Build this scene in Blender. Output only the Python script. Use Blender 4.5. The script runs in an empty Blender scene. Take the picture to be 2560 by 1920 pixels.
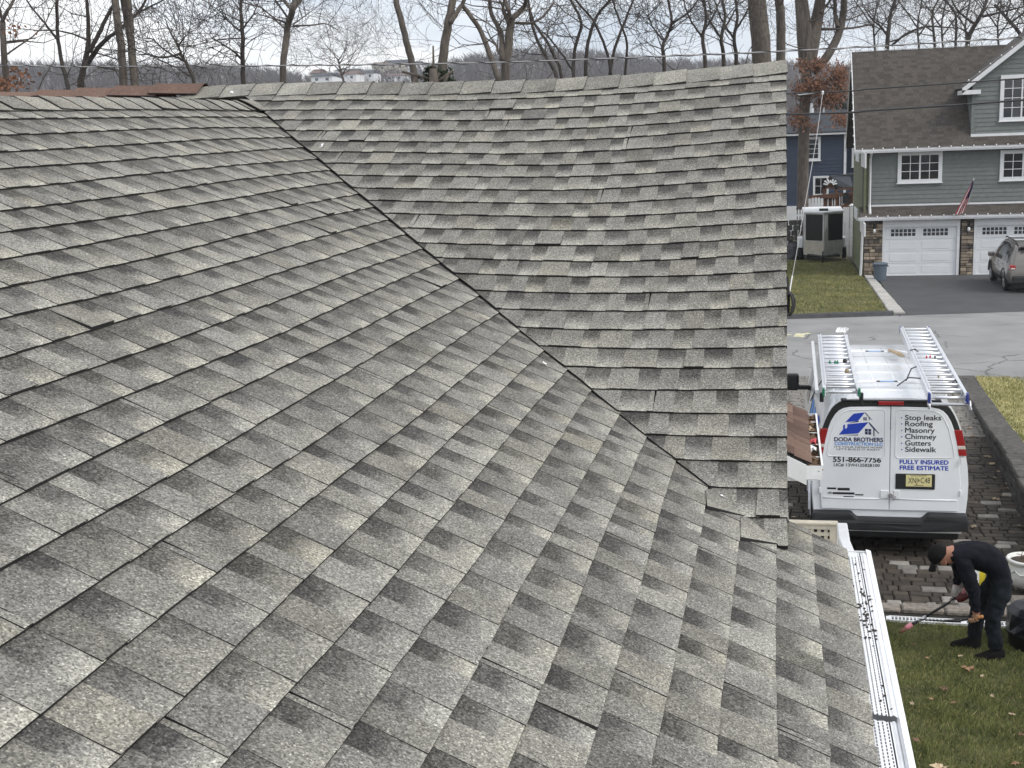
import bpy, math, random
import numpy as np
from mathutils import Vector, Matrix
R_ = math.radians
# ------------------------------------------------------------------ camera
CZ = 5.54                      # camera height over the driveway (m)
F = 3100.0                     # focal length in photo pixels (2560 x 1920)
def _rot(yaw, p, r):
    R0 = np.array([[1, 0, 0], [0, 0, -1], [0, 1, 0.]])
    cy, sy = math.cos(yaw), math.sin(yaw); cp, sp = math.cos(p), math.sin(p); cr, sr = math.cos(r), math.sin(r)
    Rz = np.array([[cy, -sy, 0], [sy, cy, 0], [0, 0, 1]])
    Rx = np.array([[1, 0, 0], [0, cp, -sp], [0, sp, cp]])
    Rr = np.array([[cr, -sr, 0], [sr, cr, 0], [0, 0, 1]])
    return Rr @ Rx @ R0 @ Rz
RM = _rot(R_(-12.432), R_(11.40), R_(-2.186))
CAM = np.array([0, 0, CZ])
sc = bpy.context.scene
cd = bpy.data.cameras.new('camera'); co = bpy.data.objects.new('camera', cd); sc.collection.objects.link(co)
cd.sensor_width = 36; cd.lens = F / 2560 * 36; cd.clip_start = .05; cd.clip_end = 6000
m4 = Matrix.Identity(4)
for i in range(3):
    m4[i][0] = RM[0][i]; m4[i][1] = -RM[1][i]; m4[i][2] = -RM[2][i]; m4[i][3] = CAM[i]
co.matrix_world = m4
sc.camera = co
# ------------------------------------------------------------------ sky, sun, exposure
SUN_EL, SUN_AZ = 44, 112        # elevation, azimuth from +Y towards +X (degrees)
wd = bpy.data.worlds.new('World'); sc.world = wd; wd.use_nodes = True
nt = wd.node_tree; nt.nodes.clear()
def N(t, typ, **kw):
    n = t.nodes.new(typ)
    for k, v in kw.items(): setattr(n, k, v)
    return n
sky = N(nt, 'ShaderNodeTexSky', sky_type='NISHITA', sun_disc=False, sun_elevation=R_(SUN_EL), sun_rotation=R_(SUN_AZ))
tc = N(nt, 'ShaderNodeTexCoord')
mp = N(nt, 'ShaderNodeMapping'); mp.inputs['Scale'].default_value = (1.0, 1.0, 3.4)
nz = N(nt, 'ShaderNodeTexNoise'); nz.inputs['Scale'].default_value = 3.1; nz.inputs['Detail'].default_value = 7; nz.inputs['Roughness'].default_value = .52; nz.inputs['Distortion'].default_value = .25
cr = N(nt, 'ShaderNodeValToRGB')
cr.color_ramp.elements[0].position = .36; cr.color_ramp.elements[0].color = (4.7, 5.3, 6.2, 1)
cr.color_ramp.elements[1].position = .58; cr.color_ramp.elements[1].color = (9.9, 9.85, 9.8, 1)
e = cr.color_ramp.elements.new(.46); e.color = (6.9, 7.3, 7.9, 1)
mix = N(nt, 'ShaderNodeMix', data_type='RGBA'); mix.inputs[0].default_value = .90
bg = N(nt, 'ShaderNodeBackground'); bg.inputs[1].default_value = .10
wo = N(nt, 'ShaderNodeOutputWorld')
L = nt.links.new
L(tc.outputs['Generated'], mp.inputs[0]); L(mp.outputs[0], nz.inputs[0]); L(nz.outputs[0], cr.inputs[0])
L(sky.outputs[0], mix.inputs[6]); L(cr.outputs[0], mix.inputs[7]); L(mix.outputs[2], bg.inputs[0]); L(bg.outputs[0], wo.inputs[0])
sl = bpy.data.lights.new('sun', 'SUN'); so = bpy.data.objects.new('sun', sl); sc.collection.objects.link(so)
sl.energy = 1.5; sl.angle = R_(32); sl.color = (1, .96, .9)
sd = Vector((math.sin(R_(SUN_AZ)) * math.cos(R_(SUN_EL)), math.cos(R_(SUN_AZ)) * math.cos(R_(SUN_EL)), math.sin(R_(SUN_EL))))
so.rotation_euler = sd.to_track_quat('Z', 'Y').to_euler(); so.location = (10, 30, 40)
sc.view_settings.view_transform = 'Standard'; sc.view_settings.look = 'None'; sc.view_settings.gamma = 1
sc.view_settings.exposure = 0.62
sc.render.engine = 'CYCLES'
sc.cycles.use_denoising = True; sc.cycles.max_bounces = 6; sc.cycles.transparent_max_bounces = 8
# ------------------------------------------------------------------ pixel -> place
def ray(px, py): return RM.T @ np.array([(px - 1280) / F, (py - 960) / F, 1.0])
def proj(p):
    c = RM @ (np.asarray(p, float) - CAM); return (1280 + F * c[0] / c[2], 960 + F * c[1] / c[2], c[2])
def plane_hit(px, py, n, d):   # n.p = d
    r = ray(px, py); n = np.asarray(n, float); return CAM + r * ((d - n @ CAM) / (n @ r))
def on_z(px, py, z): return plane_hit(px, py, (0, 0, 1), z)
def on_y(px, py, y): return plane_hit(px, py, (0, 1, 0), y)
def on_x(px, py, x): return plane_hit(px, py, (1, 0, 0), x)
GS = .024
def gz(y): return -GS * max(0.0, y - 28)
def ground(px, py):
    p = on_z(px, py, 0)
    return p if 0 < p[1] < 28 else plane_hit(px, py, (0, GS, 1), GS * 28)
LT = .5
def zl(x, y):                  # near roof slope (falls towards +X), ridge along Y
    return CZ - 1.48 - LT * x + .035 * min(1, max(0, (y - 3.8) / 4)) * min(1, max(0, (-x - .6) / 2.9)) + .004 * math.sin(y * 1.9 + x * 1.3)
RB, RA = .481, -3.53
def zr(x, y):                  # cross-gable slope facing the camera, ridge along X, sagging
    s = (x + 3.6) / 3.65
    vd = min(1, max(0, (y - 7.96 + (x + 3.55) * 1.0405) / 1.3))      # no sag along the valley itself
    return CZ + RA + RB * y + vd * (-.034 * math.sin(math.pi * min(1, max(0, s))) + .03 * max(0, s - .75) + .004 * math.sin(x * 2.3 + y)) + .03 * min(1, max(0, (-x - .9) / 2.5))
# ------------------------------------------------------------------ building helpers
COL = sc.collection
class MB:
    def __init__(s): s.v = []; s.f = []; s.a = []; s.uv = []
    def add(s, vs, fs):
        o = len(s.v); s.v += [tuple(map(float, p)) for p in vs]; s.f += [tuple(i + o for i in f) for f in fs]; return s
    def box(s, c, d, rz=0, rx=0, ry=0, tp=1.0):
        x, y, z = d[0] / 2, d[1] / 2, d[2] / 2
        P = [Vector((i * x * (tp if k > 0 else 1), j * y * (tp if k > 0 else 1), k * z)) for k in (-1, 1) for j in (-1, 1) for i in (-1, 1)]
        M = Matrix.Rotation(rz, 3, 'Z') @ Matrix.Rotation(ry, 3, 'Y') @ Matrix.Rotation(rx, 3, 'X')
        return s.add([M @ p + Vector(c) for p in P], [(0, 2, 3, 1), (4, 5, 7, 6), (0, 1, 5, 4), (2, 6, 7, 3), (0, 4, 6, 2), (1, 3, 7, 5)])
    def bb(s, a, b): return s.box([(a[i] + b[i]) / 2 for i in range(3)], [abs(b[i] - a[i]) for i in range(3)])
    def tube(s, pts, rad, n=6, cap=True):
        pts = [Vector(p) for p in pts]; k = len(pts)
        if not hasattr(rad, '__len__'): rad = [rad] * k
        o = len(s.v); up = None
        for i, p in enumerate(pts):
            t = (pts[min(i + 1, k - 1)] - pts[max(i - 1, 0)])
            t = t.normalized() if t.length > 1e-9 else Vector((0, 0, 1))
            if up is None: up = Vector((1, 0, 0)) if abs(t.x) < .8 else Vector((0, 1, 0))
            a = t.cross(up); a = a.normalized() if a.length > 1e-6 else t.orthogonal().normalized(); b = a.cross(t); up = b
            up = (a.cross(t)).normalized()
            for j in range(n):
                q = 2 * math.pi * j / n; w = p + (a * math.cos(q) + up * math.sin(q)) * rad[i]; s.v.append((w.x, w.y, w.z))
        for i in range(k - 1):
            for j in range(n):
                j2 = (j + 1) % n; s.f.append((o + i * n + j, o + i * n + j2, o + (i + 1) * n + j2, o + (i + 1) * n + j))
        if cap: s.f.append(tuple(o + j for j in range(n))[::-1]); s.f.append(tuple(o + (k - 1) * n + j for j in range(n)))
        return s
    def lathe(s, c, prof, n=16):
        o = len(s.v); k = len(prof)
        for r, z in prof:
            for j in range(n): q = 2 * math.pi * j / n; s.v.append((c[0] + r * math.cos(q), c[1] + r * math.sin(q), c[2] + z))
        for i in range(k - 1):
            for j in range(n): j2 = (j + 1) % n; s.f.append((o + i * n + j, o + i * n + j2, o + (i + 1) * n + j2, o + (i + 1) * n + j))
        s.f.append(tuple(o + j for j in range(n))[::-1]); s.f.append(tuple(o + (k - 1) * n + j for j in range(n))); return s
    def prism(s, poly, fn, t):   # poly of 2D points, fn(a,b,h) -> 3D, thickness t
        n = len(poly); vs = [fn(a, b, 0) for a, b in poly] + [fn(a, b, t) for a, b in poly]
        return s.add(vs, [tuple(range(n))[::-1], tuple(range(n, 2 * n))] + [(i, (i + 1) % n, n + (i + 1) % n, n + i) for i in range(n)])
    def grid(s, fn, us, vs_, flip=False):
        o = len(s.v); nu, nv = len(us), len(vs_)
        for u in us:
            for v in vs_: s.v.append(tuple(map(float, fn(u, v))))
        for i in range(nu - 1):
            for j in range(nv - 1):
                q = (o + i * nv + j, o + (i + 1) * nv + j, o + (i + 1) * nv + j + 1, o + i * nv + j + 1); s.f.append(q[::-1] if flip else q)
        return s
    def build(s, name, mat, parent=None, smooth=False, bevel=0, world=True, label=None, seg=1, solid=0):
        me = bpy.data.meshes.new(name)
        vs = s.v
        if world and parent is not None and parent.name in ORG:
            o = ORG[parent.name]; vs = [(a - o[0], b - o[1], c - o[2]) for a, b, c in vs]
        me.from_pydata(vs, [], s.f); me.update()
        ob = bpy.data.objects.new(name, me); COL.objects.link(ob)
        if mat is not None: me.materials.append(M[mat] if isinstance(mat, str) else mat)
        if smooth: me.polygons.foreach_set('use_smooth', [True] * len(me.polygons))
        if parent is not None:
            ob.parent = parent
            if world and parent.name in ORG: ORG[ob.name] = ORG[parent.name]
        if solid:
            b = ob.modifiers.new('solidify', 'SOLIDIFY'); b.thickness = solid; b.offset = -1
        if bevel:
            b = ob.modifiers.new('bevel', 'BEVEL'); b.width = bevel; b.segments = seg; b.limit_method = 'ANGLE'
        if label: ob['label'] = label
        return ob
ORG = {}
def tag(o, label, cat, group=None, kind=None):
    if label: o['label'] = label
    if cat: o['category'] = cat
    if group: o['group'] = group
    if kind: o['kind'] = kind
    return o
def thing(name, label, cat, loc=(0, 0, 0), rz=0, group=None):
    o = bpy.data.objects.new(name, None); COL.objects.link(o); o.location = [float(c) for c in loc]; o.rotation_euler = (0, 0, rz); o.empty_display_size = .2
    if rz == 0: ORG[o.name] = tuple(float(c) for c in loc)
    return tag(o, label, cat, group)
def copy_tree(o, parent=None):
    c = o.copy(); COL.objects.link(c); c.parent = parent
    for ch in list(o.children): copy_tree(ch, c)
    return c
def lerp(a, b, t): return a + (b - a) * t
# ------------------------------------------------------------------ materials
M = {}
def mat(name, col, rough=.7, metal=0, var=0.0, vscale=6, bump=0, bscale=60, spec=.5, col2=None, detail=6, coat=0, obj_random=0.0, stretch=None):
    m = bpy.data.materials.new(name); m.use_nodes = True; t = m.node_tree; l = t.links.new
    b = t.nodes['Principled BSDF']; b.inputs['Base Color'].default_value = (*col, 1); b.inputs['Roughness'].default_value = rough
    b.inputs['Metallic'].default_value = metal; b.inputs['Specular IOR Level'].default_value = spec
    if coat: b.inputs['Coat Weight'].default_value = coat; b.inputs['Coat Roughness'].default_value = .08
    g = N(t, 'ShaderNodeNewGeometry'); src = g.outputs['Position']
    if stretch:
        mpn = N(t, 'ShaderNodeMapping'); mpn.inputs['Scale'].default_value = stretch; l(src, mpn.inputs[0]); src = mpn.outputs[0]
    out = None
    if var or col2:
        n = N(t, 'ShaderNodeTexNoise'); n.inputs['Scale'].default_value = vscale; n.inputs['Detail'].default_value = detail; n.inputs['Roughness'].default_value = .6; l(src, n.inputs[0])
        r = N(t, 'ShaderNodeValToRGB'); c2 = col2 or tuple(max(0, c * (1 - var)) for c in col); c1 = col if col2 else tuple(min(1, c * (1 + var)) for c in col)
        r.color_ramp.elements[0].position = .32; r.color_ramp.elements[1].position = .68
        r.color_ramp.elements[0].color = (*c2, 1); r.color_ramp.elements[1].color = (*c1, 1); l(n.outputs[0], r.inputs[0]); out = r.outputs[0]
    if obj_random:
        oi = N(t, 'ShaderNodeObjectInfo'); hs = N(t, 'ShaderNodeHueSaturation'); mr = N(t, 'ShaderNodeMapRange'); mr.inputs[3].default_value = 1 - obj_random; mr.inputs[4].default_value = 1 + obj_random
        l(oi.outputs['Random'], mr.inputs[0]); l(mr.outputs[0], hs.inputs['Value'])
        if out: l(out, hs.inputs['Color'])
        else: hs.inputs['Color'].default_value = (*col, 1)
        out = hs.outputs[0]
    if out: l(out, b.inputs['Base Color'])
    if bump:
        n2 = N(t, 'ShaderNodeTexNoise'); n2.inputs['Scale'].default_value = bscale; n2.inputs['Detail'].default_value = 4; l(src, n2.inputs[0])
        bn = N(t, 'ShaderNodeBump'); bn.inputs['Strength'].default_value = bump; bn.inputs['Distance'].default_value = .02; l(n2.outputs[0], bn.inputs['Height']); l(bn.outputs[0], b.inputs['Normal'])
    M[name] = m; return m
def shingle_mat(name, mid, dark, light, gran=.55):
    """granule-surfaced asphalt shingle: attribute tone (per piece blend) and band (1 = printed shadow band at the head, 0 = foot)"""
    m = bpy.data.materials.new(name); m.use_nodes = True; t = m.node_tree; l = t.links.new; b = t.nodes['Principled BSDF']; b.inputs['Roughness'].default_value = .95; b.inputs['Specular IOR Level'].default_value = .15
    at = N(t, 'ShaderNodeAttribute', attribute_name='blend')   # r: tone, g: band amount, b: tan amount
    sp = N(t, 'ShaderNodeSeparateColor'); l(at.outputs['Color'], sp.inputs[0])
    g = N(t, 'ShaderNodeNewGeometry')
    def noise(s, d, r=.6):
        n = N(t, 'ShaderNodeTexNoise'); n.inputs['Scale'].default_value = s; n.inputs['Detail'].default_value = d; n.inputs['Roughness'].default_value = r; l(g.outputs['Position'], n.inputs[0]); return n.outputs[0]
    def math_(op, a, bb, clamp=False):
        n = N(t, 'ShaderNodeMath', operation=op, use_clamp=clamp)
        for i, x in enumerate((a, bb)):
            if isinstance(x, (int, float)): n.inputs[i].default_value = x
            else: l(x, n.inputs[i])
        return n.outputs[0]
    tone = math_('ADD', math_('ADD', sp.outputs[0], math_('MULTIPLY', math_('SUBTRACT', noise(7, 4), .5), .5)), math_('MULTIPLY', math_('SUBTRACT', noise(130, 3, .7), .5), .9))
    rp = N(t, 'ShaderNodeValToRGB'); rp.color_ramp.elements[0].color = (*dark, 1); rp.color_ramp.elements[1].color = (*light, 1); rp.color_ramp.elements[0].position = .05; rp.color_ramp.elements[1].position = .95
    e = rp.color_ramp.elements.new(.5); e.color = (*mid, 1); l(tone, rp.inputs[0])
    tan = N(t, 'ShaderNodeMix', data_type='RGBA', blend_type='MULTIPLY'); tan.inputs[7].default_value = (1.07, 1.03, .91, 1); l(rp.outputs[0], tan.inputs[6])
    l(math_('MULTIPLY', sp.outputs[2], math_('MULTIPLY', noise(30, 3), 1.5), True), tan.inputs[0])
    # granules: light and dark grains
    vo = N(t, 'ShaderNodeTexVoronoi'); vo.inputs['Scale'].default_value = 260; l(g.outputs['Position'], vo.inputs[0])
    sv = N(t, 'ShaderNodeSeparateColor'); l(vo.outputs['Color'], sv.inputs[0])
    n2 = noise(170, 3, .7)
    gr = math_('ADD', math_('ADD', math_('MULTIPLY', math_('SUBTRACT', sv.outputs[0], .5), gran), math_('MULTIPLY', math_('SUBTRACT', n2, .5), gran * 1.5)), math_('MULTIPLY', math_('GREATER_THAN', sv.outputs[1], .93), .75))
    val = N(t, 'ShaderNodeHueSaturation'); l(math_('ADD', gr, 1.0), val.inputs['Value']); l(tan.outputs[2], val.inputs['Color'])
    l(val.outputs[0], b.inputs['Base Color'])
    bn = N(t, 'ShaderNodeBump'); bn.inputs['Strength'].default_value = .5; bn.inputs['Distance'].default_value = .004; l(n2, bn.inputs['Height']); l(bn.outputs[0], b.inputs['Normal'])
    M[name] = m
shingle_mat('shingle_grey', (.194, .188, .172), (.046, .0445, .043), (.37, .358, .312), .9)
shingle_mat('shingle_brown', (.135, .088, .072), (.075, .05, .043), (.19, .13, .105), .4)
mat('asphalt_edge', (.018, .017, .017), .95)
mat('white_paint', (.74, .75, .76), .5, var=.05, vscale=3)
mat('gutter_white', (.80, .81, .83), .35, var=.08, vscale=14, bump=.05)
mat('vinyl_white', (.72, .73, .74), .55, var=.06, vscale=5)
mat('pale_beige', (.50, .46, .38), .6, var=.12, vscale=20)
mat('grey_siding', (.165, .180, .172), .7, var=.1, vscale=7, obj_random=.05)
mat('olive_siding', (.13, .145, .08), .75, var=.2, vscale=4, obj_random=.06)
mat('blue_siding', (.035, .052, .085), .7, var=.1, vscale=5, obj_random=.06)
mat('dark_slate', (.04, .045, .055), .9, var=.3, vscale=12)
mat('window_glass', (.012, .014, .017), .06, spec=.9)
mat('stone_tan', (.27, .22, .165), .9, var=.45, vscale=5, bump=.5, bscale=25, obj_random=.45)
mat('stone_dark', (.11, .092, .08), .9, var=.45, vscale=5, bump=.5, bscale=25, obj_random=.4)
mat('mortar', (.07, .06, .05), .95)
mat('garage_white', (.76, .78, .80), .45, var=.03, vscale=2)
mat('driveway_asphalt', (.062, .063, .066), .9, var=.16, vscale=1.1, bump=.25, bscale=90, detail=12)
mat('kerb_asphalt', (.05, .05, .053), .92, var=.25, vscale=4, bump=.3, bscale=50)
mat('soil', (.05, .04, .03), .95, var=.4, vscale=6)
mat('joint_sand', (.020, .018, .015), .95, var=.4, vscale=8)
mat('paver', (.048, .038, .029), .85, var=.35, vscale=7, bump=.35, bscale=40, obj_random=.42)
mat('paver_pale', (.22, .205, .185), .9, var=.25, vscale=7, bump=.3, bscale=40, obj_random=.28)
mat('granite', (.20, .175, .15), .9, var=.35, vscale=18, bump=.6, bscale=30, obj_random=.2)
mat('wall_block', (.045, .042, .039), .95, var=.5, vscale=7, bump=.8, bscale=22, obj_random=.25)
mat('wall_cap', (.075, .070, .064), .95, var=.4, vscale=9, bump=.6, bscale=25, obj_random=.16)
mat('grass', (.215, .235, .075), .8, col2=(.08, .105, .032), vscale=3.4, obj_random=0)
mat('grass_dry', (.44, .39, .18), .85, col2=(.22, .21, .075), vscale=1.6)
mat('turf_soil', (.12, .105, .045), .95, col2=(.06, .062, .022), vscale=3)
mat('leaf_brown', (.22, .13, .075), .85, var=.3, vscale=30, obj_random=.4)
mat('leaf_pale', (.42, .33, .22), .85, var=.25, vscale=30, obj_random=.3)
mat('leaf_rust', (.15, .066, .034), .8, var=.5, vscale=3, obj_random=.25)
mat('evergreen', (.018, .028, .014), .9, var=.5, vscale=8)
mat('bark', (.098, .082, .068), .95, var=.45, vscale=5, bump=.9, bscale=9, stretch=(3, 3, .5), obj_random=.15)
mat('bark_dark', (.05, .041, .035), .95, var=.4, vscale=5, bump=.6, bscale=9, stretch=(3, 3, .5), obj_random=.2)
mat('twig', (.082, .068, .060), .95, var=.3, vscale=4)
mat('forest', (.10, .085, .082), .95, var=.3, vscale=.05)
mat('hill_ground', (.085, .076, .076), .95, var=.35, vscale=.02)
mat('van_white', (.80, .82, .85), .25, var=.05, vscale=1.6, coat=.6)
mat('plastic_black', (.012, .012, .013), .5)
mat('bumper_grey', (.011, .0115, .0125), .6, var=.25, vscale=6)
mat('rubber', (.014, .014, .014), .9)
mat('lamp_red', (.30, .010, .014), .15, coat=.5)
mat('lamp_clear', (.62, .55, .50), .15, coat=.5)
mat('aluminium', (.74, .75, .78), .38, metal=.55, var=.06, vscale=9)
mat('steel', (.5, .5, .52), .35, metal=.8)
mat('blue_plastic', (.02, .035, .22), .5)
mat('green_plastic', (.02, .17, .09), .5)
mat('blue_print', (.008, .045, .42), .5)
mat('navy_print', (.015, .018, .09), .5)
mat('sky_print', (.10, .30, .72), .5)
mat('black_print', (.012, .012, .014), .5)
mat('plate_yellow', (.66, .60, .30), .5)
mat('tape_blue', (.18, .32, .62), .5)
mat('suv_paint', (.19, .175, .16), .3, metal=.55, coat=.8)
mat('cloth_navy', (.006, .0065, .011), .95, spec=.2, var=.4, vscale=14, bump=1.0, bscale=9)
mat('cloth_jean', (.010, .013, .017), .95, spec=.2, var=.45, vscale=14, bump=1.0, bscale=9)
mat('skin', (.36, .17, .11), .6)
mat('hair', (.008, .007, .007), .9, spec=.15)
mat('sett_pale', (.40, .385, .36), .9, var=.2, vscale=9, obj_random=.12)
mat('glove', (.42, .39, .37), .9, var=.3, vscale=40)
mat('wood_orange', (.45, .20, .07), .6, var=.3, vscale=20)
mat('wood_brown', (.12, .055, .03), .75, var=.3, vscale=6)
mat('pink_plastic', (.55, .20, .24), .5)
mat('red_dark', (.10, .012, .016), .5)
mat('red_wrap', (.5, .02, .03), .4)
mat('yellow_bag', (.6, .5, .03), .5)
mat('bag_black', (.010, .012, .018), .32, var=.3, vscale=9)
mat('bin_grey', (.10, .13, .165), .55, var=.1, vscale=6)
mat('trailer_metal', (.58, .59, .58), .35, metal=.5, var=.15, vscale=4)
mat('trailer_tan', (.42, .385, .32), .6, var=.2, vscale=9)
mat('trailer_black', (.010, .010, .011), .25)
mat('wire', (.03, .03, .032), .6)
mat('wire_pale', (.34, .33, .33), .6)
mat('bulb', (.85, .85, .83), .3)
mat('flag_red', (.35, .02, .035), .8)
mat('flag_white', (.7, .68, .67), .8)
mat('flag_blue', (.03, .035, .12), .8)
mat('pot_white', (.66, .66, .63), .55, var=.12, vscale=10)
mat('paper', (.75, .75, .74), .8)
mat('road_mark', (.55, .52, .34), .9, var=.4, vscale=9)
def road_mat():
    m = mat('road', (.245, .243, .24), .92, var=.16, vscale=.7, bump=.3, bscale=120, detail=12); t = m.node_tree; l = t.links.new; b = t.nodes['Principled BSDF']
    src = b.inputs['Base Color'].links[0].from_socket
    g = N(t, 'ShaderNodeNewGeometry'); nn = N(t, 'ShaderNodeTexNoise'); nn.inputs['Scale'].default_value = 1.3; nn.inputs['Detail'].default_value = 5; l(g.outputs['Position'], nn.inputs[0])
    vm = N(t, 'ShaderNodeMix', data_type='VECTOR'); vm.inputs[0].default_value = .35; l(g.outputs['Position'], vm.inputs[4]); l(nn.outputs['Color'], vm.inputs[5])
    v = N(t, 'ShaderNodeTexVoronoi', feature='DISTANCE_TO_EDGE'); v.inputs['Scale'].default_value = .62; l(vm.outputs[1], v.inputs[0])
    r = N(t, 'ShaderNodeValToRGB'); r.color_ramp.elements[0].color = (.4, .4, .4, 1); r.color_ramp.elements[0].position = .0; r.color_ramp.elements[1].position = .018; r.color_ramp.elements[1].color = (1, 1, 1, 1); l(v.outputs[0], r.inputs[0])
    n3 = N(t, 'ShaderNodeTexNoise'); n3.inputs['Scale'].default_value = .5; l(g.outputs['Position'], n3.inputs[0]); r3 = N(t, 'ShaderNodeValToRGB'); r3.color_ramp.elements[0].position = .47; r3.color_ramp.elements[1].position = .55; l(n3.outputs[0], r3.inputs[0])
    mx = N(t, 'ShaderNodeMix', data_type='RGBA', blend_type='MULTIPLY'); l(r3.outputs[0], mx.inputs[0]); l(src, mx.inputs[6]); l(r.outputs[0], mx.inputs[7]); l(mx.outputs[2], b.inputs['Base Color'])
road_mat()
def roof_far_mat():
    m = mat('roof_far', (.105, .092, .080), .95); t = m.node_tree; l = t.links.new; b = t.nodes['Principled BSDF']
    uv = N(t, 'ShaderNodeUVMap'); br = N(t, 'ShaderNodeTexBrick'); br.offset = .37; br.offset_frequency = 1; br.squash = .7; br.squash_frequency = 3
    br.inputs['Scale'].default_value = 1; br.inputs['Brick Width'].default_value = .26; br.inputs['Row Height'].default_value = .145; br.inputs['Mortar Size'].default_value = .003; br.inputs['Bias'].default_value = -.25
    br.inputs['Color1'].default_value = (.080, .069, .059, 1); br.inputs['Color2'].default_value = (.036, .031, .028, 1); br.inputs['Mortar'].default_value = (.03, .027, .025, 1)
    l(uv.outputs[0], br.inputs[0]); n = N(t, 'ShaderNodeTexNoise'); n.inputs['Scale'].default_value = 14; n.inputs['Detail'].default_value = 5; l(uv.outputs[0], n.inputs[0])
    mx = N(t, 'ShaderNodeMix', data_type='RGBA', blend_type='OVERLAY'); mx.inputs[0].default_value = .55; l(br.outputs[0], mx.inputs[6]); l(n.outputs[0], mx.inputs[7]); l(mx.outputs[2], b.inputs['Base Color'])
roof_far_mat()
# ================================================================== ground, road, hills (the setting)
rng = random.Random(7)
def struct(name, mb, m, smooth=False, **k):
    o = mb.build(name, m, None, smooth, **k); o['kind'] = 'structure'; return o
def sheet(name, poly, m, dz=0.0, kind='structure'):
    mb = MB(); mb.add([(x, y, gz(y) + dz) for x, y in poly], [tuple(range(len(poly)))]); o = mb.build(name, m); o['kind'] = kind; return o
# one ground sheet to the horizon: flat by the house, falling gently past the road, hills far off
HP = []
for px_, py_ in ((-2500, 200), (-700, 180), (0, 168), (300, 170), (600, 172), (760, 196), (900, 188), (1050, 176), (1180, 150), (1320, 134), (1480, 138), (1650, 158), (1900, 160), (2150, 172), (2400, 190), (3000, 190), (5200, 200)):
    v_ = ray(px_, py_); HP.append((math.degrees(math.atan2(v_[0], v_[1])), CZ + 720 * v_[2] / math.hypot(v_[0], v_[1])))
HP.sort()
def hill_h(x, y):
    d = math.hypot(x, y)
    base = gz(60) - 6 * min(1, max(0, (d - 70) / 60))
    t = min(1, max(0, (d - 130) / 590)); t = t * t * (3 - 2 * t)
    ang = math.degrees(math.atan2(x, y))
    top = np.interp(ang, [p[0] for p in HP], [p[1] for p in HP]) - 8
    return base + t * (top - base) * (1 + max(0, d - 740) / 3000)
gm = MB(); gm.grid(lambda x, y: (x, y, gz(min(y, 60)) - .03), [-70, -20, 0, 20, 70], [-70, -20, 0, 28, 40, 60, 70], True)
struct('ground', gm, 'soil')
ds = [66, 90, 120, 150, 190, 230, 270, 320, 370, 420, 470, 520, 580, 640, 720, 800, 1000, 1500]
angs = [R_(a) for a in range(-180, 181, 2)]
def gpt(d, a):
    x, y = d * math.sin(a), d * math.cos(a); return (x, y, hill_h(x, y) - .06 - .4 * (d < 80))
gm = MB(); gm.grid(gpt, ds, angs); struct('hills', gm, 'hill_ground', True)
RN, RF_ = 28.0, None
def gxy(px, py): p = ground(px, py); return (p[0], p[1])
# photo lines on the ground
road_near_l = gxy(1990, 935)[1]; road_far_l = gxy(2000, 797)[1]; road_far_r = gxy(2560, 779)[1]
YN = 27.9; YF0, YF1 = road_far_l, road_far_r
def yfar(x): return lerp(YF0, YF1, (x - gxy(2000, 797)[0]) / (gxy(2560, 779)[0] - gxy(2000, 797)[0]))
rd_ = MB(); rd_.grid(lambda x, f: (x, (YN - .3, 28.0)[int(f)] if f < 2 else lerp(28.0, yfar(x), f - 2), gz((YN - .3, 28.0)[int(f)] if f < 2 else lerp(28.0, yfar(x), f - 2)) + .006), list(np.linspace(-60, 60, 41)), [0, 1, 2.25, 2.5, 2.75, 3], True)
struct('road', rd_, 'road')
# kerb (dark asphalt berm) along the far road edge, left of the driveway
DC = gxy(2245, 786)            # driveway / kerb corner
kb = MB()
xs = np.linspace(-40, DC[0] - .15, 40)
kb.grid(lambda x, k: (x, yfar(x) - .06 + (.0, .10, .35, .5)[k], gz(yfar(x)) + (.0, .11, .12, .0)[k]), list(xs), [0, 1, 2, 3], True)
struct('kerb', kb, 'kerb_asphalt')
GA = ground(2215, 690); YG = GA[1]            # garage wall plane
hx0 = on_y(2157, 560, YG)[0]
sheet('driveway_asphalt', [(DC[0], yfar(DC[0]) - .05), (16, yfar(16) - .05), (16, YG + .2), (on_y(2197, 690, YG)[0] - .05, YG + .2)], 'driveway_asphalt', .012)
# pale belgian-block strip along that driveway
st0, st1 = np.array(gxy(2172, 692)), np.array(gxy(2245, 786))
edge = thing('driveway_edging', 'row of pale stone setts edging the black driveway beside the lawn', 'edging', (st0[0], st0[1], gz(st0[1])))
ns = 34; dv = (st1 - st0) / ns; ln = math.hypot(*dv); ang = math.atan2(dv[1], dv[0])
for i in range(ns):
    c = st0 + dv * (i + .5); w = .30 + .14 * (i / ns) + rng.uniform(-.02, .02)
    MB().box((c[0] - .02, c[1], gz(c[1]) + .02), (ln - .025, w, .11), rz=ang + rng.uniform(-.03, .03)).build('sett', 'sett_pale', edge, bevel=.015)
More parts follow.
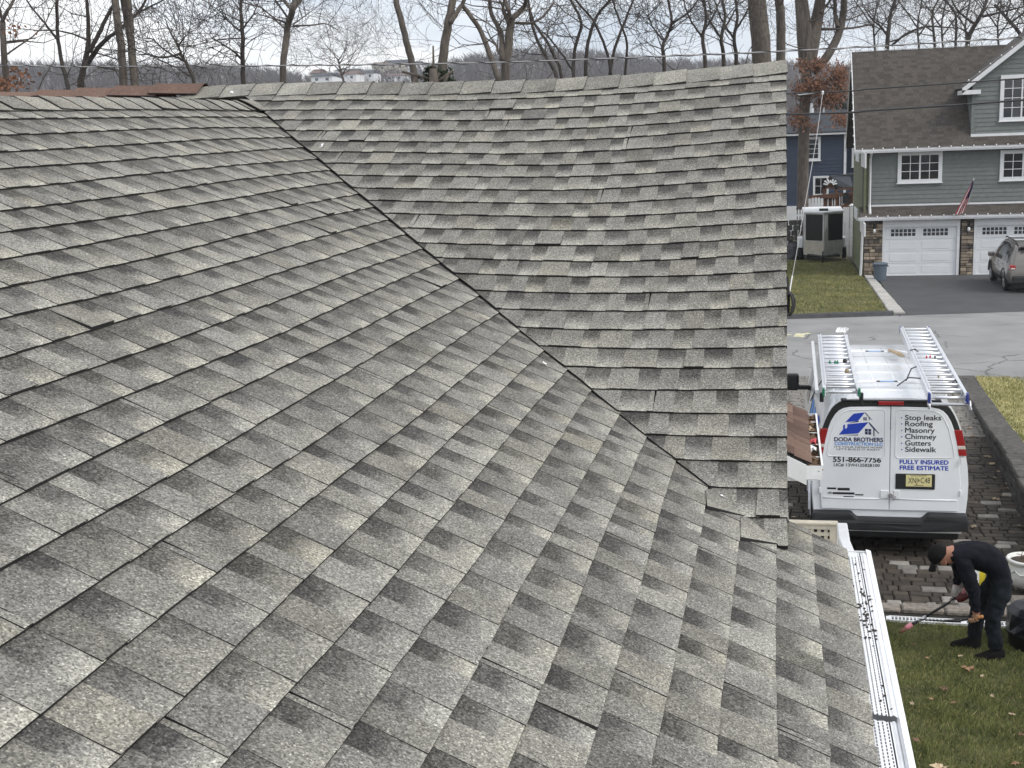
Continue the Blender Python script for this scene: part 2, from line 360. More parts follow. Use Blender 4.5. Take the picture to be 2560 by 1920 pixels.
# lawns: far (across the road) and right (behind the retaining wall), near (foreground)
def lawn(name, poly, m, dz, n, hgt, wid, seed, label, dens=None, mats=None):
    """one mesh: a soil-green sheet with real blades on it"""
    r = random.Random(seed); mb = MB()
    xs_ = [p[0] for p in poly]; ys_ = [p[1] for p in poly]
    def inside(x, y):
        c = False; j = len(poly) - 1
        for i in range(len(poly)):
            if (poly[i][1] > y) != (poly[j][1] > y) and x < (poly[j][0] - poly[i][0]) * (y - poly[i][1]) / (poly[j][1] - poly[i][1]) + poly[i][0]: c = not c
            j = i
        return c
    vs, fs = [], []
    k = 0
    while k < n:
        x, y = r.uniform(min(xs_), max(xs_)), r.uniform(min(ys_), max(ys_))
        if not inside(x, y): continue
        if dens and r.random() > dens(x, y): continue
        k += 1
        a = r.uniform(0, 6.283); cl_ = .5 + .5 * math.sin(x * 5.1 + 2 * math.sin(y * 3.3)) * math.sin(y * 4.7 + 1.7 * math.sin(x * 2.9)); h = hgt * r.uniform(.45, 1.0) * (.6 + .75 * cl_); w = wid * r.uniform(.6, 1.3); lx, ly = math.cos(a + 1.3) * h * r.uniform(.2, 1.0), math.sin(a + 1.3) * h * r.uniform(.2, 1.0)
        z = gz(y) + dz; o = len(vs)
        vs += [(x - w * math.cos(a), y - w * math.sin(a), z), (x + w * math.cos(a), y + w * math.sin(a), z), (x + lx * .45, y + ly * .45, z + h * .65), (x + lx, y + ly, z + h)]
        fs += [(o, o + 1, o + 2), (o + 1, o + 3, o + 2)]
    mb.v = vs; mb.f = fs
    o = mb.build(name, m); tag(o, label, 'grass', kind='stuff'); return o
near_poly = [(.1, -4), (9, -4), (9, gxy(2560, 1572)[1]), (gxy(2515, 1575)[0], gxy(2515, 1575)[1] - .02), (gxy(2222, 1556)[0], gxy(2222, 1556)[1] - .02), (.1, gxy(2180, 1556)[1])]
sheet('lawn', near_poly, 'turf_soil', .01)
vis_poly = [(.35, 7.6), (2.1, 7.6), (3.2, 11), (3.2, near_poly[2][1]), (gxy(2515, 1575)[0], gxy(2515, 1575)[1] - .03), (gxy(2222, 1556)[0], gxy(2222, 1556)[1] - .03), (.35, near_poly[5][1])]
lawn('grass_blades', vis_poly, 'grass', .01, 70000, .055, .0042, 3, 'short green grass with dry tufts under the stooping worker')
lawn('dry_grass_blades', vis_poly, 'grass_dry', .012, 13000, .05, .0040, 4, 'dry straw coloured blades mixed in the green lawn')
fl = [(-30, yfar(-30) + .4), (st1[0] - .2, st1[1] - .1), (st0[0] - .22, st0[1]), (hx0 - .05, YG), (hx0 - .05, YG + 25), (-30, YG + 25)]
sheet('far_lawn', fl, 'turf_soil', .01)
fvis = [(-2.2, yfar(0) + .4), (st1[0] - .25, st1[1] - .05), (st0[0] - .25, st0[1]), (hx0 - .1, YG), (hx0 - .1, YG + 8), (-2.2, YG + 8)]
lawn('far_grass_blades', fvis, 'grass', .01, 34000, .07, .010, 5, 'green lawn between the road and the parked trailer')
lawn('far_dry_grass_blades', fvis, 'grass_dry', .012, 27000, .07, .010, 6, 'straw coloured patches in the lawn across the road', dens=lambda x, y: .35 + .65 * (math.sin(x * 1.7 + y * .8) * math.sin(y * 2.3) > .1))
# ---- retaining wall and the dry lawn above it (right of the driveway)
wnear = ground(2560, 1262); wfar = ground(2425, 925)
WT = .42                        # wall top over the drive
wt = [on_z(*p, WT) for p in ((2560, 1215), (2503, 1085), (2440, 965), (2398, 905), (2388, 888))]   # front top edge
rl = [(wt[0][0] + .75, 8), (14, 8), (14, YN - .2), (wt[-1][0] + .2, YN - .35)] 
def wall_x(y): return lerp(wt[0][0], wt[-1][0], (y - wt[0][1]) / (wt[-1][1] - wt[0][1]))
rl = [(wall_x(8) + .36, 8), (14, 8), (14, YN - .1), (wall_x(YN) + .36, YN - .1)]
def lz(y): return max(.03, .40 - .40 * max(0, (y - 19) / 8.5))
mbL = MB(); mbL.grid(lambda x, y: (wall_x(y) + .34 + x, y, lz(y) - .01 + .02 * math.sin(x * 2 + y)), [0, .3, 1, 2, 4, 7, 10], list(np.linspace(8, YN - .1, 30)))
struct('raised_lawn', mbL, 'grass_dry')
r5 = random.Random(12); mbB = MB(); mbC = MB()
for i in range(34000):
    x, y = r5.uniform(0, 4.2), r5.uniform(17, YN - .1); a = r5.uniform(0, 6.28); h = .06 * r5.uniform(.5, 1.2); w = .008
    X = wall_x(y) + .36 + x; z = lz(y) + .02 * math.sin(x * 2 + y) - .01
    gsel = r5.random() < (.18 + .5 * math.exp(-x * 2.2) * (y < 23) + .25 * (math.sin(X * 1.9 + 1) * math.sin(y * 1.3) > .3))
    (mbB if gsel else mbC).add([(X - w * math.cos(a), y - w * math.sin(a), z), (X + w * math.cos(a), y + w * math.sin(a), z), (X + r5.uniform(-.05, .05), y + r5.uniform(-.05, .05), z + h)], [(0, 1, 2)])
tag(mbC.build('raised_dry_grass_blades', 'grass_dry'), 'straw coloured winter grass above the block retaining wall', 'grass', kind='stuff')
tag(mbB.build('raised_green_grass_blades', 'grass'), 'green grass along the top of the retaining wall', 'grass', kind='stuff')
rw = thing('retaining_wall', 'low dark concrete block retaining wall with cap stones beside the paved drive', 'wall', (wt[0][0], wt[0][1], 0))
y = 10.5; k = 0
while y < YN - .6:
    bl = rng.uniform(.30, .42); y1 = y + bl - .012; step = .10 if y < wt[1][1] - .1 else .0    # nearer section one step higher
    top = max(.10, min(WT, lz(y) + .04)) + step - .09; n = max(1, round(top / .15))
    for j in range(n):
        off = (j % 2) * .16; dx = rng.uniform(-.012, .012) + .02 * j
        ya, yb = y + off, y1 + off; xa = wall_x((ya + yb) / 2) - (.05 if step else 0)
        MB().bb((xa + dx, ya, j * top / n + .001), (xa + dx + .3, yb, (j + 1) * top / n - .006)).build('block', 'wall_block', rw, bevel=.012)
    xa = wall_x((y + y1) / 2) - (.05 if step else 0)
    MB().bb((xa - .02 + rng.uniform(-.01, .01), y, top), (xa + .36, y1 + .004, top + .09 + rng.uniform(-.006, .006))).build('cap_stone', 'wall_cap', rw, bevel=.014)
    y += bl; k += 1
# ---- paved drive
pd_x0, pd_x1 = -1.2, 4.2
dm = MB(); dm.add([(-1.6, 13.75, .006), (wall_x(13.75) + .1, 13.75, .006), (wall_x(YN) + .1, YN - .25, .006), (-1.6, YN - .25, .006)], [(0, 1, 2, 3)])
drive = struct('paved_drive', dm, 'joint_sand'); drive['label'] = 'paved drive of weathered concrete setts'
pavers = []
y = 13.95; row = 0
while y < YN - .3:
    pale = y > 22.2
    rh = .125 if pale else rng.choice((.13, .16, .18, .145)); x = -1.5 + rng.uniform(0, .25)
    while x < wall_x(y) - .04:
        w = .25 if pale else rng.choice((.13, .18, .22, .26, .3)) 
        x1 = min(x + w, wall_x(y) + .02)
        if x1 - x > .06: pavers.append((x, x1, y, y + rh, pale))
        x += w
    y += rh; row += 1
def pav_vis(p):
    c = ((p[0] + p[1]) / 2, (p[2] + p[3]) / 2); u, v, d = proj((c[0], c[1], .05))
    if not (1960 < u < 2570 and v < 1930): return -1
    if .45 < c[0] < 2.3 and 16.4 < c[1] < 20.5: return -1       # under the van
    if c[0] < 2.4 and 20.4 < c[1] < 25.5 and u > 2090: return -1 # hidden by the van
    return (p[1] - p[0]) * (p[3] - p[2]) / d / d
pavers.sort(key=pav_vis, reverse=True)
def paver_mesh(mb, p):
    j = .007; t = .034 + rng.uniform(0, .012); tl = rng.uniform(-.004, .004); q = rng.uniform(.004, .012)
    x0, x1, y0, y1 = p[0] + j, p[1] - j, p[2] + j, p[3] - j; i = .014
    vs = [(x0, y0, .004), (x1, y0, .004), (x1, y1, .004), (x0, y1, .004)]
    jj = [rng.uniform(-.006, .006) for _ in range(8)]
    vs += [(x0 + jj[0], y0 + jj[1], t - .012), (x1 + jj[2], y0 + jj[3], t - .012), (x1 + jj[4], y1 + jj[5], t - .012), (x0 + jj[6], y1 + jj[7], t - .012)]
    vs += [(x0 + i + jj[0], y0 + i + jj[1], t + tl), (x1 - i + jj[2], y0 + i + jj[3], t), (x1 - i + jj[4], y1 - i + jj[5], t - tl), (x0 + i + jj[6], y1 - i + jj[7], t)]
    mb.add(vs, [(0, 1, 5, 4), (1, 2, 6, 5), (2, 3, 7, 6), (3, 0, 4, 7), (4, 5, 9, 8), (5, 6, 10, 9), (6, 7, 11, 10), (7, 4, 8, 11), (8, 9, 10, 11)])
rest, restp = MB(), MB()
for i, p in enumerate(pavers):
    pale = p[4]
    lightish = rng.random() < (.16 if p[2] < 15.6 else .06)
    if i < 300 and pav_vis(p) > 0:
        mb = MB(); paver_mesh(mb, p); mb.build('paver', 'paver_pale' if (pale or lightish) else 'paver', drive)
    else: paver_mesh(restp if pale else rest, p)
for mb, m in ((rest, 'paver'), (restp, 'paver_pale')): mb.build('paver_field', m, drive)['kind'] = 'stuff'
# granite kerb stones between drive and lawn, plus the stub by the gutter
gk = thing('granite_edging', 'rough granite edging stones between the paved drive and the white drain', 'edging', (1.2, 13.85, 0))
yk = gxy(2300, 1533)[1]
x = .2
while x < 4.6:
    w = rng.uniform(.32, .55)
    MB().bb((x + .008, yk - .06 + rng.uniform(-.01, .01), .0), (x + w - .008, yk + .15, .055 + rng.uniform(0, .015))).build('stone', 'granite', gk, bevel=.018)
    x += w
for (a, b_, c, d) in ((.72, yk + .17, 1.1, yk + .36), (.72, yk + .37, 1.08, yk + .55), (.74, yk + .56, 1.05, yk + .86), (2.62, yk + .17, 3.0, yk + .48), (3.02, yk + .17, 3.5, yk + .5)):
    MB().bb((a, b_, 0), (c, d, .09)).build('stone', 'granite', gk, bevel=.02)
# slotted white drain
dr0, dr1 = gxy(2222, 1553), gxy(2600, 1574)
dn = MB(); L_ = math.hypot(dr1[0] - dr0[0], dr1[1] - dr0[1]); an = math.atan2(dr1[1] - dr0[1], dr1[0] - dr0[0])
drt = thing('drain_grate', 'white slotted plastic channel drain between the lawn and the edging stones', 'drain', (dr0[0], dr0[1], .03), an)
for yo in (-.055, .055): dn.box((L_ / 2, yo, 0), (L_, .016, .03))
dn.build('rail', 'vinyl_white', drt, world=False)
sm = MB(); nsl = int(L_ / .040)
for i in range(nsl): sm.box((.02 + i * .040, 0, .006), (.014, .098, .008))
for q in (0.0, .5, 1.0): sm.box((q * L_, 0, .002), (.06, .1, .022))
sm.build('grate_bars', 'vinyl_white', drt, world=False)
MB().box((L_ / 2, 0, -.026), (L_, .1, .006)).build('channel', 'plastic_black', drt, world=False)
# ================================================================== the house whose roof we look along
house = thing('house', 'house with a grey architectural shingle roof, a long valley and ridge caps', 'house', (-1.8, 3.5, 0))
AL = math.atan(LT); AR = math.atan(RB)
def PL(s, t, h):               # left slope: s = y, t = distance down the slope
    x = t * math.cos(AL); return (x + h * math.sin(AL), s, zl(x, s) + h * math.cos(AL))
def PR(s, t, h):               # right slope: s = x, t = distance down the slope measured from y=0 (negative y)
    y = -t * math.cos(AR); return (s, y - h * math.sin(AR), zr(s, y) + h * math.cos(AR))
def valley_y(x): return 7.96 - (x + 3.55) * 1.0405
def clip(poly, f):             # keep f>=0
    out = []
    for i in range(len(poly)):
        a, b = poly[i], poly[(i + 1) % len(poly)]; fa, fb = f(*a), f(*b)
        if fa >= 0: out.append(a)
        if (fa < 0) != (fb < 0): q = fa / (fa - fb); out.append((a[0] + (b[0] - a[0]) * q, a[1] + (b[1] - a[1]) * q))
    return out
class SH:
    def __init__(s): s.v = []; s.f = []; s.mi = []; s.c = []
    def build(s, name, parent, m='shingle_grey'):
        me = bpy.data.meshes.new(name); o = ORG[parent.name]
        me.from_pydata([(a - o[0], b - o[1], c - o[2]) for a, b, c in s.v], [], s.f)
        me.materials.append(M[m]); me.materials.append(M['asphalt_edge']); me.polygons.foreach_set('material_index', s.mi)
        ca = me.color_attributes.new('blend', 'FLOAT_COLOR', 'POINT'); ca.data.foreach_set('color', [q for c in s.c for q in (*c, 1.0)])
        me.update(); ob = bpy.data.objects.new(name, me); COL.objects.link(ob); ob.parent = parent; ORG[ob.name] = o; return ob
def piece(sh, P, s0, s1, t0, t1, hb, tones, tan, clipf=None, taper=0.0, w0=0.0, w1=0.0, lift=None):
    """slab: head at t0, butt at t1 (+wobble w0,w1 at the two ends); hb butt height; tones list of (fraction, tone)"""
    rows = tones
    for ri in range(len(rows) - 1):
        fa, ta = rows[ri]; fb, tb = rows[ri + 1]
        def pt(f, side):
            t = lerp(t0, t1 + (w0 if side == 0 else w1), f); s = (s0 + taper * (1 - f)) if side == 0 else (s1 - taper * (1 - f)); return (s, t)
        poly = [pt(fa, 0), pt(fa, 1), pt(fb, 1), pt(fb, 0)]
        if clipf:
            poly = clip(poly, clipf)
            if len(poly) < 3: continue
        o = len(sh.v); n = len(poly); L0 = t1 - t0
        for (s, t) in poly:
            f = min(1.05, max(0, (t - t0) / L0)); h = hb * f + .0005 + (lift(s, t) if lift else 0)
            sh.v.append(P(s, t, h)); q = min(1, max(0, (f - fa) / max(1e-6, fb - fa))); sh.c.append((lerp(ta, tb, q), 0, tan))
        for (s, t) in poly: sh.v.append(P(s, t, -.003 if not lift else -.006)); sh.c.append((0, 0, 0))
        top = tuple(range(o, o + n))
        a, b, c = (Vector(sh.v[i]) for i in top[:3])
        up = (b - a).cross(c - a).z > 0
        sh.f.append(top if up else top[::-1]); sh.mi.append(0)
        for i in range(n):
            j = (i + 1) % n; ti, tj = (poly[i][1] - t0) / L0, (poly[j][1] - t0) / L0
            inner = any(abs(ti - g) < .012 and abs(tj - g) < .012 for g in (fa, fb) if 0.001 < g < .97) or (abs(ti) < .01 and abs(tj) < .01)
            if inner: continue
            q = (o + i, o + j, o + n + j, o + n + i); sh.f.append(q[::-1] if up else q); sh.mi.append(1)
EXP = .1435
pieces = []                    # (screen area, slope index, build args)
def scr_area(P, s0, s1, t0, t1):
    try:
        q = [proj(P(s, t, .01)) for s, t in ((s0, t0), (s1, t0), (s1, t1), (s0, t1))]
    except ZeroDivisionError: return 0
    if any(a[2] < .3 for a in q): return 0
    if all(a[0] < 0 for a in q) or all(a[0] > 2560 for a in q) or all(a[1] > 1920 for a in q): return 0
    ar = 0
    for i in range(4): a, b = q[i], q[(i + 1) % 4]; ar += a[0] * b[1] - a[1] * b[0]
    return abs(ar) / 2
def wob(k, s): return .0045 * math.sin(1.9 * s + k * 1.7) + .0016 * math.sin(5.3 * s + k * 2.9)
def lay(slope, P, t_eave, n, srange, clipf, seed, vis=None, lift=None):
    r = random.Random(seed)
    for k in range(n):
        t1 = t_eave - k * EXP; t0 = t1 - EXP * 1.22
        sa, sb = srange(t1); s = sa - r.uniform(0, .3); tooth = r.random() < .5; run = 0
        while s < sb:
            w = r.choice((.085, .10, .115, .13, .15)) if tooth else r.choice((.07, .085, .10, .115))
            sliver = r.random() < .055
            if sliver: w = .025
            s1 = s + w; tan = max(0, r.gauss(.18, .22)); j = r.uniform(-.0012, .0012)
            if tooth:
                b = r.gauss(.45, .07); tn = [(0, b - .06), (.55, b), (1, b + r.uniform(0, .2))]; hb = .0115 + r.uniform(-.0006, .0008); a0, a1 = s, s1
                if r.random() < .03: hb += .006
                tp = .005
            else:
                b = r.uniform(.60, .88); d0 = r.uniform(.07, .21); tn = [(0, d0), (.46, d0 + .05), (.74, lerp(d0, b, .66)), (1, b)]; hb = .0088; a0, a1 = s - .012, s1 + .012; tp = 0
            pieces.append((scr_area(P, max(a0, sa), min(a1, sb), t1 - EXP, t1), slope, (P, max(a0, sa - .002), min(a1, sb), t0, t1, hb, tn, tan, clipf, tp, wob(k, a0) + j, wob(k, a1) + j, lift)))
            s = s1; tooth = not tooth if not sliver else tooth
# left slope: eave at x=.2475, 29 courses to the ridge
UE = .2475 / math.cos(AL)
def yl_max(t):
    x = t * math.cos(AL); return 4.66 if x > -.27 else valley_y(x) + .16
lay(0, PL, UE, 30, lambda t: (-2.2, max(yl_max(t), yl_max(t - EXP))), lambda s, t: min((4.66 + .004 * math.sin(t * 40) if t * math.cos(AL) > -.27 else valley_y(t * math.cos(AL)) + .16) - s, t + 3.42 / math.cos(AL)), 21)
# right slope: rake at x=.03; courses counted so butts land as in the photo
XR = .03; VR0 = -4.555 / math.cos(AR) + .152 * 2
def rlift(s, t):
    y = -t * math.cos(AR); d = y - valley_y(s); return .0045 * max(0, 1 - d / .30) * min(1, max(0, (-.15 - s) / .15))
EXP_L = EXP; EXP = .1515
lay(1, PR, VR0, 28, lambda t: (-3.62 if t < -7.6 else max(-3.62, -(-t * math.cos(AR) - 7.96) / 1.0405 - 3.55 - .35), XR), lambda s, t: min((-t * math.cos(AR)) - valley_y(s) - .018 + .004 * math.sin(t * 9), t + 8.08 / math.cos(AR)), 22, lift=rlift)
EXP = EXP_L
decks = []
dl = MB(); dl.grid(lambda x, y: (x, y, zl(x, y) - .012), [-3.42, -2.6, -1.8, -1, -.5, 0, .235], list(np.linspace(-2.3, 4.64, 12)))
dl.grid(lambda x, f: (x, lerp(4.64, valley_y(x) + .2, f), zl(x, lerp(4.64, valley_y(x) + .2, f)) - .012), [-3.42, -2.6, -1.8, -1, -.5, -.28], [0, .25, .5, .75, 1])
decks.append(dl.build('roof_slope', 'asphalt_edge', house))
dr = MB(); dr.grid(lambda x, f: (x, lerp(valley_y(x) + .02, 8.08, f), zr(x, lerp(valley_y(x) + .02, 8.08, f)) - .012), list(np.linspace(-3.53, .02, 9)), [0, .25, .5, .75, 1])
decks.append(dr.build('roof_slope', 'asphalt_edge', house))
pieces.sort(key=lambda p: p[0], reverse=True)
field = [SH(), SH()]; cnt = 0
for ar, sl_, args in pieces:
    if cnt < 300 and ar > 0:
        sh = SH(); piece(sh, *args)
        if sh.f: sh.build('shingle', decks[sl_]); cnt += 1
    else: piece(field[sl_], *args)
for i in (0, 1):
    o = field[i].build('shingle_field', decks[i]); o['kind'] = 'stuff'
# transition shingles bridging the foot of the valley (laid askew over the eave courses)
for (q, tone) in ((((1765, 1222), (1968, 1232), (1972, 1300), (1860, 1288), (1768, 1264)), .47), (((1852, 1290), (1968, 1302), (1970, 1363), (1852, 1342)), .55)):
    sh = SH(); pts = [plane_hit(a, b, (LT, 0, 1), CZ - 1.48 + .022) for a, b in q]; n = len(pts)
    sh.v = [tuple(p) for p in pts] + [(p[0], p[1], p[2] - .024) for p in pts]; sh.c = [(tone - .1 + .25 * (i > 1), 0, .3) for i in range(n)] * 2
    sh.f = [tuple(range(n))[::-1]] + [(i, (i + 1) % n, n + (i + 1) % n, n + i) for i in range(n)]; sh.mi = [0] + [1] * n
    sh.build('shingle', decks[0])
# ridge caps
def cap(s0, s1, base, axis, m, lift=.02, width=.135, seed=0, slopes=(.5, .5)):
    """folded cap piece from s0 (butt, lifted) to s1; base(s)->ridge point; axis 'x'/'y'"""
    r = random.Random(seed); sh = SH(); tone = r.gauss(.52, .07); tan = r.uniform(.1, .5); acr = (-1, -.5, -.12, .12, .5, 1); tw = r.uniform(-.012, .012)
    rows = ((s0, lift, tone - .02), (lerp(s0, s1, .6), lift * .45, tone + .06), (s1, .003, tone - .1))
    for s, h, tn in rows:
        b = base(s)
        for a in acr:
            w = a * (width + r.uniform(-.003, .003)); drop = abs(a) ** 1.25 * width * (slopes[0] if a < 0 else slopes[1]); flare = h * .5 * (abs(a) > .9)
            p = (b[0] + w + 0, b[1] + tw * a, b[2] + h - drop + .012 + flare * .4) if axis == 'y' else (b[0] + tw * a, b[1] + w, b[2] + h - drop + .012 + flare * .4)
            sh.v.append(p); sh.c.append((tn, 0, tan))
    nt_ = len(sh.v); na = len(acr)
    sh.v += [(a, b, c - .008 if i < na else c - .004) for i, (a, b, c) in enumerate(sh.v)]; sh.c += [(0, 0, 0)] * nt_
    def F_(q, mi): sh.f.append(q); sh.mi.append(mi)
    fl = (axis == 'x')
    for i in range(2):
        for j in range(na - 1):
            q = (i * na + j, i * na + j + 1, (i + 1) * na + j + 1, (i + 1) * na + j); F_(q[::-1] if fl ^ (s1 < s0) else q, 0)
    for j in range(na - 1): F_((j, j + 1, nt_ + j + 1, nt_ + j), 1)
    for i in range(2):
        for j in (0, na - 1): F_((i * na + j, (i + 1) * na + j, nt_ + (i + 1) * na + j, nt_ + i * na + j), 1)
    return sh, m
ridge = MB().bb((-3.45, -2.2, CZ + .16), (-3.39, 7.9, CZ + .2)).build('ridge', 'asphalt_edge', house)
ridge2 = MB().bb((-7.6, 8.06, CZ + .2), (.02, 8.10, CZ + .28)).build('ridge', 'asphalt_edge', house)
y = 2.6; i = 0
while y < 7.62:
    e_ = .2 + rng.uniform(-.012, .012)
    sh, m = cap(y, y + .30, lambda s: (-3.425, s, zl(-3.425, s) - .004), 'y', 0, .010 + rng.uniform(-.002, .004), .14, 100 + i); sh.build('ridge_cap', ridge); y += e_; i += 1
x = .03; i = 0
while x > -3.72:
    e_ = .206 + rng.uniform(-.008, .008)
    sh, m = cap(x, x - .30, lambda s: (s, 8.08, zr(s, 8.08) - .004), 'x', 0, .013 + rng.uniform(-.003, .004), .18, 200 + i); sh.build('ridge_cap', ridge2); x -= e_; i += 1
BR0, BR1 = on_y(134, 228, 8.08), on_y(549, 206, 8.08)
x = -6.3; i = 0
while x < -3.95:
    sh, m = cap(x, x + .36, lambda s: (s, 8.08, lerp(BR0[2], BR1[2], (s - BR0[0]) / (BR1[0] - BR0[0])) - .012), 'x', 0, .02, .15, 300 + i); sh.build('ridge_cap', ridge2, 'shingle_brown'); x += .30; i += 1
# hip joint where the ridges meet
sh, m = cap(7.6, 8.0, lambda s: (-3.41, s, zl(-3.425, 7.9) + .004), 'y', 0, .012, .16, 402); sh.build('ridge_cap', ridge)
# brown old slopes on the far side (falling away)
mat('old_brown_roof', (.13, .085, .07), .95, var=.25, vscale=12)
bk = MB(); bk.add([(-3.56, -2.2, CZ + .22), (-3.56, 7.95, CZ + .26), (-7.6, 7.95, CZ + .26), (-7.6, -2.2, CZ - 1.6)], [(0, 1, 2, 3)]); bk.v[2] = (-7.6, 7.95, CZ - 1.6)
bk.add([(.02, 7.99, CZ + .30), (.02, 11.6, CZ - 1.5), (-7.6, 11.6, CZ - 1.5), (-7.6, 7.99, CZ + .28)], [(0, 1, 2, 3)])
bk.add([(-3.6, 7.96, CZ + .19), (-7.6, 7.96, CZ + .19), (-7.6, 5, CZ - 1.2), (-6.4, 5, CZ - 1.2)], [(0, 1, 2, 3)])
bk.build('old_roof_slope', 'old_brown_roof', house)
# rake edge boards
def strip(name, m, pts, w, h, par=house):
    mb = MB(); mb.tube(pts, .01, 4); mb = MB()
    for a, b in zip(pts[:-1], pts[1:]): 
        mb.add([(a[0] - w, a[1], a[2]), (a[0], a[1], a[2]), (b[0], b[1], b[2]), (b[0] - w, b[1], b[2]), (a[0] - w, a[1], a[2] - h), (a[0], a[1], a[2] - h), (b[0], b[1], b[2] - h), (b[0] - w, b[1], b[2] - h)], [(0, 1, 2, 3), (7, 6, 5, 4), (1, 5, 6, 2), (0, 3, 7, 4), (0, 4, 5, 1), (3, 2, 6, 7)])
    return mb.build(name, m, par)
strip('rake_board', 'plastic_black', [(.025, yy_, zr(.02, yy_) - .012) for yy_ in np.linspace(4.3, 7.98, 9)], .03, .14)
strip('rake_board', 'vinyl_white', [(-.004, yy_, zr(.02, yy_) - .05) for yy_ in np.linspace(4.7, 7.98, 6)], .03, .2)
mb = MB()
for a, b in ((-.28, .0), (.0, .244)): mb.add([(a, 4.625, zl(a, 4.6) - .014), (b, 4.625, zl(b, 4.6) - .014), (b, 4.652, zl(b, 4.6) - .014), (a, 4.652, zl(a, 4.6) - .014), (a, 4.625, zl(a, 4.6) - .16), (b, 4.625, zl(b, 4.6) - .16), (b, 4.652, zl(b, 4.6) - .16), (a, 4.652, zl(a, 4.6) - .16)], [(0, 1, 2, 3), (7, 6, 5, 4), (0, 4, 5, 1), (2, 6, 7, 3), (1, 5, 6, 2), (0, 3, 7, 4)])
mb.build('rake_board', 'vinyl_white', house)
# walls under the roofs
wl = MB(); wl.bb((-7.2, -2.1, -.1), (-.12, 4.5, CZ - 1.62)); wl.build('wall', 'vinyl_white', house)
wl = MB(); wl.bb((-7.2, 4.505, -.1), (-.25, 11.2, CZ - 1.62))
wl.add([(-.25, 4.9, CZ - 1.6), (-.25, 11, CZ - 1.6), (-.25, 7.97, CZ + .2), (-.5, 4.9, CZ - 1.6), (-.5, 11, CZ - 1.6), (-.5, 7.97, CZ + .2)], [(0, 1, 2), (5, 4, 3), (0, 2, 5, 3), (1, 4, 5, 2)])
wl.build('wall', 'vinyl_white', house)
# ---- gutter with perforated guard along the eave
ze = zl(.2475, 3)
gut = MB()
prof = [(.232, -.02), (.236, -.115), (.255, -.128), (.300, -.128), (.322, -.085), (.336, -.028), (.340, -.012), (.328, -.008), (.324, -.02)]
gy = [-2.3, 3.22, 3.24, 4.70]
gut.grid(lambda k, y: (prof[int(k)][0], y, ze + prof[int(k)][1]), list(range(len(prof))), [-2.3, 1, 2.5, 3.4, 4.70])
gutter = gut.build('gutter', 'gutter_white', house, solid=.004)
MB().bb((.234, 4.695, ze - .12), (.335, 4.702, ze - .012)).build('end_cap', 'gutter_white', gutter)
MB().bb((.236, 4.655, ze - .030), (.325, 4.695, ze - .026)).build('green_sealant', 'green_plastic', gutter)
def guard(y0, y1, tilt, dz):
    mb = MB(); xs_ = np.linspace(.240, .298, 6)
    def z(x): return ze - .004 + dz - (x - .24) * tilt
    for x in xs_: mb.add([(x - .0036, y0, z(x)), (x + .0036, y0, z(x)), (x + .0036, y1, z(x)), (x - .0036, y1, z(x)), (x - .0036, y0, z(x) - .002), (x + .0036, y0, z(x) - .002), (x + .0036, y1, z(x) - .002), (x - .0036, y1, z(x) - .002)], [(0, 1, 2, 3), (7, 6, 5, 4), (0, 4, 5, 1), (2, 6, 7, 3), (1, 5, 6, 2), (0, 3, 7, 4)])
    n = int((y1 - y0) / .019)
    for i in range(n):
        y = y0 + (i + .5) * (y1 - y0) / n
        for a, b in zip(xs_[:-1], xs_[1:]):
            yo = y + .006 * (round((a - .24) / .0116) % 2)
            mb.add([(a, yo - .003, z(a) - .0005), (b, yo + .002, z(b) - .0005), (b, yo + .0075, z(b) - .0005), (a, yo + .003, z(a) - .0005)], [(0, 1, 2, 3)])
    g = mb.build('gutter_guard', 'gutter_white', gutter)
    lip = MB(); lip.grid(lambda x, y: (x, y, z(.298) + (.0 if x < .31 else .004 if x < .33 else -.012)), [.2975, .305, .312, .334, .343], [y0, lerp(y0, y1, .5), y1])
    lip.build('guard_lip', 'gutter_white', gutter, solid=.002); return g
yb = on_z(2196, 1785, ze)[1]
guard(yb + .005, 4.655, .10, .004); guard(-2.25, yb - .004, .10, -.010)
db = MB(); r9 = random.Random(5)
for i in range(64):
    y = min(4.6, max(-1, r9.gauss(4.02, .16) if i < 46 else r9.uniform(1.6, 4.6))); x = r9.gauss(.286, .014) if i < 120 else r9.gauss(.3, .004); s = r9.uniform(.003, .007); a = r9.uniform(0, 3)
    db.box((min(.31, max(.245, x)), y, ze + .003 - (x - .24) * .1), (s, s * r9.uniform(.5, 2.5), .004), rz=a)
db.build('leaf_litter', 'soil', gutter)['kind'] = 'stuff'
# downspout leaving the gutter end, beige lattice panel beyond
ds_ = thing('downspout', 'white metal downspout elbow leaving the end of the near gutter', 'downspout', (.3, 4.72, ze - .1))
a = on_y(2126, 1376, 4.72); b = on_y(2110, 1355, 5.0); c = on_y(2105, 1316, 5.55)
def boxtube(pts, w, h):
    mb = MB(); n = len(pts)
    for i, p in enumerate(pts): mb.v += [(p[0] - w, p[1], p[2] - h), (p[0] + w, p[1], p[2] - h), (p[0] + w, p[1], p[2] + h), (p[0] - w, p[1], p[2] + h)]
    for i in range(n - 1):
        for j in range(4): mb.f.append((i * 4 + j, i * 4 + (j + 1) % 4, i * 4 + 4 + (j + 1) % 4, i * 4 + 4 + j))
    mb.f += [(3, 2, 1, 0), tuple(range(4 * n - 4, 4 * n))]; return mb
boxtube([a - np.array([0, .05, .02]), b], .021, .016).build('elbow', 'gutter_white', ds_, bevel=.004)
boxtube([b - np.array([0, .01, .0]), c], .0225, .017).build('pipe', 'gutter_white', ds_, bevel=.004)
boxtube([c + np.array([0, -.02, .0]), c + np.array([0, .03, -1.4])], .0225, .017).build('pipe', 'gutter_white', ds_, bevel=.004)
LY = 8.6
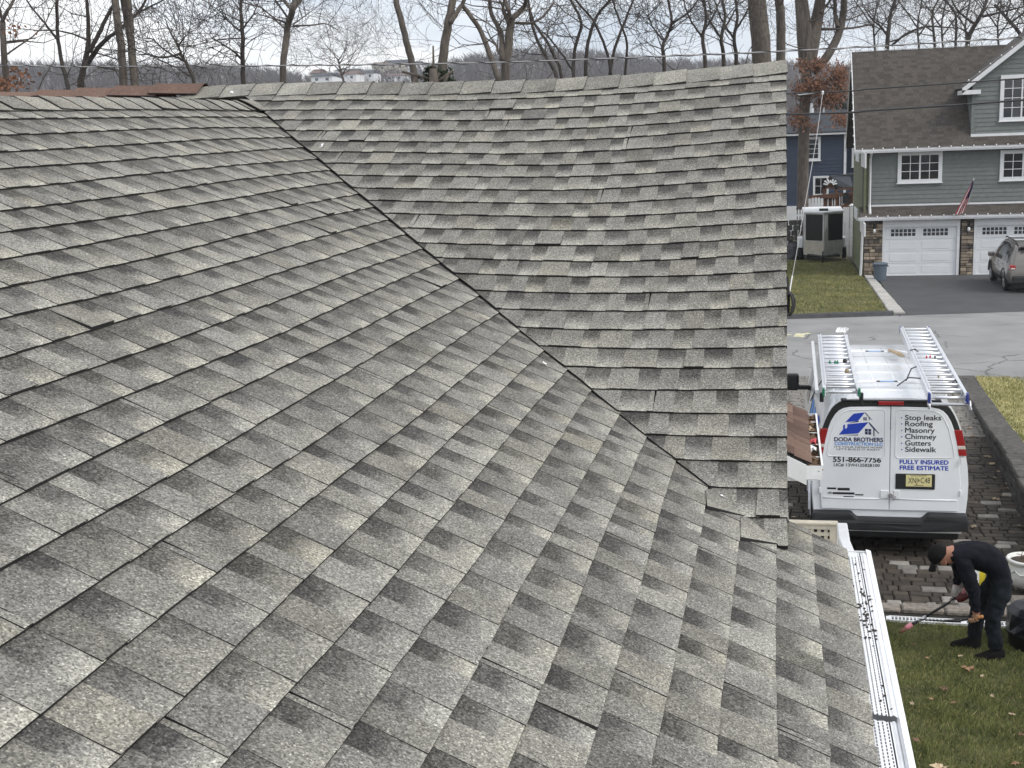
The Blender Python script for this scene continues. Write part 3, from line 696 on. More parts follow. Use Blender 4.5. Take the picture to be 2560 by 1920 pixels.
p0, p1 = on_y(1960, 1298, LY), on_y(2095, 1307, LY); pb = on_y(2094, 1360, LY)[2]
lt = thing('lattice_panel', 'beige square-hole lattice screen standing behind the near gutter end', 'lattice', ((p0[0] + p1[0]) / 2, LY, pb - 1.5))
zt = p1[2]; W_ = p1[0] - p0[0]
MB().bb((p0[0] - .5, LY - .03, zt - .012), (p1[0], LY + .03, zt + .006)).build('top_rail', 'pale_beige', lt, bevel=.004)
MB().bb((p0[0] - .5, LY - .018, zt - .045), (p1[0] - .002, LY + .018, zt - .0125)).build('rail', 'pale_beige', lt)
MB().bb((p1[0] - .055, LY - .022, pb - 1.5), (p1[0] - .004, LY + .022, zt - .0452)).build('stile', 'pale_beige', lt)
sp_ = 16.7 * 8.75 / F
lm = MB()
for i in range(14):
    x = p1[0] - .055 - .014 - i * sp_; lm.bb((x - sp_ * .52, LY - .008, pb - 1.4), (x, LY + .002, zt - .0455))
lm.build('vertical_slats', 'pale_beige', lt)
lm = MB()
for i in range(22):
    z = zt - .046 - sp_ * .5 - i * sp_; lm.bb((p0[0] - .5, LY - .014, z - sp_ * .52), (p1[0] - .056, LY - .0085, z)) 
lm.build('horizontal_slats', 'pale_beige', lt)
MB().bb((p1[0] - .001, LY - .03, pb - 1.5), (p1[0] + .012, LY + .03, zt - .02)).build('red_edge', 'red_dark', lt)
# ---- low brown porch roof with a leaf-filled gutter
PZ = 2.95
n0, n1 = on_z(2057, 1165, PZ), on_z(2041, 1034, PZ)
porch = thing('porch_roof', 'low brown shingled porch roof with white fascia and leaf-filled gutter beside the van', 'roof', (n0[0] - .4, (n0[1] + n1[1]) / 2, 0))
gx = n0[0]; ga, gb = n0[1], n1[1]; ex = gx - .12
def PP(s, t, h): x = ex + t * math.cos(AL) - 0; return (x + h * math.sin(AL), s, PZ + .03 - (x - ex) * .5 + h * math.cos(AL))
sh = SH(); r = random.Random(3)
for k in range(9):
    t1 = .04 - k * .15; s = ga - r.uniform(0, .2)
    while s < gb:
        w = r.choice((.16, .22, .3)); b = r.gauss(.5, .16); piece(sh, PP, max(ga, s), min(gb, s + w), t1 - .18, t1, .009 + r.uniform(0, .004), [(0, b - .2), (1, b)], .3); s += w
sh.build('shingle_field', porch, 'shingle_brown')['kind'] = 'stuff'
MB().add([(ex, ga, PZ + .02), (ex, gb, PZ + .02), (ex - 1.3, gb, PZ + .67), (ex - 1.3, ga, PZ + .67)], [(0, 1, 2, 3)]).build('deck', 'asphalt_edge', porch, solid=.02)
pg = MB(); pf = [(ex - .005, .0), (ex, -.1), (ex + .015, -.115), (ex + .08, -.115), (ex + .105, -.05), (gx, .0), (gx - .012, .002)]
pg.grid(lambda k, y: (pf[int(k)][0], y, PZ + pf[int(k)][1]), list(range(len(pf))), [ga, gb]); pgo = pg.build('gutter', 'gutter_white', porch, solid=.004)
for yy_ in (ga + .002, gb - .002): MB().bb((ex, yy_ - .003, PZ - .11), (gx - .003, yy_ + .003, PZ)).build('end_cap', 'gutter_white', pgo)
for yy_ in np.linspace(ga + .3, gb - .3, 4): MB().bb((ex, yy_ - .008, PZ - .012), (gx - .002, yy_ + .008, PZ - .006)).build('hanger', 'gutter_white', pgo)
lf = MB(); r = random.Random(8)
for i in range(420):
    s = r.uniform(.02, .05); lf.box((r.uniform(ex + .02, gx - .025), r.uniform(ga + .02, gb - .03), PZ - .045 + r.uniform(-.02, .03)), (s, s * r.uniform(.6, 1.6), .003), r.uniform(0, 3), r.uniform(-.6, .6), r.uniform(-.6, .6))
o = lf.build('leaves', 'leaf_brown', pgo); o['kind'] = 'stuff'
for i, (fy, m) in enumerate(((.38, 'red_wrap'), (.25, 'paper'), (.62, 'leaf_pale'))):
    mb = MB(); r = random.Random(i)
    mb.grid(lambda u, v: (lerp(ex + .025, gx - .03, u) + r.uniform(-.006, .006), lerp(ga, gb, fy) + v * .16, PZ + .0 + r.uniform(-.018, .02)), [0, .33, .66, 1], [0, .33, .66, 1])
    tag(mb.build('wrapper', m), ('red crumpled wrapper lying in the leaf-filled porch gutter', 'white crumpled paper scrap lying in the leaf-filled porch gutter', 'pale dry leaf clump in the porch gutter')[i], 'litter', 'scraps in the porch gutter')
# white shed end under the brown roof: rake board, fascia, wall with laps
fy_ = ga
strip_pts = [(ex + .0, fy_, PZ + .0), (ex - 1.3, fy_, PZ + .65)]
mb = MB(); mb.add([(ex + .0, fy_ - .02, PZ + .005), (ex - 1.3, fy_ - .02, PZ + .655), (ex - 1.3, fy_ - .02, PZ + .48), (ex, fy_ - .02, PZ - .15), (ex, fy_, PZ + .005), (ex - 1.3, fy_, PZ + .655), (ex - 1.3, fy_, PZ + .48), (ex, fy_, PZ - .15)], [(0, 1, 2, 3), (7, 6, 5, 4), (0, 4, 5, 1), (3, 2, 6, 7), (0, 3, 7, 4)])
mb.build('rake_board', 'vinyl_white', porch)
MB().prism([(ex - 1.3, PZ - .13), (ex - .02, PZ - .13), (ex - .02, PZ - .01), (ex - 1.3, PZ + .6)], lambda a, b, h: (a, fy_ + .021 + h, b), .08).build('end_wall', 'vinyl_white', porch)
MB().bb((ex - 1.3, gb - .3, 0), (ex - 1.1, gb - .05, PZ - .1)).build('post', 'vinyl_white', porch)
MB().bb((ex - .028, ga, PZ - .13), (ex - .006, gb, PZ + .005)).build('fascia', 'vinyl_white', porch)
# ---- scraps on the roof
def scrap(px, py, pl, s, m, label, seed):
    r = random.Random(seed); mb = MB()
    p = plane_hit(px, py, *pl); mb.grid(lambda u, v: (p[0] + (u - .5) * s + r.uniform(-.1, .1) * s, p[1] + (v - .5) * s * 1.1, p[2] + .024 + (v - .5) * s * (RB if pl[0][1] else 0) - (u - .5) * s * (LT if pl[0][0] else 0) + r.uniform(0, .2) * s), [0, .5, 1], [0, .5, 1]); tag(mb.build('paper_scrap', m), label, 'litter')
PLL = ((LT, 0, 1), CZ - 1.48); PRR = ((0, -RB, 1), CZ + RA)
scrap(797, 378, PRR, .055, 'paper', 'white paper scrap on the shingles near the upper valley', 1)
scrap(1362, 922, PLL, .018, 'paper', 'tiny white scrap on the shingles beside the valley line', 2)
scrap(1808, 1256, PLL, .018, 'paper', 'tiny white scrap at the foot of the valley', 3)
jp = on_y(595, 229, 7.85); mb = MB(); mb.lathe((jp[0], jp[1] - .1, jp[2] - .02), [(.0, 0), (.012, .002), (.014, .012), (.009, .02), (0, .023)], 8)
tag(mb.build('sealant_blob', 'paper', smooth=True), 'white blob of sealant where the two ridges meet', 'sealant')
# ================================================================== van
VX, VY = 1.372, 15.86
van = thing('van', 'white work van with blue house logo and black lettering on its rear doors', 'van', (VX, VY, 0))
HWZ = [(.36, .90), (.50, .93), (.63, .945), (.8, .962), (1.0, .968), (1.2, .955), (1.37, .928), (1.55, .895), (1.7, .862), (1.8, .828), (1.9, .782), (1.97, .738), (2.02, .69), (2.06, .62), (2.083, .50), (2.095, .30), (2.10, 0)]
def hw(z): return float(np.interp(z, [a for a, b in HWZ], [b for a, b in HWZ]))
def lean(z): return .05 * (z - .63)
def ztop(y): return float(np.interp(y, [0, 4.15, 4.85, 5.55, 5.68], [3, 2.08, 1.33, 1.12, .95]))
def wfac(y): return float(np.interp(y, [0, .06, 4.6, 5.5, 5.68], [.985, 1, 1, .95, .86]))
def vpt(y, i):                 # i indexes the profile, negative side first
    z, w = HWZ[min(i, 2 * len(HWZ) - 2 - i)]; sgn = -1 if i < len(HWZ) else 1
    yy_ = y + (lean(z) * max(0, 1 - y / .6) if y < .6 else 0)
    zz = min(z, ztop(yy_) - .0005 * (i + 1)); return (VX + sgn * w * wfac(y), VY + yy_, zz)
mb = MB(); ys = [.0, .03, .1, .3, .6, 1.0, 1.6, 2.2, 2.8, 3.4, 3.9, 4.15, 4.5, 4.85, 5.2, 5.55, 5.68]; NP = 2 * len(HWZ) - 1
mb.grid(lambda y, i: vpt(y, int(i)), ys, list(range(NP)))
mb.f.append(tuple(range(NP))); mb.f.append(tuple(range((len(ys) - 1) * NP, len(ys) * NP))[::-1])
body = mb.build('body', 'van_white', van, smooth=True)
b = body.modifiers.new('split', 'EDGE_SPLIT'); b.split_angle = R_(38)
def rear(a, b, h): return (VX + a, VY + lean(b) - h, b)     # h = outwards from the rear face
def outline(z0, z1, inset, n=14): return [(-(hw(z) * .985 - inset), z) for z in np.linspace(z0, z1, n)]
# black upper surround
lo = outline(1.69, 2.045, .012, 10); MB().prism(lo + [(-a, z) for a, z in lo[::-1]], lambda a, b, h: rear(a, b, h + .001), .012).build('window_surround', 'plastic_black', van, bevel=.006)
mb = MB(); mb.box((VX, VY + lean(2.05) + .03, 2.062), (1.22, .12, .026)); mb.build('spoiler_strip', 'bumper_grey', van, bevel=.01)
MB().prism([(-.155, 2.012), (.155, 2.012), (.155, 2.06), (-.155, 2.06)], lambda a, b, h: rear(a, b, h + .013), .035).build('brake_light', 'lamp_red', van, bevel=.006)
# doors
DZ = [(.655, .835), (1.0, .862), (1.35, .832), (1.55, .80), (1.7, .765), (1.8, .73), (1.88, .685), (1.935, .635), (1.965, .58), (1.982, .50)]
for sgn, nm in ((-1, 'left'), (1, 'right')):
    poly = [(sgn * w, z) for z, w in DZ] + [(sgn * .004, 1.992), (sgn * .004, .652)]
    if sgn > 0: poly = poly[::-1]
    d = MB().prism(poly, lambda a, b, h: rear(a, b, .0135 + h), .012).build('door', 'van_white', van, bevel=.007, seg=2)
    # pressed frame around the upper panel
    P_ = [(.10, 1.955), (.50, 1.945), (.585, 1.915), (.64, 1.85), (.70, 1.72), (.755, 1.5), (.775, 1.37), (.755, 1.345), (.10, 1.33), (.065, 1.36), (.065, 1.92)]
    MB().tube([rear(sgn * a, z, .0255) for a, z in P_ + [P_[0]]], .0065, 5, False).build('pressed_rib', 'van_white', d, smooth=True)
    MB().tube([rear(sgn * .03, .80, .025), rear(sgn * .5, .795, .025), rear(sgn * .82, .80, .025)], .009, 5).build('crease', 'van_white', d, smooth=True)
    for hz in (.86, 1.28): MB().bb((VX + sgn * .86 - .012, VY - .03, hz), (VX + sgn * .86 + .012, VY - .004, hz + .07)).build('hinge', 'van_white', d, bevel=.004)
# tail lamps
for sgn in (-1, 1):
    def lp(z0, z1, m, nm):
        n = 5; zs = np.linspace(z0, z1, n); out = [(sgn * (hw(z) * .985 + .010), z) for z in zs]; inn = [(sgn * (hw(z) * .985 - .085), z) for z in zs[::-1]]; pl = out + inn
        if sgn > 0: pl = pl[::-1]
        return MB().prism(pl[::-1], lambda a, b, h: rear(a, b, .03 - h), .15).build(nm, m, tl if tl else van, bevel=.006)
    tl = None; tl = lp(1.372, 1.455, 'lamp_red', 'tail_light'); lp(1.4555, 1.50, 'lamp_clear', 'reversing_lens'); lp(1.5005, 1.70, 'lamp_red', 'brake_lens')
# bumper with step
bp = [(-.95, .43), (-.955, .55), (-.94, .632), (-.47, .632), (-.40, .56), (.40, .56), (.47, .632), (.94, .632), (.955, .55), (.95, .43), (.42, .41), (-.42, .41)]
bump = MB().prism(bp, lambda a, b, h: (VX + a, VY + .02 - h - .02 * (b < .5), b), .16).build('bumper', 'bumper_grey', van, bevel=.022, seg=2)
MB().bb((VX - .39, VY - .165, .505), (VX + .39, VY - .0, .522)).build('step_pad', 'plastic_black', bump, bevel=.006)
# plate recess, plate, lock, badges, lettering (positions read off the photo)
YR = VY - .0
def D(zx, zy): p = on_y(2020 + zx / 4.61, 1000 + zy / 4.61, YR); return (p[0] - VX, p[2])
def rrect(p, q, h0, t, nm, m, par, bev=.004):
    (x0, z1), (x1, z0) = D(*p), D(*q); return MB().prism([(x0, z0), (x1, z0), (x1, z1), (x0, z1)], lambda a, b, h: rear(a, b, h0 + h), t).build(nm, m, par, bevel=bev)
pr = rrect((1010, 845), (1460, 1030), .0257, .012, 'plate_recess', 'plastic_black', van, .006)
pl = rrect((1128, 858), (1422, 996), .0380, .004, 'licence_plate', 'plate_yellow', pr, .003)
def cap_h():
    cu = bpy.data.curves.new('t', 'FONT'); cu.body = 'H'; o = bpy.data.objects.new('t', cu); COL.objects.link(o); me = bpy.data.meshes.new_from_object(o.evaluated_get(bpy.context.evaluated_depsgraph_get())); r = max(v.co.y for v in me.vertices); bpy.data.objects.remove(o); return r
def text(body_, x0, x1, zb, ch, m, par, nm='lettering', h=.0262, bold=.03, fn=None):
    cu = bpy.data.curves.new('t', 'FONT'); cu.body = body_; cu.extrude = .004; o = bpy.data.objects.new('t', cu); COL.objects.link(o)
    bpy.context.view_layer.update(); me = bpy.data.meshes.new_from_object(o.evaluated_get(bpy.context.evaluated_depsgraph_get())); bpy.data.objects.remove(o)
    xs_ = [v.co.x for v in me.vertices]; a, b_ = min(xs_), max(xs_); sx = (x1 - x0) / (b_ - a); sy = ch / CAPH
    org = ORG.get(par.name, (0, 0, 0))
    for v in me.vertices:
        X = x0 + (v.co.x - a) * sx; Z = zb + v.co.y * sy; p = (fn or rear)(X, Z, h + (.0008 if v.co.z > 0 else 0)); v.co = (p[0] - org[0], p[1] - org[1], p[2] - org[2])
    if bold:                   # heavier strokes: the same glyphs laid again a hair to each side
        vs0 = [tuple(v.co) for v in me.vertices]; fs0 = [tuple(p.vertices) for p in me.polygons]; n0_ = len(vs0); V_, F2 = [], []; dd = bold * ch * .9
        for k, (dx, dz) in enumerate(((0, 0), (-dd, 0), (dd, 0), (0, dd * .8), (0, -dd * .8))): V_ += [(a + dx, b2 - k * .0002, c + dz) for a, b2, c in vs0]; F2 += [tuple(i + k * n0_ for i in f) for f in fs0]
        me = bpy.data.meshes.new(nm); me.from_pydata(V_, [], F2)
    me.materials.clear(); me.materials.append(M[m]); ob = bpy.data.objects.new(nm, me); COL.objects.link(ob); ob.parent = par; ORG[ob.name] = org; return ob
CAPH = cap_h()
def T(s, za, zb_, top, m, par=van, bold=.03, h=.0265):          # za/zb: left/right px of the baseline, top: px of cap top at left
    (x0, zb0), (x1, _), (_, zt) = D(*za), D(*zb_), D(za[0], top); return text(s, x0, x1, zb0, zt - zb0, m, par, bold=bold, h=h)
for i, (w_, xr) in enumerate((('Stop leaks', 1538), ('Roofing', 1440), ('Masonry', 1462), ('Chimney', 1480), ('Gutters', 1416), ('Sidewalk', 1478))):
    yb = (236, 306, 380, 452, 526, 598)[i]; T(w_, (1122, yb), (xr, yb), yb - 56, 'black_print')
    c = D(1082, yb - 24); mb = MB(); mb.prism([(c[0] + .0085 * math.cos(q), c[1] + .0085 * math.sin(q)) for q in np.linspace(0, 6.28, 9)[:-1]], lambda a, b, h: rear(a, b, .0262 + h), .001); mb.build('bullet', 'blue_print', van)
T('FULLY INSURED', (1058, 736), (1618, 736), 690, 'blue_print', bold=.06); T('FREE ESTIMATE', (1058, 802), (1616, 802), 756, 'blue_print', bold=.06)
T('DODA BROTHERS', (304, 478), (864, 490), 434, 'navy_print', bold=.06); T('CONSTRUCTION LLC', (306, 522), (862, 534), 488, 'sky_print', bold=.055)
T("IT'S YOUR DREAM HOME", (306, 552), (858, 566), 534, 'black_print', bold=.0); T("LET'S BUILD IT RIGHT", (330, 578), (832, 590), 560, 'black_print', bold=.0)
T('551-866-7756', (290, 712), (840, 722), 656, 'black_print', bold=.055); T('LIC# 13VH125828100', (298, 762), (826, 774), 730, 'black_print', bold=.03)
T('XNJ', (1152, 952), (1258, 952), 890, 'black_print', pl, .0, .0425); T('C48', (1296, 952), (1404, 952), 890, 'black_print', pl, .0, .0425)
for pts in (((1268, 905), (1284, 915), (1280, 940), (1270, 935)), ((1180, 866), (1370, 866), (1370, 872), (1180, 872)), ((1218, 976), (1332, 976), (1332, 981), (1218, 981))):
    MB().prism([D(*p) for p in pts][::-1], lambda a, b, h: rear(a, b, .0425 + h), .0008).build('plate_print', 'black_print', pl)
def shape(pts, m): MB().prism([D(*p) for p in pts][::-1], lambda a, b, h: rear(a, b, .0263 + h), .001).build('logo_shape', m, van)
shape([(432, 262), (520, 172), (540, 163), (660, 150), (585, 240), (565, 250)], 'blue_print')
shape([(665, 150), (748, 243), (735, 236), (712, 215), (712, 243), (703, 236), (703, 205), (660, 160)], 'navy_print')
shape([(470, 272), (585, 245), (588, 258), (480, 273)], 'navy_print')
shape([(355, 405), (405, 345), (405, 300), (428, 285), (428, 335), (442, 335), (455, 318), (455, 285), (700, 262), (580, 390)], 'blue_print')
shape([(400, 412), (578, 402), (578, 414)], 'navy_print')
shape([(700, 262), (715, 268), (822, 388), (816, 395), (768, 348), (768, 428), (755, 418), (755, 340), (708, 285)], 'navy_print')
for (x0, y0, s_) in ((640, 205, 17), (662, 207, 17), (640, 224, 17), (662, 226, 17), (658, 338, 32), (697, 340, 32), (658, 372, 32), (697, 374, 32)):
    shape([(x0, y0), (x0 + s_, y0), (x0 + s_, y0 + s_ * .95), (x0, y0 + s_ * .95)], 'navy_print')
for p, q in (((220, 1003), (325, 1026)), ((340, 1008), (480, 1040)), ((285, 1056), (535, 1086)), ((543, 1080), (638, 1096)), ((408, 1102), (525, 1116))): rrect(p, q, .0258, .002, 'badge', 'black_print', van, .001)
c = D(255, 1063); MB().prism([(c[0] + .034 * math.cos(q), c[1] + .014 * math.sin(q)) for q in np.linspace(0, 6.28, 15)[:-1]], lambda a, b, h: rear(a, b, .0258 + h), .004).build('badge', 'steel', van)
lk = rrect((832, 1035), (930, 1128), .0258, .014, 'lock_hasp', 'white_paint', van, .006); rrect((985, 1035), (1055, 1135), .0258, .014, 'lock_hasp', 'white_paint', van, .006)
c = D(950, 1085); MB().prism([(c[0] + .03 * math.cos(q), c[1] + .034 * math.sin(q)) for q in np.linspace(0, 6.28, 13)[:-1]], lambda a, b, h: rear(a, b, .04 + h), .02).build('padlock', 'steel', van, bevel=.006)
c = D(985, 1140); MB().tube([rear(c[0] - .02, c[1] + .05, .045), rear(c[0], c[1] - .01, .05), rear(c[0] + .02, c[1] + .05, .045)], .008, 5).build('shackle', 'steel', van)
# wheels
def wheel(par, x, y, z, r, w, rimm='steel', cx=1):
    mb = MB(); n = 24; pr_ = [(-w / 2, r * .68), (-w / 2, r * .93), (-w * .36, r), (w * .36, r), (w / 2, r * .93), (w / 2, r * .68)]
    mb.grid(lambda k, q: (x + pr_[int(k)][0], y + pr_[int(k)][1] * math.cos(q), z + pr_[int(k)][1] * math.sin(q)), list(range(6)), list(np.linspace(0, 6.2832, n + 1)))
    wo_ = mb.build('wheel', 'rubber', par, smooth=True)
    rm = MB(); xo = x + cx * w * .47
    rm.grid(lambda k, q: (xo - cx * (0.0, .02, .05)[int(k)], y + r * (.69, .62, .12)[int(k)] * math.cos(q), z + r * (.69, .62, .12)[int(k)] * math.sin(q)), [0, 1, 2], list(np.linspace(0, 6.2832, n + 1)))
    rm.build('rim', 'plastic_black', wo_, smooth=True)
    sp = MB()
    for k in range(5):
        q = k * 2 * math.pi / 5 + .3; d = Vector((0, math.cos(q), math.sin(q))); e_ = Vector((0, -math.sin(q), math.cos(q)))
        sp.add([Vector((xo + cx * .004, y, z)) + d * r * a + e_ * r * b_ for a, b_ in ((.08, -.1), (.64, -.13), (.64, .13), (.08, .1))], [(0, 1, 2, 3)])
    sp.grid(lambda k, q: (xo + cx * .003, y + r * (.7, .61)[int(k)] * math.cos(q), z + r * (.7, .61)[int(k)] * math.sin(q)), [0, 1], list(np.linspace(0, 6.2832, n + 1)))
    sp.build('spokes', rimm, wo_, solid=.01); return wo_
for sx in (-1, 1):
    for yw in (1.28, 4.72): wheel(van, VX + sx * .82, VY + yw, .375, .375, .25, cx=sx)
    for yw in (1.28, 4.72):
        MB().grid(lambda k, q: (VX + sx * (.955, .985)[int(k)], VY + yw + (.46) * math.cos(q), .375 + .46 * math.sin(q)), [0, 1], list(np.linspace(.0, 3.1416, 13))).build('wheel_arch', 'van_white', van, solid=.02)
MB().bb((VX - .86, VY + .02, .26), (VX + .86, VY + .1, .40)).build('bumper_shade', 'plastic_black', van, bevel=.02)  # added black box standing in for the shade below the rear bumper
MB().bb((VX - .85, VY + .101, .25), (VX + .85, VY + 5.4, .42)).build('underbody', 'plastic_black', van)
# side: windows of the cab, windscreen, mirrors, side lettering blocks, door handle
def sidep(y0, y1, z0, z1, m, nm, sx=-1, off=.006, skew=0):
    mb = MB(); mb.grid(lambda y, z: (VX + sx * (hw(z) + off), VY + y + skew * (z - z0), z), [y0, lerp(y0, y1, .5), y1], list(np.linspace(z0, z1, 5)), sx > 0); return mb.build(nm, m, van, smooth=True)
for sx in (-1, 1):
    sidep(3.35, 4.1, 1.28, 1.82, 'window_glass', 'side_window', sx)
    MB().tube([(VX + sx * (hw(z) + .004), VY + 2.45, z) for z in np.linspace(.5, 2.0, 8)], .005, 4).build('panel_seam', 'bumper_grey', van)
    mir = MB().box((VX + sx * 1.17, VY + 4.0, 1.50), (.19, .11, .27)).build('mirror', 'plastic_black', van, bevel=.035, seg=3)
    MB().box((VX + sx * 1.0, VY + 4.05, 1.40), (.26, .06, .07)).build('arm', 'plastic_black', mir, bevel=.015)
mb = MB(); mb.grid(lambda u, v: (VX + u * lerp(.66, .82, v), VY + lerp(4.22, 4.82, v) - .02, lerp(2.02, 1.37, v) + .025), [-1, -.5, 0, .5, 1], [0, .5, 1]); mb.build('windscreen', 'window_glass', van, smooth=True)
for y0, y1, z0, z1, m in ((.35, .75, 1.62, 1.72, 'blue_print'), (.9, 1.7, 1.3, 1.62, 'sky_print'), (1.9, 2.3, 1.25, 1.6, 'sky_print'), (.9, 2.3, 1.08, 1.16, 'navy_print')): sidep(y0, y1, z0, z1, m, 'side_print', skew=.2)
# roof ribs and rack bars
rz = lambda x: 2.098 - .035 * (abs(x) / .6) ** 3
for yy_ in (.55, 1.15, 1.75, 2.35, 2.95, 3.5): MB().tube([(VX + x, VY + yy_, rz(x) + .0) for x in np.linspace(-.56, .56, 9)], .012, 6).build('roof_rib', 'van_white', van, smooth=True)
for xx in (-.42, -.14, .14, .42): MB().tube([(VX + xx, VY + .3, rz(xx) - .006), (VX + xx, VY + 3.7, rz(xx) - .006)], .011, 6).build('roof_rib', 'van_white', van, smooth=True)
rack = thing('ladder_rack', 'white steel ladder rack with curved cross bars bolted on the van roof', 'rack', (VX, VY + 1.5, 2.1))
for py_, nm in ((960, 0), (884, 1), (1020, 2)):
    q = on_z(2226, py_, 2.15)[1] if py_ < 1000 else VY + .06
    cb = MB(); xs_ = np.linspace(-.80, .80, 13)
    cb.grid(lambda x, k: (VX + x, q + (-.03, .03)[int(k)], 2.185 - .05 * (abs(x) / .8) ** 2), list(xs_), [0, 1]); c_ = cb.build('cross_bar', 'white_paint', rack, solid=.02) if nm < 2 else None
    if nm < 2: 
        MB().bb((VX - .085, q - .032, 2.187), (VX + .085, q + .032, 2.190)).build('sticker', 'tape_blue', c_)
        for s_ in (-1, 1): MB().bb((VX + s_ * .11 - .022, q - .033, 2.1865), (VX + s_ * .11 + .022, q + .033, 2.1905)).build('end_plate', 'plastic_black', c_)
        for s_ in (-1, 1): MB().tube([(VX + s_ * .72, q, 2.145), (VX + s_ * .74, q, 1.99)], .018, 6).build('foot', 'white_paint', rack)
for s_ in (-1, 1): MB().tube([(VX + s_ * .70, VY + .1, 2.15), (VX + s_ * .70, VY + 3.4, 2.15)], .014, 6).build('side_rail', 'white_paint', rack)
# ---- ladders
def ladder(name, label, A, B, A2, B2, zz, rung_m, end_m, th=.085):
    """A,B rear ends of the two rails (px); A2,B2 their front ends (px)"""
    a, b, a2, b2 = (on_z(*p, zz) for p in (A, B, A2, B2))
    mid0, mid1 = (a + b) / 2, (a2 + b2) / 2; L0 = np.linalg.norm(mid1 - mid0); wv = (b - a); wv[2] = 0; w = np.linalg.norm(((b - a) + (b2 - a2)) / 2)
    yaw = math.atan2(-(mid1 - mid0)[0], (mid1 - mid0)[1])
    t = thing(name, label, 'ladder', mid0, yaw)
    for s_ in (-1, 1):
        mb = MB(); x = s_ * w / 2; mb.box((x, L0 / 2, 0), (.018, L0, th)); 
        for k in (-1, 1): mb.box((x - s_ * .014, L0 / 2, k * (th / 2 - .0035)), (.03, L0 + .002, .006))
        mb.build('rail', 'aluminium', t, world=False)
        MB().box((x, .04, 0), (.03, .085, th + .016)).build('end_cap', end_m, t, world=False, bevel=.006)
        MB().box((x, L0 - .03, 0), (.026, .06, th + .012)).build('end_cap', end_m if end_m != 'green_plastic' else 'aluminium', t, world=False, bevel=.006)
        # fly section rail just inside
        MB().box((s_ * (w / 2 - .032), L0 / 2 + .12, .03), (.016, L0 - .3, .07)).build('fly_rail', 'aluminium', t, world=False)
    n = int(L0 / .305)
    for i in range(n):
        y = .14 + i * .305
        MB().tube([(-w / 2, y, -.02), (w / 2, y, -.02)], .019, 8).build('rung', rung_m, t, world=False, smooth=True)
        MB().tube([(-w / 2 + .03, y + .15, .045), (w / 2 - .03, y + .15, .045)], .019, 8).build('rung', rung_m, t, world=False, smooth=True)
    return t, L0, w
lz_, rz_ = 2.27, 2.30
ld, L1, w1 = ladder('ladder', 'aluminium extension ladder with green end caps, tied on the van roof beside the house', (2062, 984), (2145, 980), (2047, 846), (2115, 842), lz_, 'aluminium', 'green_plastic')
for i, (x, y, m) in enumerate(((-.1, 1.62, 'green_plastic'), (-.03, 1.62, 'green_plastic'), (0.0, 1.62, 'green_plastic'), (.1, 1.7, 'plastic_black'), (.1, .98, 'leaf_pale'))):
    mb = MB(); mb.lathe((x, y, .06), [(.02 if i < 3 else .03, 0), (.014 if i < 3 else .03, .025), (.002 if i < 3 else .02, .05)], 6 if i < 3 else 8); mb.build('clip', m, ld, world=False)
MB().tube([(-.22, .75, .0), (-.3, .62, -.1), (-.36, .45, -.2)], .009, 5).build('strap', 'plastic_black', ld, world=False)
MB().box((w1 / 2 + .03, .12, -.1), (.05, .05, .16)).build('clamp', 'plastic_black', ld, world=False, bevel=.01); MB().box((-w1 / 2 - .02, .1, -.08), (.05, .05, .12)).build('clamp', 'plastic_black', ld, world=False, bevel=.01)
MB().tube([(-w1 / 2 - .075, .2, -.03), (-w1 / 2 - .085, L1 * .97, -.05)], .025, 6).build('side_pole', 'vinyl_white', ld, world=False)
ld2, L2, w2 = ladder('ladder', 'aluminium extension ladder with blue end caps, tied on the van roof on the lawn side', (2327, 993), (2416, 1000), (2253, 822), (2320, 828), rz_, 'aluminium', 'blue_plastic', .10)
for pts in (((-w2 / 2, 1.2, 0), (-w2 / 2 - .15, 1.15, .02), (-w2 / 2 - .3, 1.0, -.06)), ((-w2 / 2, 1.85, .03), (-w2 / 2 - .08, 1.7, .03), (-w2 / 2 - .16, 1.45, -.08)), ((-w2 / 2 - .01, 2.9, .06), (-w2 / 2 + .06, 2.95, .07), (-w2 / 2 + .09, 2.8, .05)), ((.1, .6, .06), (.15, .75, .08), (.19, .6, .0))): MB().tube(pts, .009, 5).build('strap', 'plastic_black', ld2, world=False)
for i, (x, y, m) in enumerate(((-.05, 2.35, 'red_wrap'), (.0, 2.38, 'red_wrap'), (.06, 2.36, 'plastic_black'), (-.02, 1.0, 'leaf_pale'))): MB().box((x, y, .065), (.022, .035, .04)).build('clip', m, ld2, world=False, bevel=.01)
for x in (-w2 / 2, w2 / 2 + .03): MB().tube([(x, .05, -.04), (x, .0, -.09), (x + .01, -.01, -.12), (x, .03, -.125)], .016, 6).build('hook', 'steel', ld2, world=False)
MB().tube([(-w2 / 2 - .02, .05, -.08), (w2 / 2 + .05, .05, -.08)], .02, 8).build('rack_bar', 'steel', ld2, world=False)
p = on_z(2105, 826, 2.28); r = random.Random(4); mb = MB(); mb.grid(lambda u, v: (p[0] + (u - .5) * .17 + r.uniform(-.02, .02), p[1] + (v - .5) * .10 + r.uniform(-.02, .02), 2.30 + r.uniform(-.05, .06) - .02), [0, .25, .5, .75, 1], [0, .5, 1])
tag(mb.build('rag', 'paper', solid=.012), 'white rag tied to the front tip of the green-capped ladder', 'rag')
p = on_z(2243, 885, 2.2); MB_ = MB().tube([(p[0] - .09, p[1] + .35, 2.2), (p[0] + .03, p[1] - .02, 2.2), (p[0] + .08, p[1] - .18, 2.2)], [.02, .04, .012], 6); tag(MB_.build('wood_stick', 'leaf_pale'), 'short tan wooden stick lying on the van roof by the blue-capped ladder', 'stick')
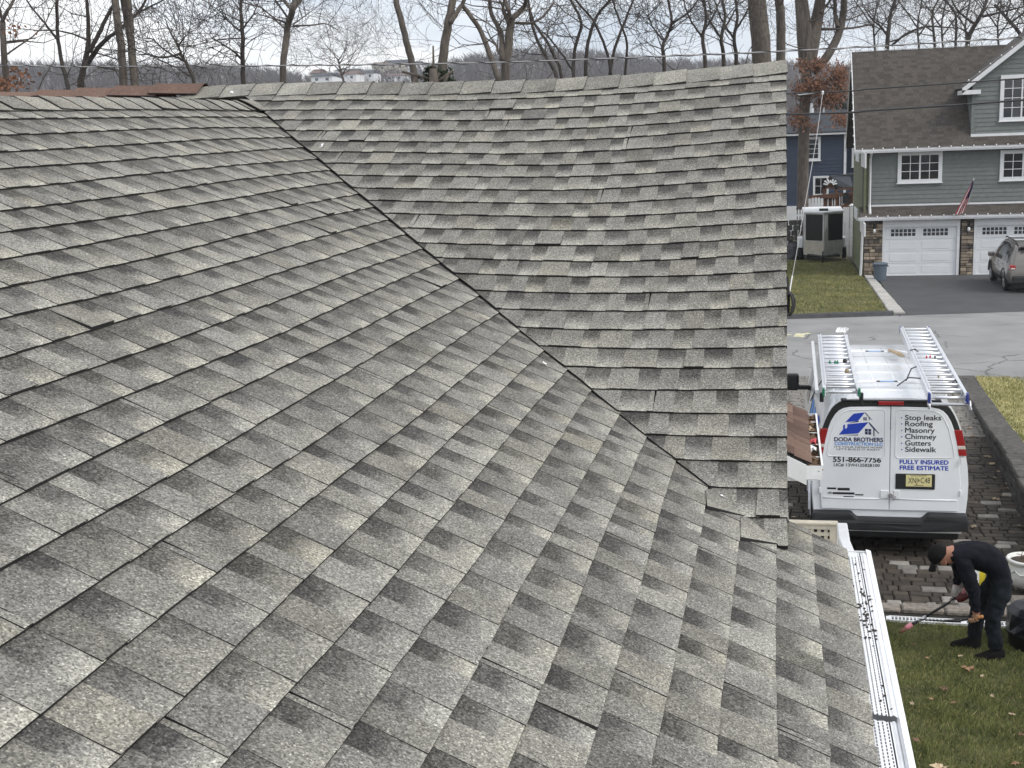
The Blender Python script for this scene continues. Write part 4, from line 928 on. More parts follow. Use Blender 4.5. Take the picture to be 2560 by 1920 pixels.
# ================================================================== stooping worker
man = thing('person', 'person in dark cap, navy sweatshirt and jeans stooping over the lawn with a pole tool', 'person', (2.14, 12.93, 0))
J = {'pel': (2.28, 12.93, .86, .145), 'wai': (2.20, 12.93, 1.0, .158), 'che': (2.04, 12.93, 1.10, .182), 'uch': (1.87, 12.93, 1.11, .168), 'nk': (1.745, 12.93, 1.10, .068), 'hd': (1.66, 12.93, 1.07, .085), 'cr': (1.60, 12.93, 1.09, .088), 'ch': (1.685, 12.93, .985, .045),
     'hpN': (2.27, 12.835, .80, .105), 'knN': (2.15, 12.80, .50, .092), 'anN': (2.215, 12.79, .10, .075), 'hpF': (2.26, 13.025, .80, .105), 'knF': (2.06, 13.06, .50, .092), 'anF': (2.03, 13.07, .10, .075),
     'shN': (1.85, 12.765, 1.08, .088), 'elN': (1.955, 12.725, .77, .072), 'wrN': (1.99, 12.75, .49, .036), 'shF': (1.84, 13.09, 1.08, .088), 'elF': (1.865, 13.14, .83, .060), 'wrF': (1.83, 13.08, .675, .036),
     'thN': (2.215, 12.815, .64, .112), 'thF': (2.15, 13.045, .65, .112), 'caN': (2.18, 12.795, .3, .085), 'caF': (2.045, 13.065, .3, .085), 'uaN': (1.90, 12.74, .93, .09), 'uaF': (1.85, 13.12, .96, .085), 'nose': (1.655, 12.93, .972, .016)}
E_ = [('pel', 'wai'), ('wai', 'che'), ('che', 'uch'), ('uch', 'nk'), ('nk', 'hd'), ('hd', 'cr'), ('hd', 'ch'), ('pel', 'hpN'), ('hpN', 'thN'), ('thN', 'knN'), ('knN', 'caN'), ('caN', 'anN'), ('pel', 'hpF'), ('hpF', 'thF'), ('thF', 'knF'), ('knF', 'caF'), ('caF', 'anF'), ('uch', 'shN'), ('shN', 'uaN'), ('uaN', 'elN'), ('elN', 'wrN'), ('uch', 'shF'), ('shF', 'uaF'), ('uaF', 'elF'), ('elF', 'wrF'), ('ch', 'nose')]
ks = list(J); me = bpy.data.meshes.new('skeleton'); me.from_pydata([J[k][:3] for k in ks], [(ks.index(a), ks.index(b)) for a, b in E_], []); tmp = bpy.data.objects.new('tmp', me); COL.objects.link(tmp)
sm_ = tmp.modifiers.new('skin', 'SKIN'); 
for i, k in enumerate(ks): me.skin_vertices[0].data[i].radius = (J[k][3], J[k][3]); me.skin_vertices[0].data[i].use_root = (k == 'pel')
sb_ = tmp.modifiers.new('sub', 'SUBSURF'); sb_.levels = 2; sb_.render_levels = 2
bpy.context.view_layer.update(); bm_ = bpy.data.meshes.new_from_object(tmp.evaluated_get(bpy.context.evaluated_depsgraph_get())); bpy.data.objects.remove(tmp)
skinset = {('uch', 'nk'), ('nk', 'hd'), ('hd', 'cr'), ('hd', 'ch'), ('ch', 'nose')}
jean = {e for e in E_ if e[0] in ('pel', 'hpN', 'thN', 'knN', 'caN', 'hpF', 'thF', 'knF', 'caF') and e != ('pel', 'wai')}
def seg_d(p, a, b):
    a, b = np.array(J[a][:3]), np.array(J[b][:3]); t = np.clip((p - a) @ (b - a) / ((b - a) @ (b - a)), 0, 1); return np.linalg.norm(p - a - t * (b - a)), t
bm_.materials.clear()
for m in ('cloth_navy', 'cloth_jean', 'skin'): bm_.materials.append(M[m])
mi = []
for f in bm_.polygons:
    c = np.array(f.center); best = min(((seg_d(c, *e)[0] / (.5 * (J[e[0]][3] + J[e[1]][3])), e) for e in E_), key=lambda q: q[0]); e = best[1]; t = seg_d(c, *e)[1]
    mi.append(1 if e in jean or (e == ('pel', 'wai') and t < .3) else 2 if (e in skinset and not (e == ('uch', 'nk') and t < .8)) or (e[1] in ('wrN', 'wrF') and t > .82) else 0)
bm_.polygons.foreach_set('material_index', mi); bm_.polygons.foreach_set('use_smooth', [True] * len(mi))
for v in bm_.vertices: v.co -= Vector((2.14, 12.93, 0))
bo = bpy.data.objects.new('body', bm_); COL.objects.link(bo)
vg = bo.vertex_groups.new(name='cloth'); vg.add([v.index for v in bm_.vertices if v.co.x + 2.14 > 1.79], 1.0, 'REPLACE')
ct = bpy.data.textures.new('folds', 'CLOUDS'); ct.noise_scale = .07; ct.noise_depth = 2
s1_ = bo.modifiers.new('sub', 'SUBSURF'); s1_.levels = 1; s1_.render_levels = 1
dm_ = bo.modifiers.new('folds', 'DISPLACE'); dm_.texture = ct; dm_.strength = .045; dm_.mid_level = .5; dm_.vertex_group = 'cloth'; dm_.texture_coords = 'LOCAL'; bo.parent = man; ORG[bo.name] = ORG[man.name]
# cap: crown towards the left, visor downwards
cdir = Vector((-.80, 0, .55)).normalized(); fdir = Vector((-.55, 0, -.80)).normalized(); sdir = cdir.cross(fdir); cc = Vector((1.625, 12.93, 1.075))
mb = MB(); mb.grid(lambda a, q: cc + (sdir * math.cos(q) * .98 + fdir * math.sin(q) * 1.1) * .104 * math.cos(a) + cdir * (.112 * math.sin(a)) - fdir * .004, list(np.linspace(-.28, 1.55, 8)), list(np.linspace(0, 6.2832, 19)))
capo = mb.build('cap', 'hair', man, smooth=True)
mb = MB(); mb.grid(lambda u, v: cc + fdir * (.095 + .10 * v * math.sqrt(max(0, 1 - (u * .9) ** 2))) + sdir * u * .088 + cdir * (.005 - .035 * u * u - .03 * v), list(np.linspace(-1, 1, 9)), [0, .35, .7, 1]); mb.build('visor', 'hair', capo, smooth=True, solid=.006)
mb = MB(); mb.lathe((1.69, 12.845, 1.02), [(0, -.025), (.012, -.02), (.014, .0), (.012, .02), (0, .028)], 8); mb.build('ear', 'skin', man, smooth=True)
mb = MB(); mb.grid(lambda a, q: Vector((1.70, 12.93, 1.035)) + Vector((math.cos(a) * math.cos(q) * .055, math.cos(a) * math.sin(q) * .082, math.sin(a) * .07)), list(np.linspace(-.9, 1.5, 6)), list(np.linspace(0, 6.2832, 13))); mb.build('hair', 'hair', man, smooth=True)
for s_ in (-1, 1): MB().lathe((1.635, 12.93 + s_ * .032, .985), [(0, -.008), (.009, -.004), (.009, .004), (0, .008)], 8).build('eye', 'hair', man, smooth=True)
# shoes
def shoe(x, y, yaw):
    mb = MB(); st = [(-.09, .038, .12), (-.04, .05, .14), (.03, .052, .13), (.09, .053, .10), (.15, .053, .075), (.195, .042, .058), (.215, .018, .035)]
    def sp(k, i):
        a, w, h = st[int(k)]; q = math.pi * i / 8; return (a, w * math.cos(q), .012 + (h - .012) * math.sin(q) ** .7)
    m2 = MB(); m2.grid(sp, list(range(len(st))), list(range(9))); m2.f.append(tuple(range(9))); m2.f.append(tuple(range((len(st) - 1) * 9, len(st) * 9))[::-1])
    c, s = math.cos(yaw), math.sin(yaw); m2.v = [(x + a * c - b * s, y + a * s + b * c, z) for a, b, z in m2.v]
    o = m2.build('shoe', 'hair', man, smooth=True)
    so_ = MB(); n = 14; ol = []
    for i in range(n): q = 2 * math.pi * i / n; ol.append((.062 + .148 * math.cos(q), (.05 - .006 * math.cos(q)) * math.sin(q)))
    so_.prism(ol, lambda a, b, h: (x + a * c - b * s, y + a * s + b * c, h), .022); so_.build('sole', 'bumper_grey', o); return o
shoe(2.20, 12.785, math.pi + .12); shoe(2.01, 13.07, math.pi - .1)
# pole tool: hand -> tip on the grass
z3 = lambda x, y, Y: Vector(on_y(2180 + x / 4.74, 1330 + y / 4.74, Y))
tool = thing('pole_tool', 'long black pole tool with dark red grip and pink collar, tip in the grass', 'tool', z3(330, 1190, 12.75))
hA, hB, hC, hD, hE = z3(1010, 780, 13.05), z3(640, 1000, 12.93), z3(540, 1060, 12.90), z3(470, 1095, 12.87), z3(320, 1195, 12.80)
MB().tube([hA, hB], .0145, 8).build('pole', 'bumper_grey', tool, smooth=True)
MB().tube([hB, lerp(hB, hC, .5), hC], [.018, .021, .016], 8).build('joint', 'steel', tool, smooth=True)
MB().tube([hC, hD], .0165, 8).build('pole', 'plastic_black', tool, smooth=True)
MB().tube([hD, lerp(hD, hE, .2), lerp(hD, hE, .5)], [.024, .03, .022], 8).build('collar', 'pink_plastic', tool, smooth=True)
MB().tube([lerp(hD, hE, .45), lerp(hD, hE, .7), hE], [.02, .024, .008], 8).build('tip', 'wood_brown', tool, smooth=True)
k0, k1 = z3(1000, 800, 13.04), z3(1130, 740, 13.04); MB().tube([k0, lerp(k0, k1, .4), k1], [.035, .052, .045], 8).build('housing', 'red_dark', tool, smooth=True)
MB().tube([z3(1080, 730, 12.98), z3(1100, 660, 12.98)], [.016, .012], 6).build('trigger_guard', 'pink_plastic', tool, smooth=True)
tool2 = thing('hand_tool', 'dark hand tool with a turned orange wooden grip held below the knee', 'tool', z3(1180, 1030, 12.72))
g0, g1, g2, g3 = z3(1320, 1000, 12.70), z3(1210, 1020, 12.72), z3(1050, 1050, 12.75), z3(840, 1055, 12.78)
MB().tube([g0, lerp(g0, g1, .15), lerp(g0, g1, .6), g1], [.013, .021, .016, .018], 8).build('handle', 'wood_orange', tool2, smooth=True)
MB().tube([g1, g2], [.014, .012], 6).build('ferrule', 'bumper_grey', tool2, smooth=True)
MB().tube([g2, lerp(g2, g3, .5), g3, z3(560, 1035, 12.8)], [.022, .018, .010, .006], 6).build('blade', 'plastic_black', tool2, smooth=True)
# gloved hands: palm + four curled fingers + thumb
def hand(name, wrist, grip, axis, m, par):
    w, g, ax = Vector(wrist), Vector(grip), Vector(axis).normalized(); dn = (g - w).normalized(); out = ax.cross(dn).normalized()
    mb = MB(); mb.tube([w - dn * .02, w + dn * .02, lerp(w, g, .75)], [.033, .036, .034], 8)
    o = mb.build(name, m, par, smooth=True)
    for i in range(4):
        b0 = lerp(w, g, .72) + ax * (i - 1.5) * .021; l = (.9, 1.05, 1.0, .8)[i]
        MB().tube([b0 + out * .012, b0 + out * .030 + dn * .022 * l, b0 + out * .022 + dn * .050 * l, b0 - out * .004 + dn * .056 * l, b0 - out * .018 + dn * .040 * l], [.011, .0105, .010, .0095, .007], 6).build('finger', m, o, smooth=True)
    b0 = lerp(w, g, .35) + ax * .034; MB().tube([b0 - out * .005, b0 - out * .022 + ax * .012 + dn * .025, b0 - out * .026 - ax * .006 + dn * .055], [.012, .011, .008], 6).build('thumb', m, o, smooth=True)
hand('glove', J['wrF'][:3], tuple(lerp(Vector(hA), Vector(hB), .12)), (hA - hB), 'glove', man)
hand('glove', J['wrN'][:3], tuple(g1), (g0 - g2), 'leaf_brown', man)
# ---- things round the worker
pc = ground(2562, 1492); pot = thing('planter', 'round white planter with rim and relief garland, standing on the granite stones', 'planter', (pc[0] + .02, pc[1] + .12, .085))
bx_, by_ = pc[0] + .02, pc[1] + .12
MB().lathe((bx_, by_, .085), [(.10, 0), (.155, .03), (.195, .11), (.205, .19), (.192, .27), (.185, .30), (.215, .315), (.225, .34), (.215, .355), (.19, .352), (.185, .30)], 24).build('pot', 'pot_white', pot, smooth=True)
MB().lathe((bx_, by_, .085), [(.18, .315), (.09, .335), (0, .34)], 16).build('soil', 'soil', pot, smooth=True)
for k in range(8):
    a0 = k * math.pi / 4; MB().tube([(bx_ + .21 * math.cos(a0 + t * .78), by_ + .21 * math.sin(a0 + t * .78), .085 + .245 - .05 * math.sin(math.pi * t)) for t in np.linspace(0, 1, 6)], .009, 5).build('garland', 'pot_white', pot, smooth=True)
for k in range(6):
    r = random.Random(k); MB().tube([(bx_ + r.uniform(-.12, .12), by_ + r.uniform(-.12, .12), .4), (bx_ + r.uniform(-.15, .15), by_ + r.uniform(-.15, .15), .4 + r.uniform(.06, .14))], [.006, .003], 4).build('dead_stem', 'wood_brown', pot)
bgp = ground(2449, 1492); r = random.Random(2)
sack = MB(); sack.grid(lambda k, q: (bgp[0] + (.09, .10, .09, .06)[int(k)] * math.cos(q), bgp[1] + .25 + (.09, .1, .09, .03)[int(k)] * math.sin(q), .09 + (0, .12, .27, .36)[int(k)]), [0, 1, 2, 3], list(np.linspace(0, 6.2832, 15)))
sk = thing('sack', 'yellow and white paper sack standing on the drive behind the stooping worker', 'sack', (bgp[0], bgp[1] + .25, .04)); sack.v = [(a, b_, c - .04) for a, b_, c in sack.v]; sack.build('bag', 'yellow_bag', sk, smooth=True)
MB().grid(lambda u, v: (bgp[0] - .09 + u * .10, bgp[1] + .25 - .112 + .03 * v, .12 + v * .24), [0, .5, 1], [0, .5, 1]).build('label_panel', 'paper', sk)
tb = ground(2556, 1640); trash = thing('trash_tub', 'black plastic tub lined with a shiny black bag beside the worker', 'tub', (tb[0] + .12, tb[1] + .15, 0))
cx_, cy_ = tb[0] + .14, tb[1] + .22
MB().lathe((cx_, cy_, .0), [(.0, .012), (.20, .012), (.235, .03), (.265, .20), (.275, .21), (.262, .215)], 20).build('tub', 'plastic_black', trash, smooth=True)
r = random.Random(6); jit = {}
def bagp(k, j):
    prof_ = [(.268, .19), (.285, .215), (.272, .30), (.262, .40), (.20, .47), (.08, .52), (.0, .53)]; q = 2 * math.pi * (j % 18) / 18; rr, zz = prof_[int(k)]
    f = jit.setdefault((k, j % 18), r.uniform(.90, 1.08)); return (cx_ + rr * f * math.cos(q), cy_ + rr * f * math.sin(q), zz * (.96 + .06 * f))
MB().grid(bagp, list(range(7)), list(range(19))).build('bag', 'bag_black', trash)
# fallen leaves
def leaf(px, py, s, m, label, grp, z=.05, seed=0):
    r = random.Random(seed); p = ground(px, py); p = on_z(px, py, z) if p[1] < 28 else p; a0 = r.uniform(0, 6.28); pts = []
    for i in range(14):
        q = 2 * math.pi * i / 14; rr = s * (.62 + .38 * math.cos(q) ** 2) * (1.0 if i % 2 == 0 else .52); pts.append((p[0] + rr * math.cos(q + a0), p[1] + rr * math.sin(q + a0), p[2] + r.uniform(0, .35) * s + (0 if i else .0)))
    mb = MB(); mb.add(pts + [(p[0], p[1], p[2] + .004)], [(i, (i + 1) % 14, 14) for i in range(14)])
    tag(mb.build('fallen_leaf', m), label, 'leaf', grp)
LG = 'dry leaves on the near lawn'
for i, (a, b_, s) in enumerate(((2233, 1672, .045), (2425, 1673, .05), (2362, 1723, .05), (2480, 1740, .03), (2328, 1748, .03), (2382, 1758, .03), (2280, 1760, .035), (2290, 1850, .04), (2252, 1862, .05), (2350, 1920, .07), (2540, 1910, .04), (2555, 1837, .04), (2400, 1640, .03), (2230, 1780, .03), (2410, 1668, .03), (2530, 1786, .03), (2190, 1562, .03), (2286, 1612, .03), (2455, 1690, .025), (2318, 1645, .03))):
    leaf(a, b_, s * 1.35, 'leaf_brown' if i % 3 else 'leaf_pale', 'curled dry brown leaf lying on the green lawn by the gutter', LG, .055, i)
for i, (a, b_, s) in enumerate(((2488, 1248, .06), (2434, 1318, .06), (2468, 1142, .06), (2552, 1262, .05), (2523, 1222, .05), (2498, 1180, .05), (2525, 1200, .04), (2545, 1250, .04), (2424, 1070, .05), (2432, 1090, .05), (2548, 1315, .04), (2488, 1195, .04), (2516, 1210, .05), (2547, 1288, .02), (1985, 1293, .03), (2560, 1270, .05), (2510, 1240, .05), (2480, 1160, .05), (2440, 1258, .02))):
    leaf(a, b_, s * 1.3, 'leaf_pale', 'pale dry leaf lying on the dark paved drive beside the retaining wall' if a > 2000 else 'pale leaf on the setts under the porch roof', 'dry leaves on the paved drive' if a > 2000 else None, .055, 50 + i)
# ================================================================== grey house across the road
def X4(zx, Y=None): return on_y(1940 + zx / 3.568, 600, Y or YG)[0]
def Z4(zy, Y=None, px=2280): return on_y(px, 400 + zy / 3.568, Y or YG)[2]
def Z3(zy, Y=None, px=2280): return on_y(px, zy / 3.568, Y or YG)[2]
nh = thing('house', 'grey clapboard house with two white garage doors, stone piers and a gabled dormer', 'house', (hx0 + 5, YG + 3, gz(YG)))
g0 = gz(YG) - .03; YW = YG + .5; XR2 = 17.0
YB = on_x(2133, 450, hx0)[1]
zpent_t, zpent_b = Z4(408, YW), Z4(505, YG - .3)
YE = YW - .35; YRG = YW + 3.6; zEave = Z3(1325, YE); zRidge = on_y(2300, 122, YRG)[2]
def uvquad(mb_name, pts, m, par, uvs, solid=.05):
    me = bpy.data.meshes.new(mb_name); o = ORG[par.name]; me.from_pydata([tuple(np.array(p) - np.array(o)) for p in pts], [], [tuple(range(len(pts)))]); me.materials.append(M[m]); u = me.uv_layers.new(name='UVMap')
    for i, uv in enumerate(uvs): u.data[i].uv = uv
    ob = bpy.data.objects.new(mb_name, me); COL.objects.link(ob); ob.parent = par; ORG[ob.name] = o
    if solid: b_ = ob.modifiers.new('s', 'SOLIDIFY'); b_.thickness = solid; b_.offset = -1
    return ob
core = MB().bb((hx0 + .06, YG + .05, g0), (XR2, YB, zpent_b)).build('wall', 'mortar', nh)
core2 = MB().bb((hx0 + .06, YW + .02, zpent_b + .01), (XR2, YB, zEave - .02)).build('wall', 'grey_siding', nh)
def planks(par, x0, x1, y, z0, z1, m, lap=.165, th=.02):
    z = z0
    while z < z1 - .02:
        h = min(lap, z1 - z); mb = MB(); mb.add([(x0, y - th, z), (x1, y - th, z), (x1, y - .003, z + h), (x0, y - .003, z + h), (x0, y + .01, z), (x1, y + .01, z), (x1, y + .01, z + h), (x0, y + .01, z + h)], [(0, 1, 2, 3), (0, 4, 5, 1), (3, 2, 6, 7), (0, 3, 7, 4), (1, 5, 6, 2)]); mb.build('plank', m, par); z += lap
planks(core2, hx0, XR2, YW + .02, zpent_t - .05, zEave - .02, 'grey_siding')
# side wall (olive) with laps and gable
side = MB().bb((hx0 + .03, YG + .05, g0), (hx0 + .1, YB, zEave)).build('wall', 'olive_siding', nh)
z = g0; lapS = .18
def yspan(z):
    if z < zEave: return (YW if z > zpent_b else YG), YB
    t = (z - zEave) / (zRidge - .15 - zEave)
    return lerp(YW, YRG, t), lerp(YB, YRG, t)
while z < zRidge - .35:
    a, b_ = yspan(z); a2, b2 = yspan(z + lapS)
    MB().add([(hx0 + .005, a, z), (hx0 + .005, b_, z), (hx0 + .025, b2, z + lapS), (hx0 + .025, a2, z + lapS), (hx0 + .2, a, z), (hx0 + .2, b_, z), (hx0 + .2, b2, z + lapS), (hx0 + .2, a2, z + lapS)], [(3, 2, 1, 0), (0, 1, 5, 4), (0, 4, 7, 3), (1, 2, 6, 5), (2, 3, 7, 6)]).build('plank', 'olive_siding', side); z += lapS
for (pa, pb_) in (((2152, 548), (2160, 590)), ((2137, 517), (2142, 551)), ((2141, 366), (2146, 405)), ((2155, 380), (2162, 420))):
    a, b_ = on_x(*pa, hx0 - .02), on_x(*pb_, hx0 - .02); MB().bb((hx0 - .03, min(a[1], b_[1]) - .3, min(a[2], b_[2])), (hx0 + .02, max(a[1], b_[1]) + .3, max(a[2], b_[2]))).build('side_window', 'vinyl_white', nh)
# main roof
ov = .32; sl_len = math.hypot(YRG - YE, zRidge - zEave)
roof = uvquad('roof', [(hx0 - ov, YE, zEave), (XR2, YE, zEave), (XR2, YRG, zRidge), (hx0 - ov, YRG, zRidge)], 'roof_far', nh, [(0, 0), (XR2 - hx0, 0), (XR2 - hx0, sl_len), (0, sl_len)], .08)
uvquad('roof', [(XR2, YB + .3, zEave), (hx0 - ov, YB + .3, zEave), (hx0 - ov, YRG, zRidge), (XR2, YRG, zRidge)], 'roof_far', nh, [(0, 0), (8, 0), (8, 4), (0, 4)], .08)
for (a, b_) in (((YE, zEave), (YRG, zRidge)), ((YB + .3, zEave), (YRG, zRidge))):
    mb = MB(); mb.add([(hx0 - ov - .03, a[0], a[1] + .01), (hx0 - ov, a[0], a[1] + .01), (hx0 - ov, b_[0], b_[1] + .01), (hx0 - ov - .03, b_[0], b_[1] + .01), (hx0 - ov - .03, a[0], a[1] - .2), (hx0 - ov, a[0], a[1] - .2), (hx0 - ov, b_[0], b_[1] - .2), (hx0 - ov - .03, b_[0], b_[1] - .2)], [(0, 1, 2, 3), (7, 6, 5, 4), (0, 4, 5, 1), (2, 6, 7, 3), (0, 3, 7, 4), (1, 5, 6, 2)]); mb.build('rake_board', 'vinyl_white', nh)
def gut2(x0, x1, y, z, nm='gutter'): 
    mb = MB(); pr_ = [(0, 0), (-.0, -.1), (-.03, -.12), (-.09, -.12), (-.12, -.05), (-.13, 0), (-.115, .0)]; mb.grid(lambda k, x: (x, y + pr_[int(k)][0], z + pr_[int(k)][1]), list(range(len(pr_))), [x0, x1]); return mb.build(nm, 'gutter_white', nh, solid=.006)
gut2(hx0 - ov - .05, XR2, YE + .01, zEave + .0)
# corner boards, downspouts
xd = X4(832, YW); MB().bb((hx0 - .01, YW - .03, zpent_t), (hx0 + .1, YW + .03, zEave - .03)).build('corner_board', 'grey_siding', nh)
MB().tube([(xd, YE - .03, zEave - .12), (xd - .02, YW - .06, zEave - .35), (xd - .02, YW - .06, zpent_t + .1), (xd - .03, YG - .1, zpent_b + .12)], .05, 4).build('downspout', 'vinyl_white', nh)
xd2 = X4(775); MB().tube([(xd2 + .02, YG - .36, zpent_b), (xd2 - .02, YG - .08, zpent_b - .25), (xd2 - .05, YG - .07, g0 + .5), (xd2 - .08, YG - .1, g0 + .06)], .05, 4).build('downspout', 'vinyl_white', nh)
# pent roof + gutter + white band
pl_ = math.hypot(YW - YG + .3, zpent_t - zpent_b)
uvquad('pent_roof', [(hx0 - .12, YG - .3, zpent_b), (XR2, YG - .3, zpent_b), (XR2, YW, zpent_t), (hx0 - .12, YW, zpent_t)], 'roof_far', nh, [(0, 0), (XR2 - hx0, 0), (XR2 - hx0, pl_), (0, pl_)], .06)
gut2(hx0 - .2, XR2, YG - .29, zpent_b)
MB().bb((xd + .05, YW - .035, zpent_t), (XR2, YW - .002, zpent_t + .07)).build('trim_band', 'vinyl_white', nh)
# windows
def window(x0, x1, z0, z1, y, cols, rows, sashes, par=nh, fr=.14):
    w = MB()
    for a in ((x0, z0, x1, z0 + fr), (x0, z1 - fr, x1, z1), (x0, z0 + fr, x0 + fr, z1 - fr), (x1 - fr, z0 + fr, x1, z1 - fr)): w.bb((a[0], y - .06, a[1]), (a[2], y + .02, a[3]))
    wo_ = w.build('window', 'vinyl_white', par)
    MB().bb((x0 - .04, y - .10, z0 - .03), (x1 + .04, y + .02, z0 - .0005)).build('sill', 'vinyl_white', wo_)
    sw = (x1 - x0 - 2 * fr) / sashes
    for s in range(sashes):
        a, b_ = x0 + fr + s * sw, x0 + fr + (s + 1) * sw; a += .03 if s else 0; b_ -= .03 if s < sashes - 1 else 0
        if s: MB().bb((a - .06, y - .05, z0 + fr), (a, y + .02, z1 - fr)).build('mullion', 'vinyl_white', wo_)
        for i in range(cols):
            for j in range(rows):
                pw, ph = (b_ - a) / cols, (z1 - z0 - 2 * fr) / rows; r = random.Random(i * 7 + j * 3 + s)
                MB().box((a + (i + .5) * pw, y - .02, z0 + fr + (j + .5) * ph), (pw - .025, .008, ph - .025), rz=r.uniform(-.01, .01), rx=r.uniform(-.01, .01)).build('pane', 'window_glass', wo_)
        gr = MB(); 
        for i in range(1, cols): gr.bb((a + i * (b_ - a) / cols - .012, y - .03, z0 + fr), (a + i * (b_ - a) / cols + .012, y - .012, z1 - fr))
        gr.build('glazing_bar', 'vinyl_white', wo_) if gr.v else None
        for j in range(1, rows): zz = z0 + fr + j * (z1 - z0 - 2 * fr) / rows; MB().bb((a, y - .028, zz - .012), (b_, y - .014, zz + .012)).build('glazing_bar', 'vinyl_white', wo_)
        MB().bb((a, y - .006, z0 + fr), (b_, y + .0, z1 - fr)).build('backing', 'plastic_black', wo_)
    return wo_
zt_, zb_ = Z3(1352, YW, 2295), on_y(2295, 400 + 203 / 3.568, YW)[2]
window(X4(1070, YW), X4(1462, YW), zb_, zt_, YW, 2, 3, 2)
window(X4(1970, YW), X4(2380, YW), on_y(2550, 400 + 180 / 3.568, YW)[2], Z3(1335, YW, 2550), YW, 2, 3, 2)
# dormer
rn = np.array([0, -(zRidge - zEave) / (YRG - YE), 1]); rd = rn @ np.array([0, YE, zEave])
db_ = plane_hit(2450, 338, rn, rd); YD = db_[1]; zD0 = db_[2]
xDL = on_y(2430, 280, YD)[0]; A_ = on_y(2414, 214, YD - .3); B_ = on_y(2560, 99, YD - .3); m_ = (B_[2] - A_[2]) / (B_[0] - A_[0]); xap = on_y(2640, 200, YD)[0]; xDR = 2 * xap - xDL
def rz_at(x): return A_[2] + m_ * ((x if x < xap else 2 * xap - x) - A_[0])
dw = MB(); dw.prism([(xDL, zD0 - .6), (xDR, zD0 - .6), (xDR, rz_at(xDR) - .1), (xap, rz_at(xap) - .12), (xDL, rz_at(xDL) - .1)], lambda a, b, h: (a, YD + .03 + h, b), 3.0)
dorm = dw.build('dormer', 'grey_siding', nh)
z = zD0
while z < rz_at(xap) - .3:
    hh = .165; xl = xDL; zt2 = z + hh
    if zt2 > rz_at(xDL) - .1: xl = A_[0] + (zt2 + .12 - A_[2]) / m_
    MB().add([(xl, YD - .0, z), (2 * xap - xl, YD - .0, z), (2 * xap - xl, YD + .02, zt2), (xl, YD + .02, zt2), (xl, YD + .04, z), (2 * xap - xl, YD + .04, z)], [(0, 1, 2, 3), (0, 4, 5, 1), (0, 3, 4), (1, 5, 2)]).build('plank', 'grey_siding', dorm); z += hh
for s in (0, 1):
    f = (lambda x: x) if s == 0 else (lambda x: 2 * xap - x)
    xa = A_[0] - .12; pts = [(f(xa), YD - .3, rz_at(xa)), (f(xap), YD - .3, rz_at(xap)), (f(xap), YD + 4, rz_at(xap)), (f(xa), YD + 4, rz_at(xa))]
    L3 = math.hypot(xap - xa, rz_at(xap) - rz_at(xa)); uvquad('dormer_roof', pts if s == 0 else pts[::-1], 'roof_far', dorm, [(0, 0), (0, L3), (4, L3), (4, 0)] if s == 0 else [(4, 0), (4, L3), (0, L3), (0, 0)], .06)
    mb = MB(); th_ = .20; mb.add([(f(xa), YD - .34, rz_at(xa) - .0), (f(xap), YD - .34, rz_at(xap)), (f(xap), YD - .34, rz_at(xap) - th_), (f(xa), YD - .34, rz_at(xa) - th_), (f(xa), YD - .302, rz_at(xa)), (f(xap), YD - .302, rz_at(xap)), (f(xap), YD - .302, rz_at(xap) - th_), (f(xa), YD - .302, rz_at(xa) - th_)], [(0, 1, 2, 3), (7, 6, 5, 4), (0, 4, 5, 1), (2, 6, 7, 3), (0, 3, 7, 4), (1, 5, 6, 2)]); mb.build('rake_board', 'vinyl_white', dorm)
    e0, e1 = sorted((f(xa), f(xDL + .25))); MB().bb((e0, YD - .34, rz_at(xa) - .24), (e1, YD + 1.0, rz_at(xa) - .08)).build('eave_return', 'vinyl_white', dorm)
MB().bb((xDL - .02, YD - .05, zD0 - .05), (xDR, YD + .02, zD0 + .05)).build('trim_band', 'vinyl_white', dorm); MB().bb((xDL - .02, YD - .03, zD0 + .05), (xDL + .1, YD + .03, rz_at(xDL) - .1)).build('corner_board', 'grey_siding', dorm)
window(on_y(2500, 240, YD)[0], on_y(2610, 240, YD)[0], on_y(2530, 302, YD)[2], on_y(2530, 187, YD)[2], YD, 2, 4, 2, dorm)
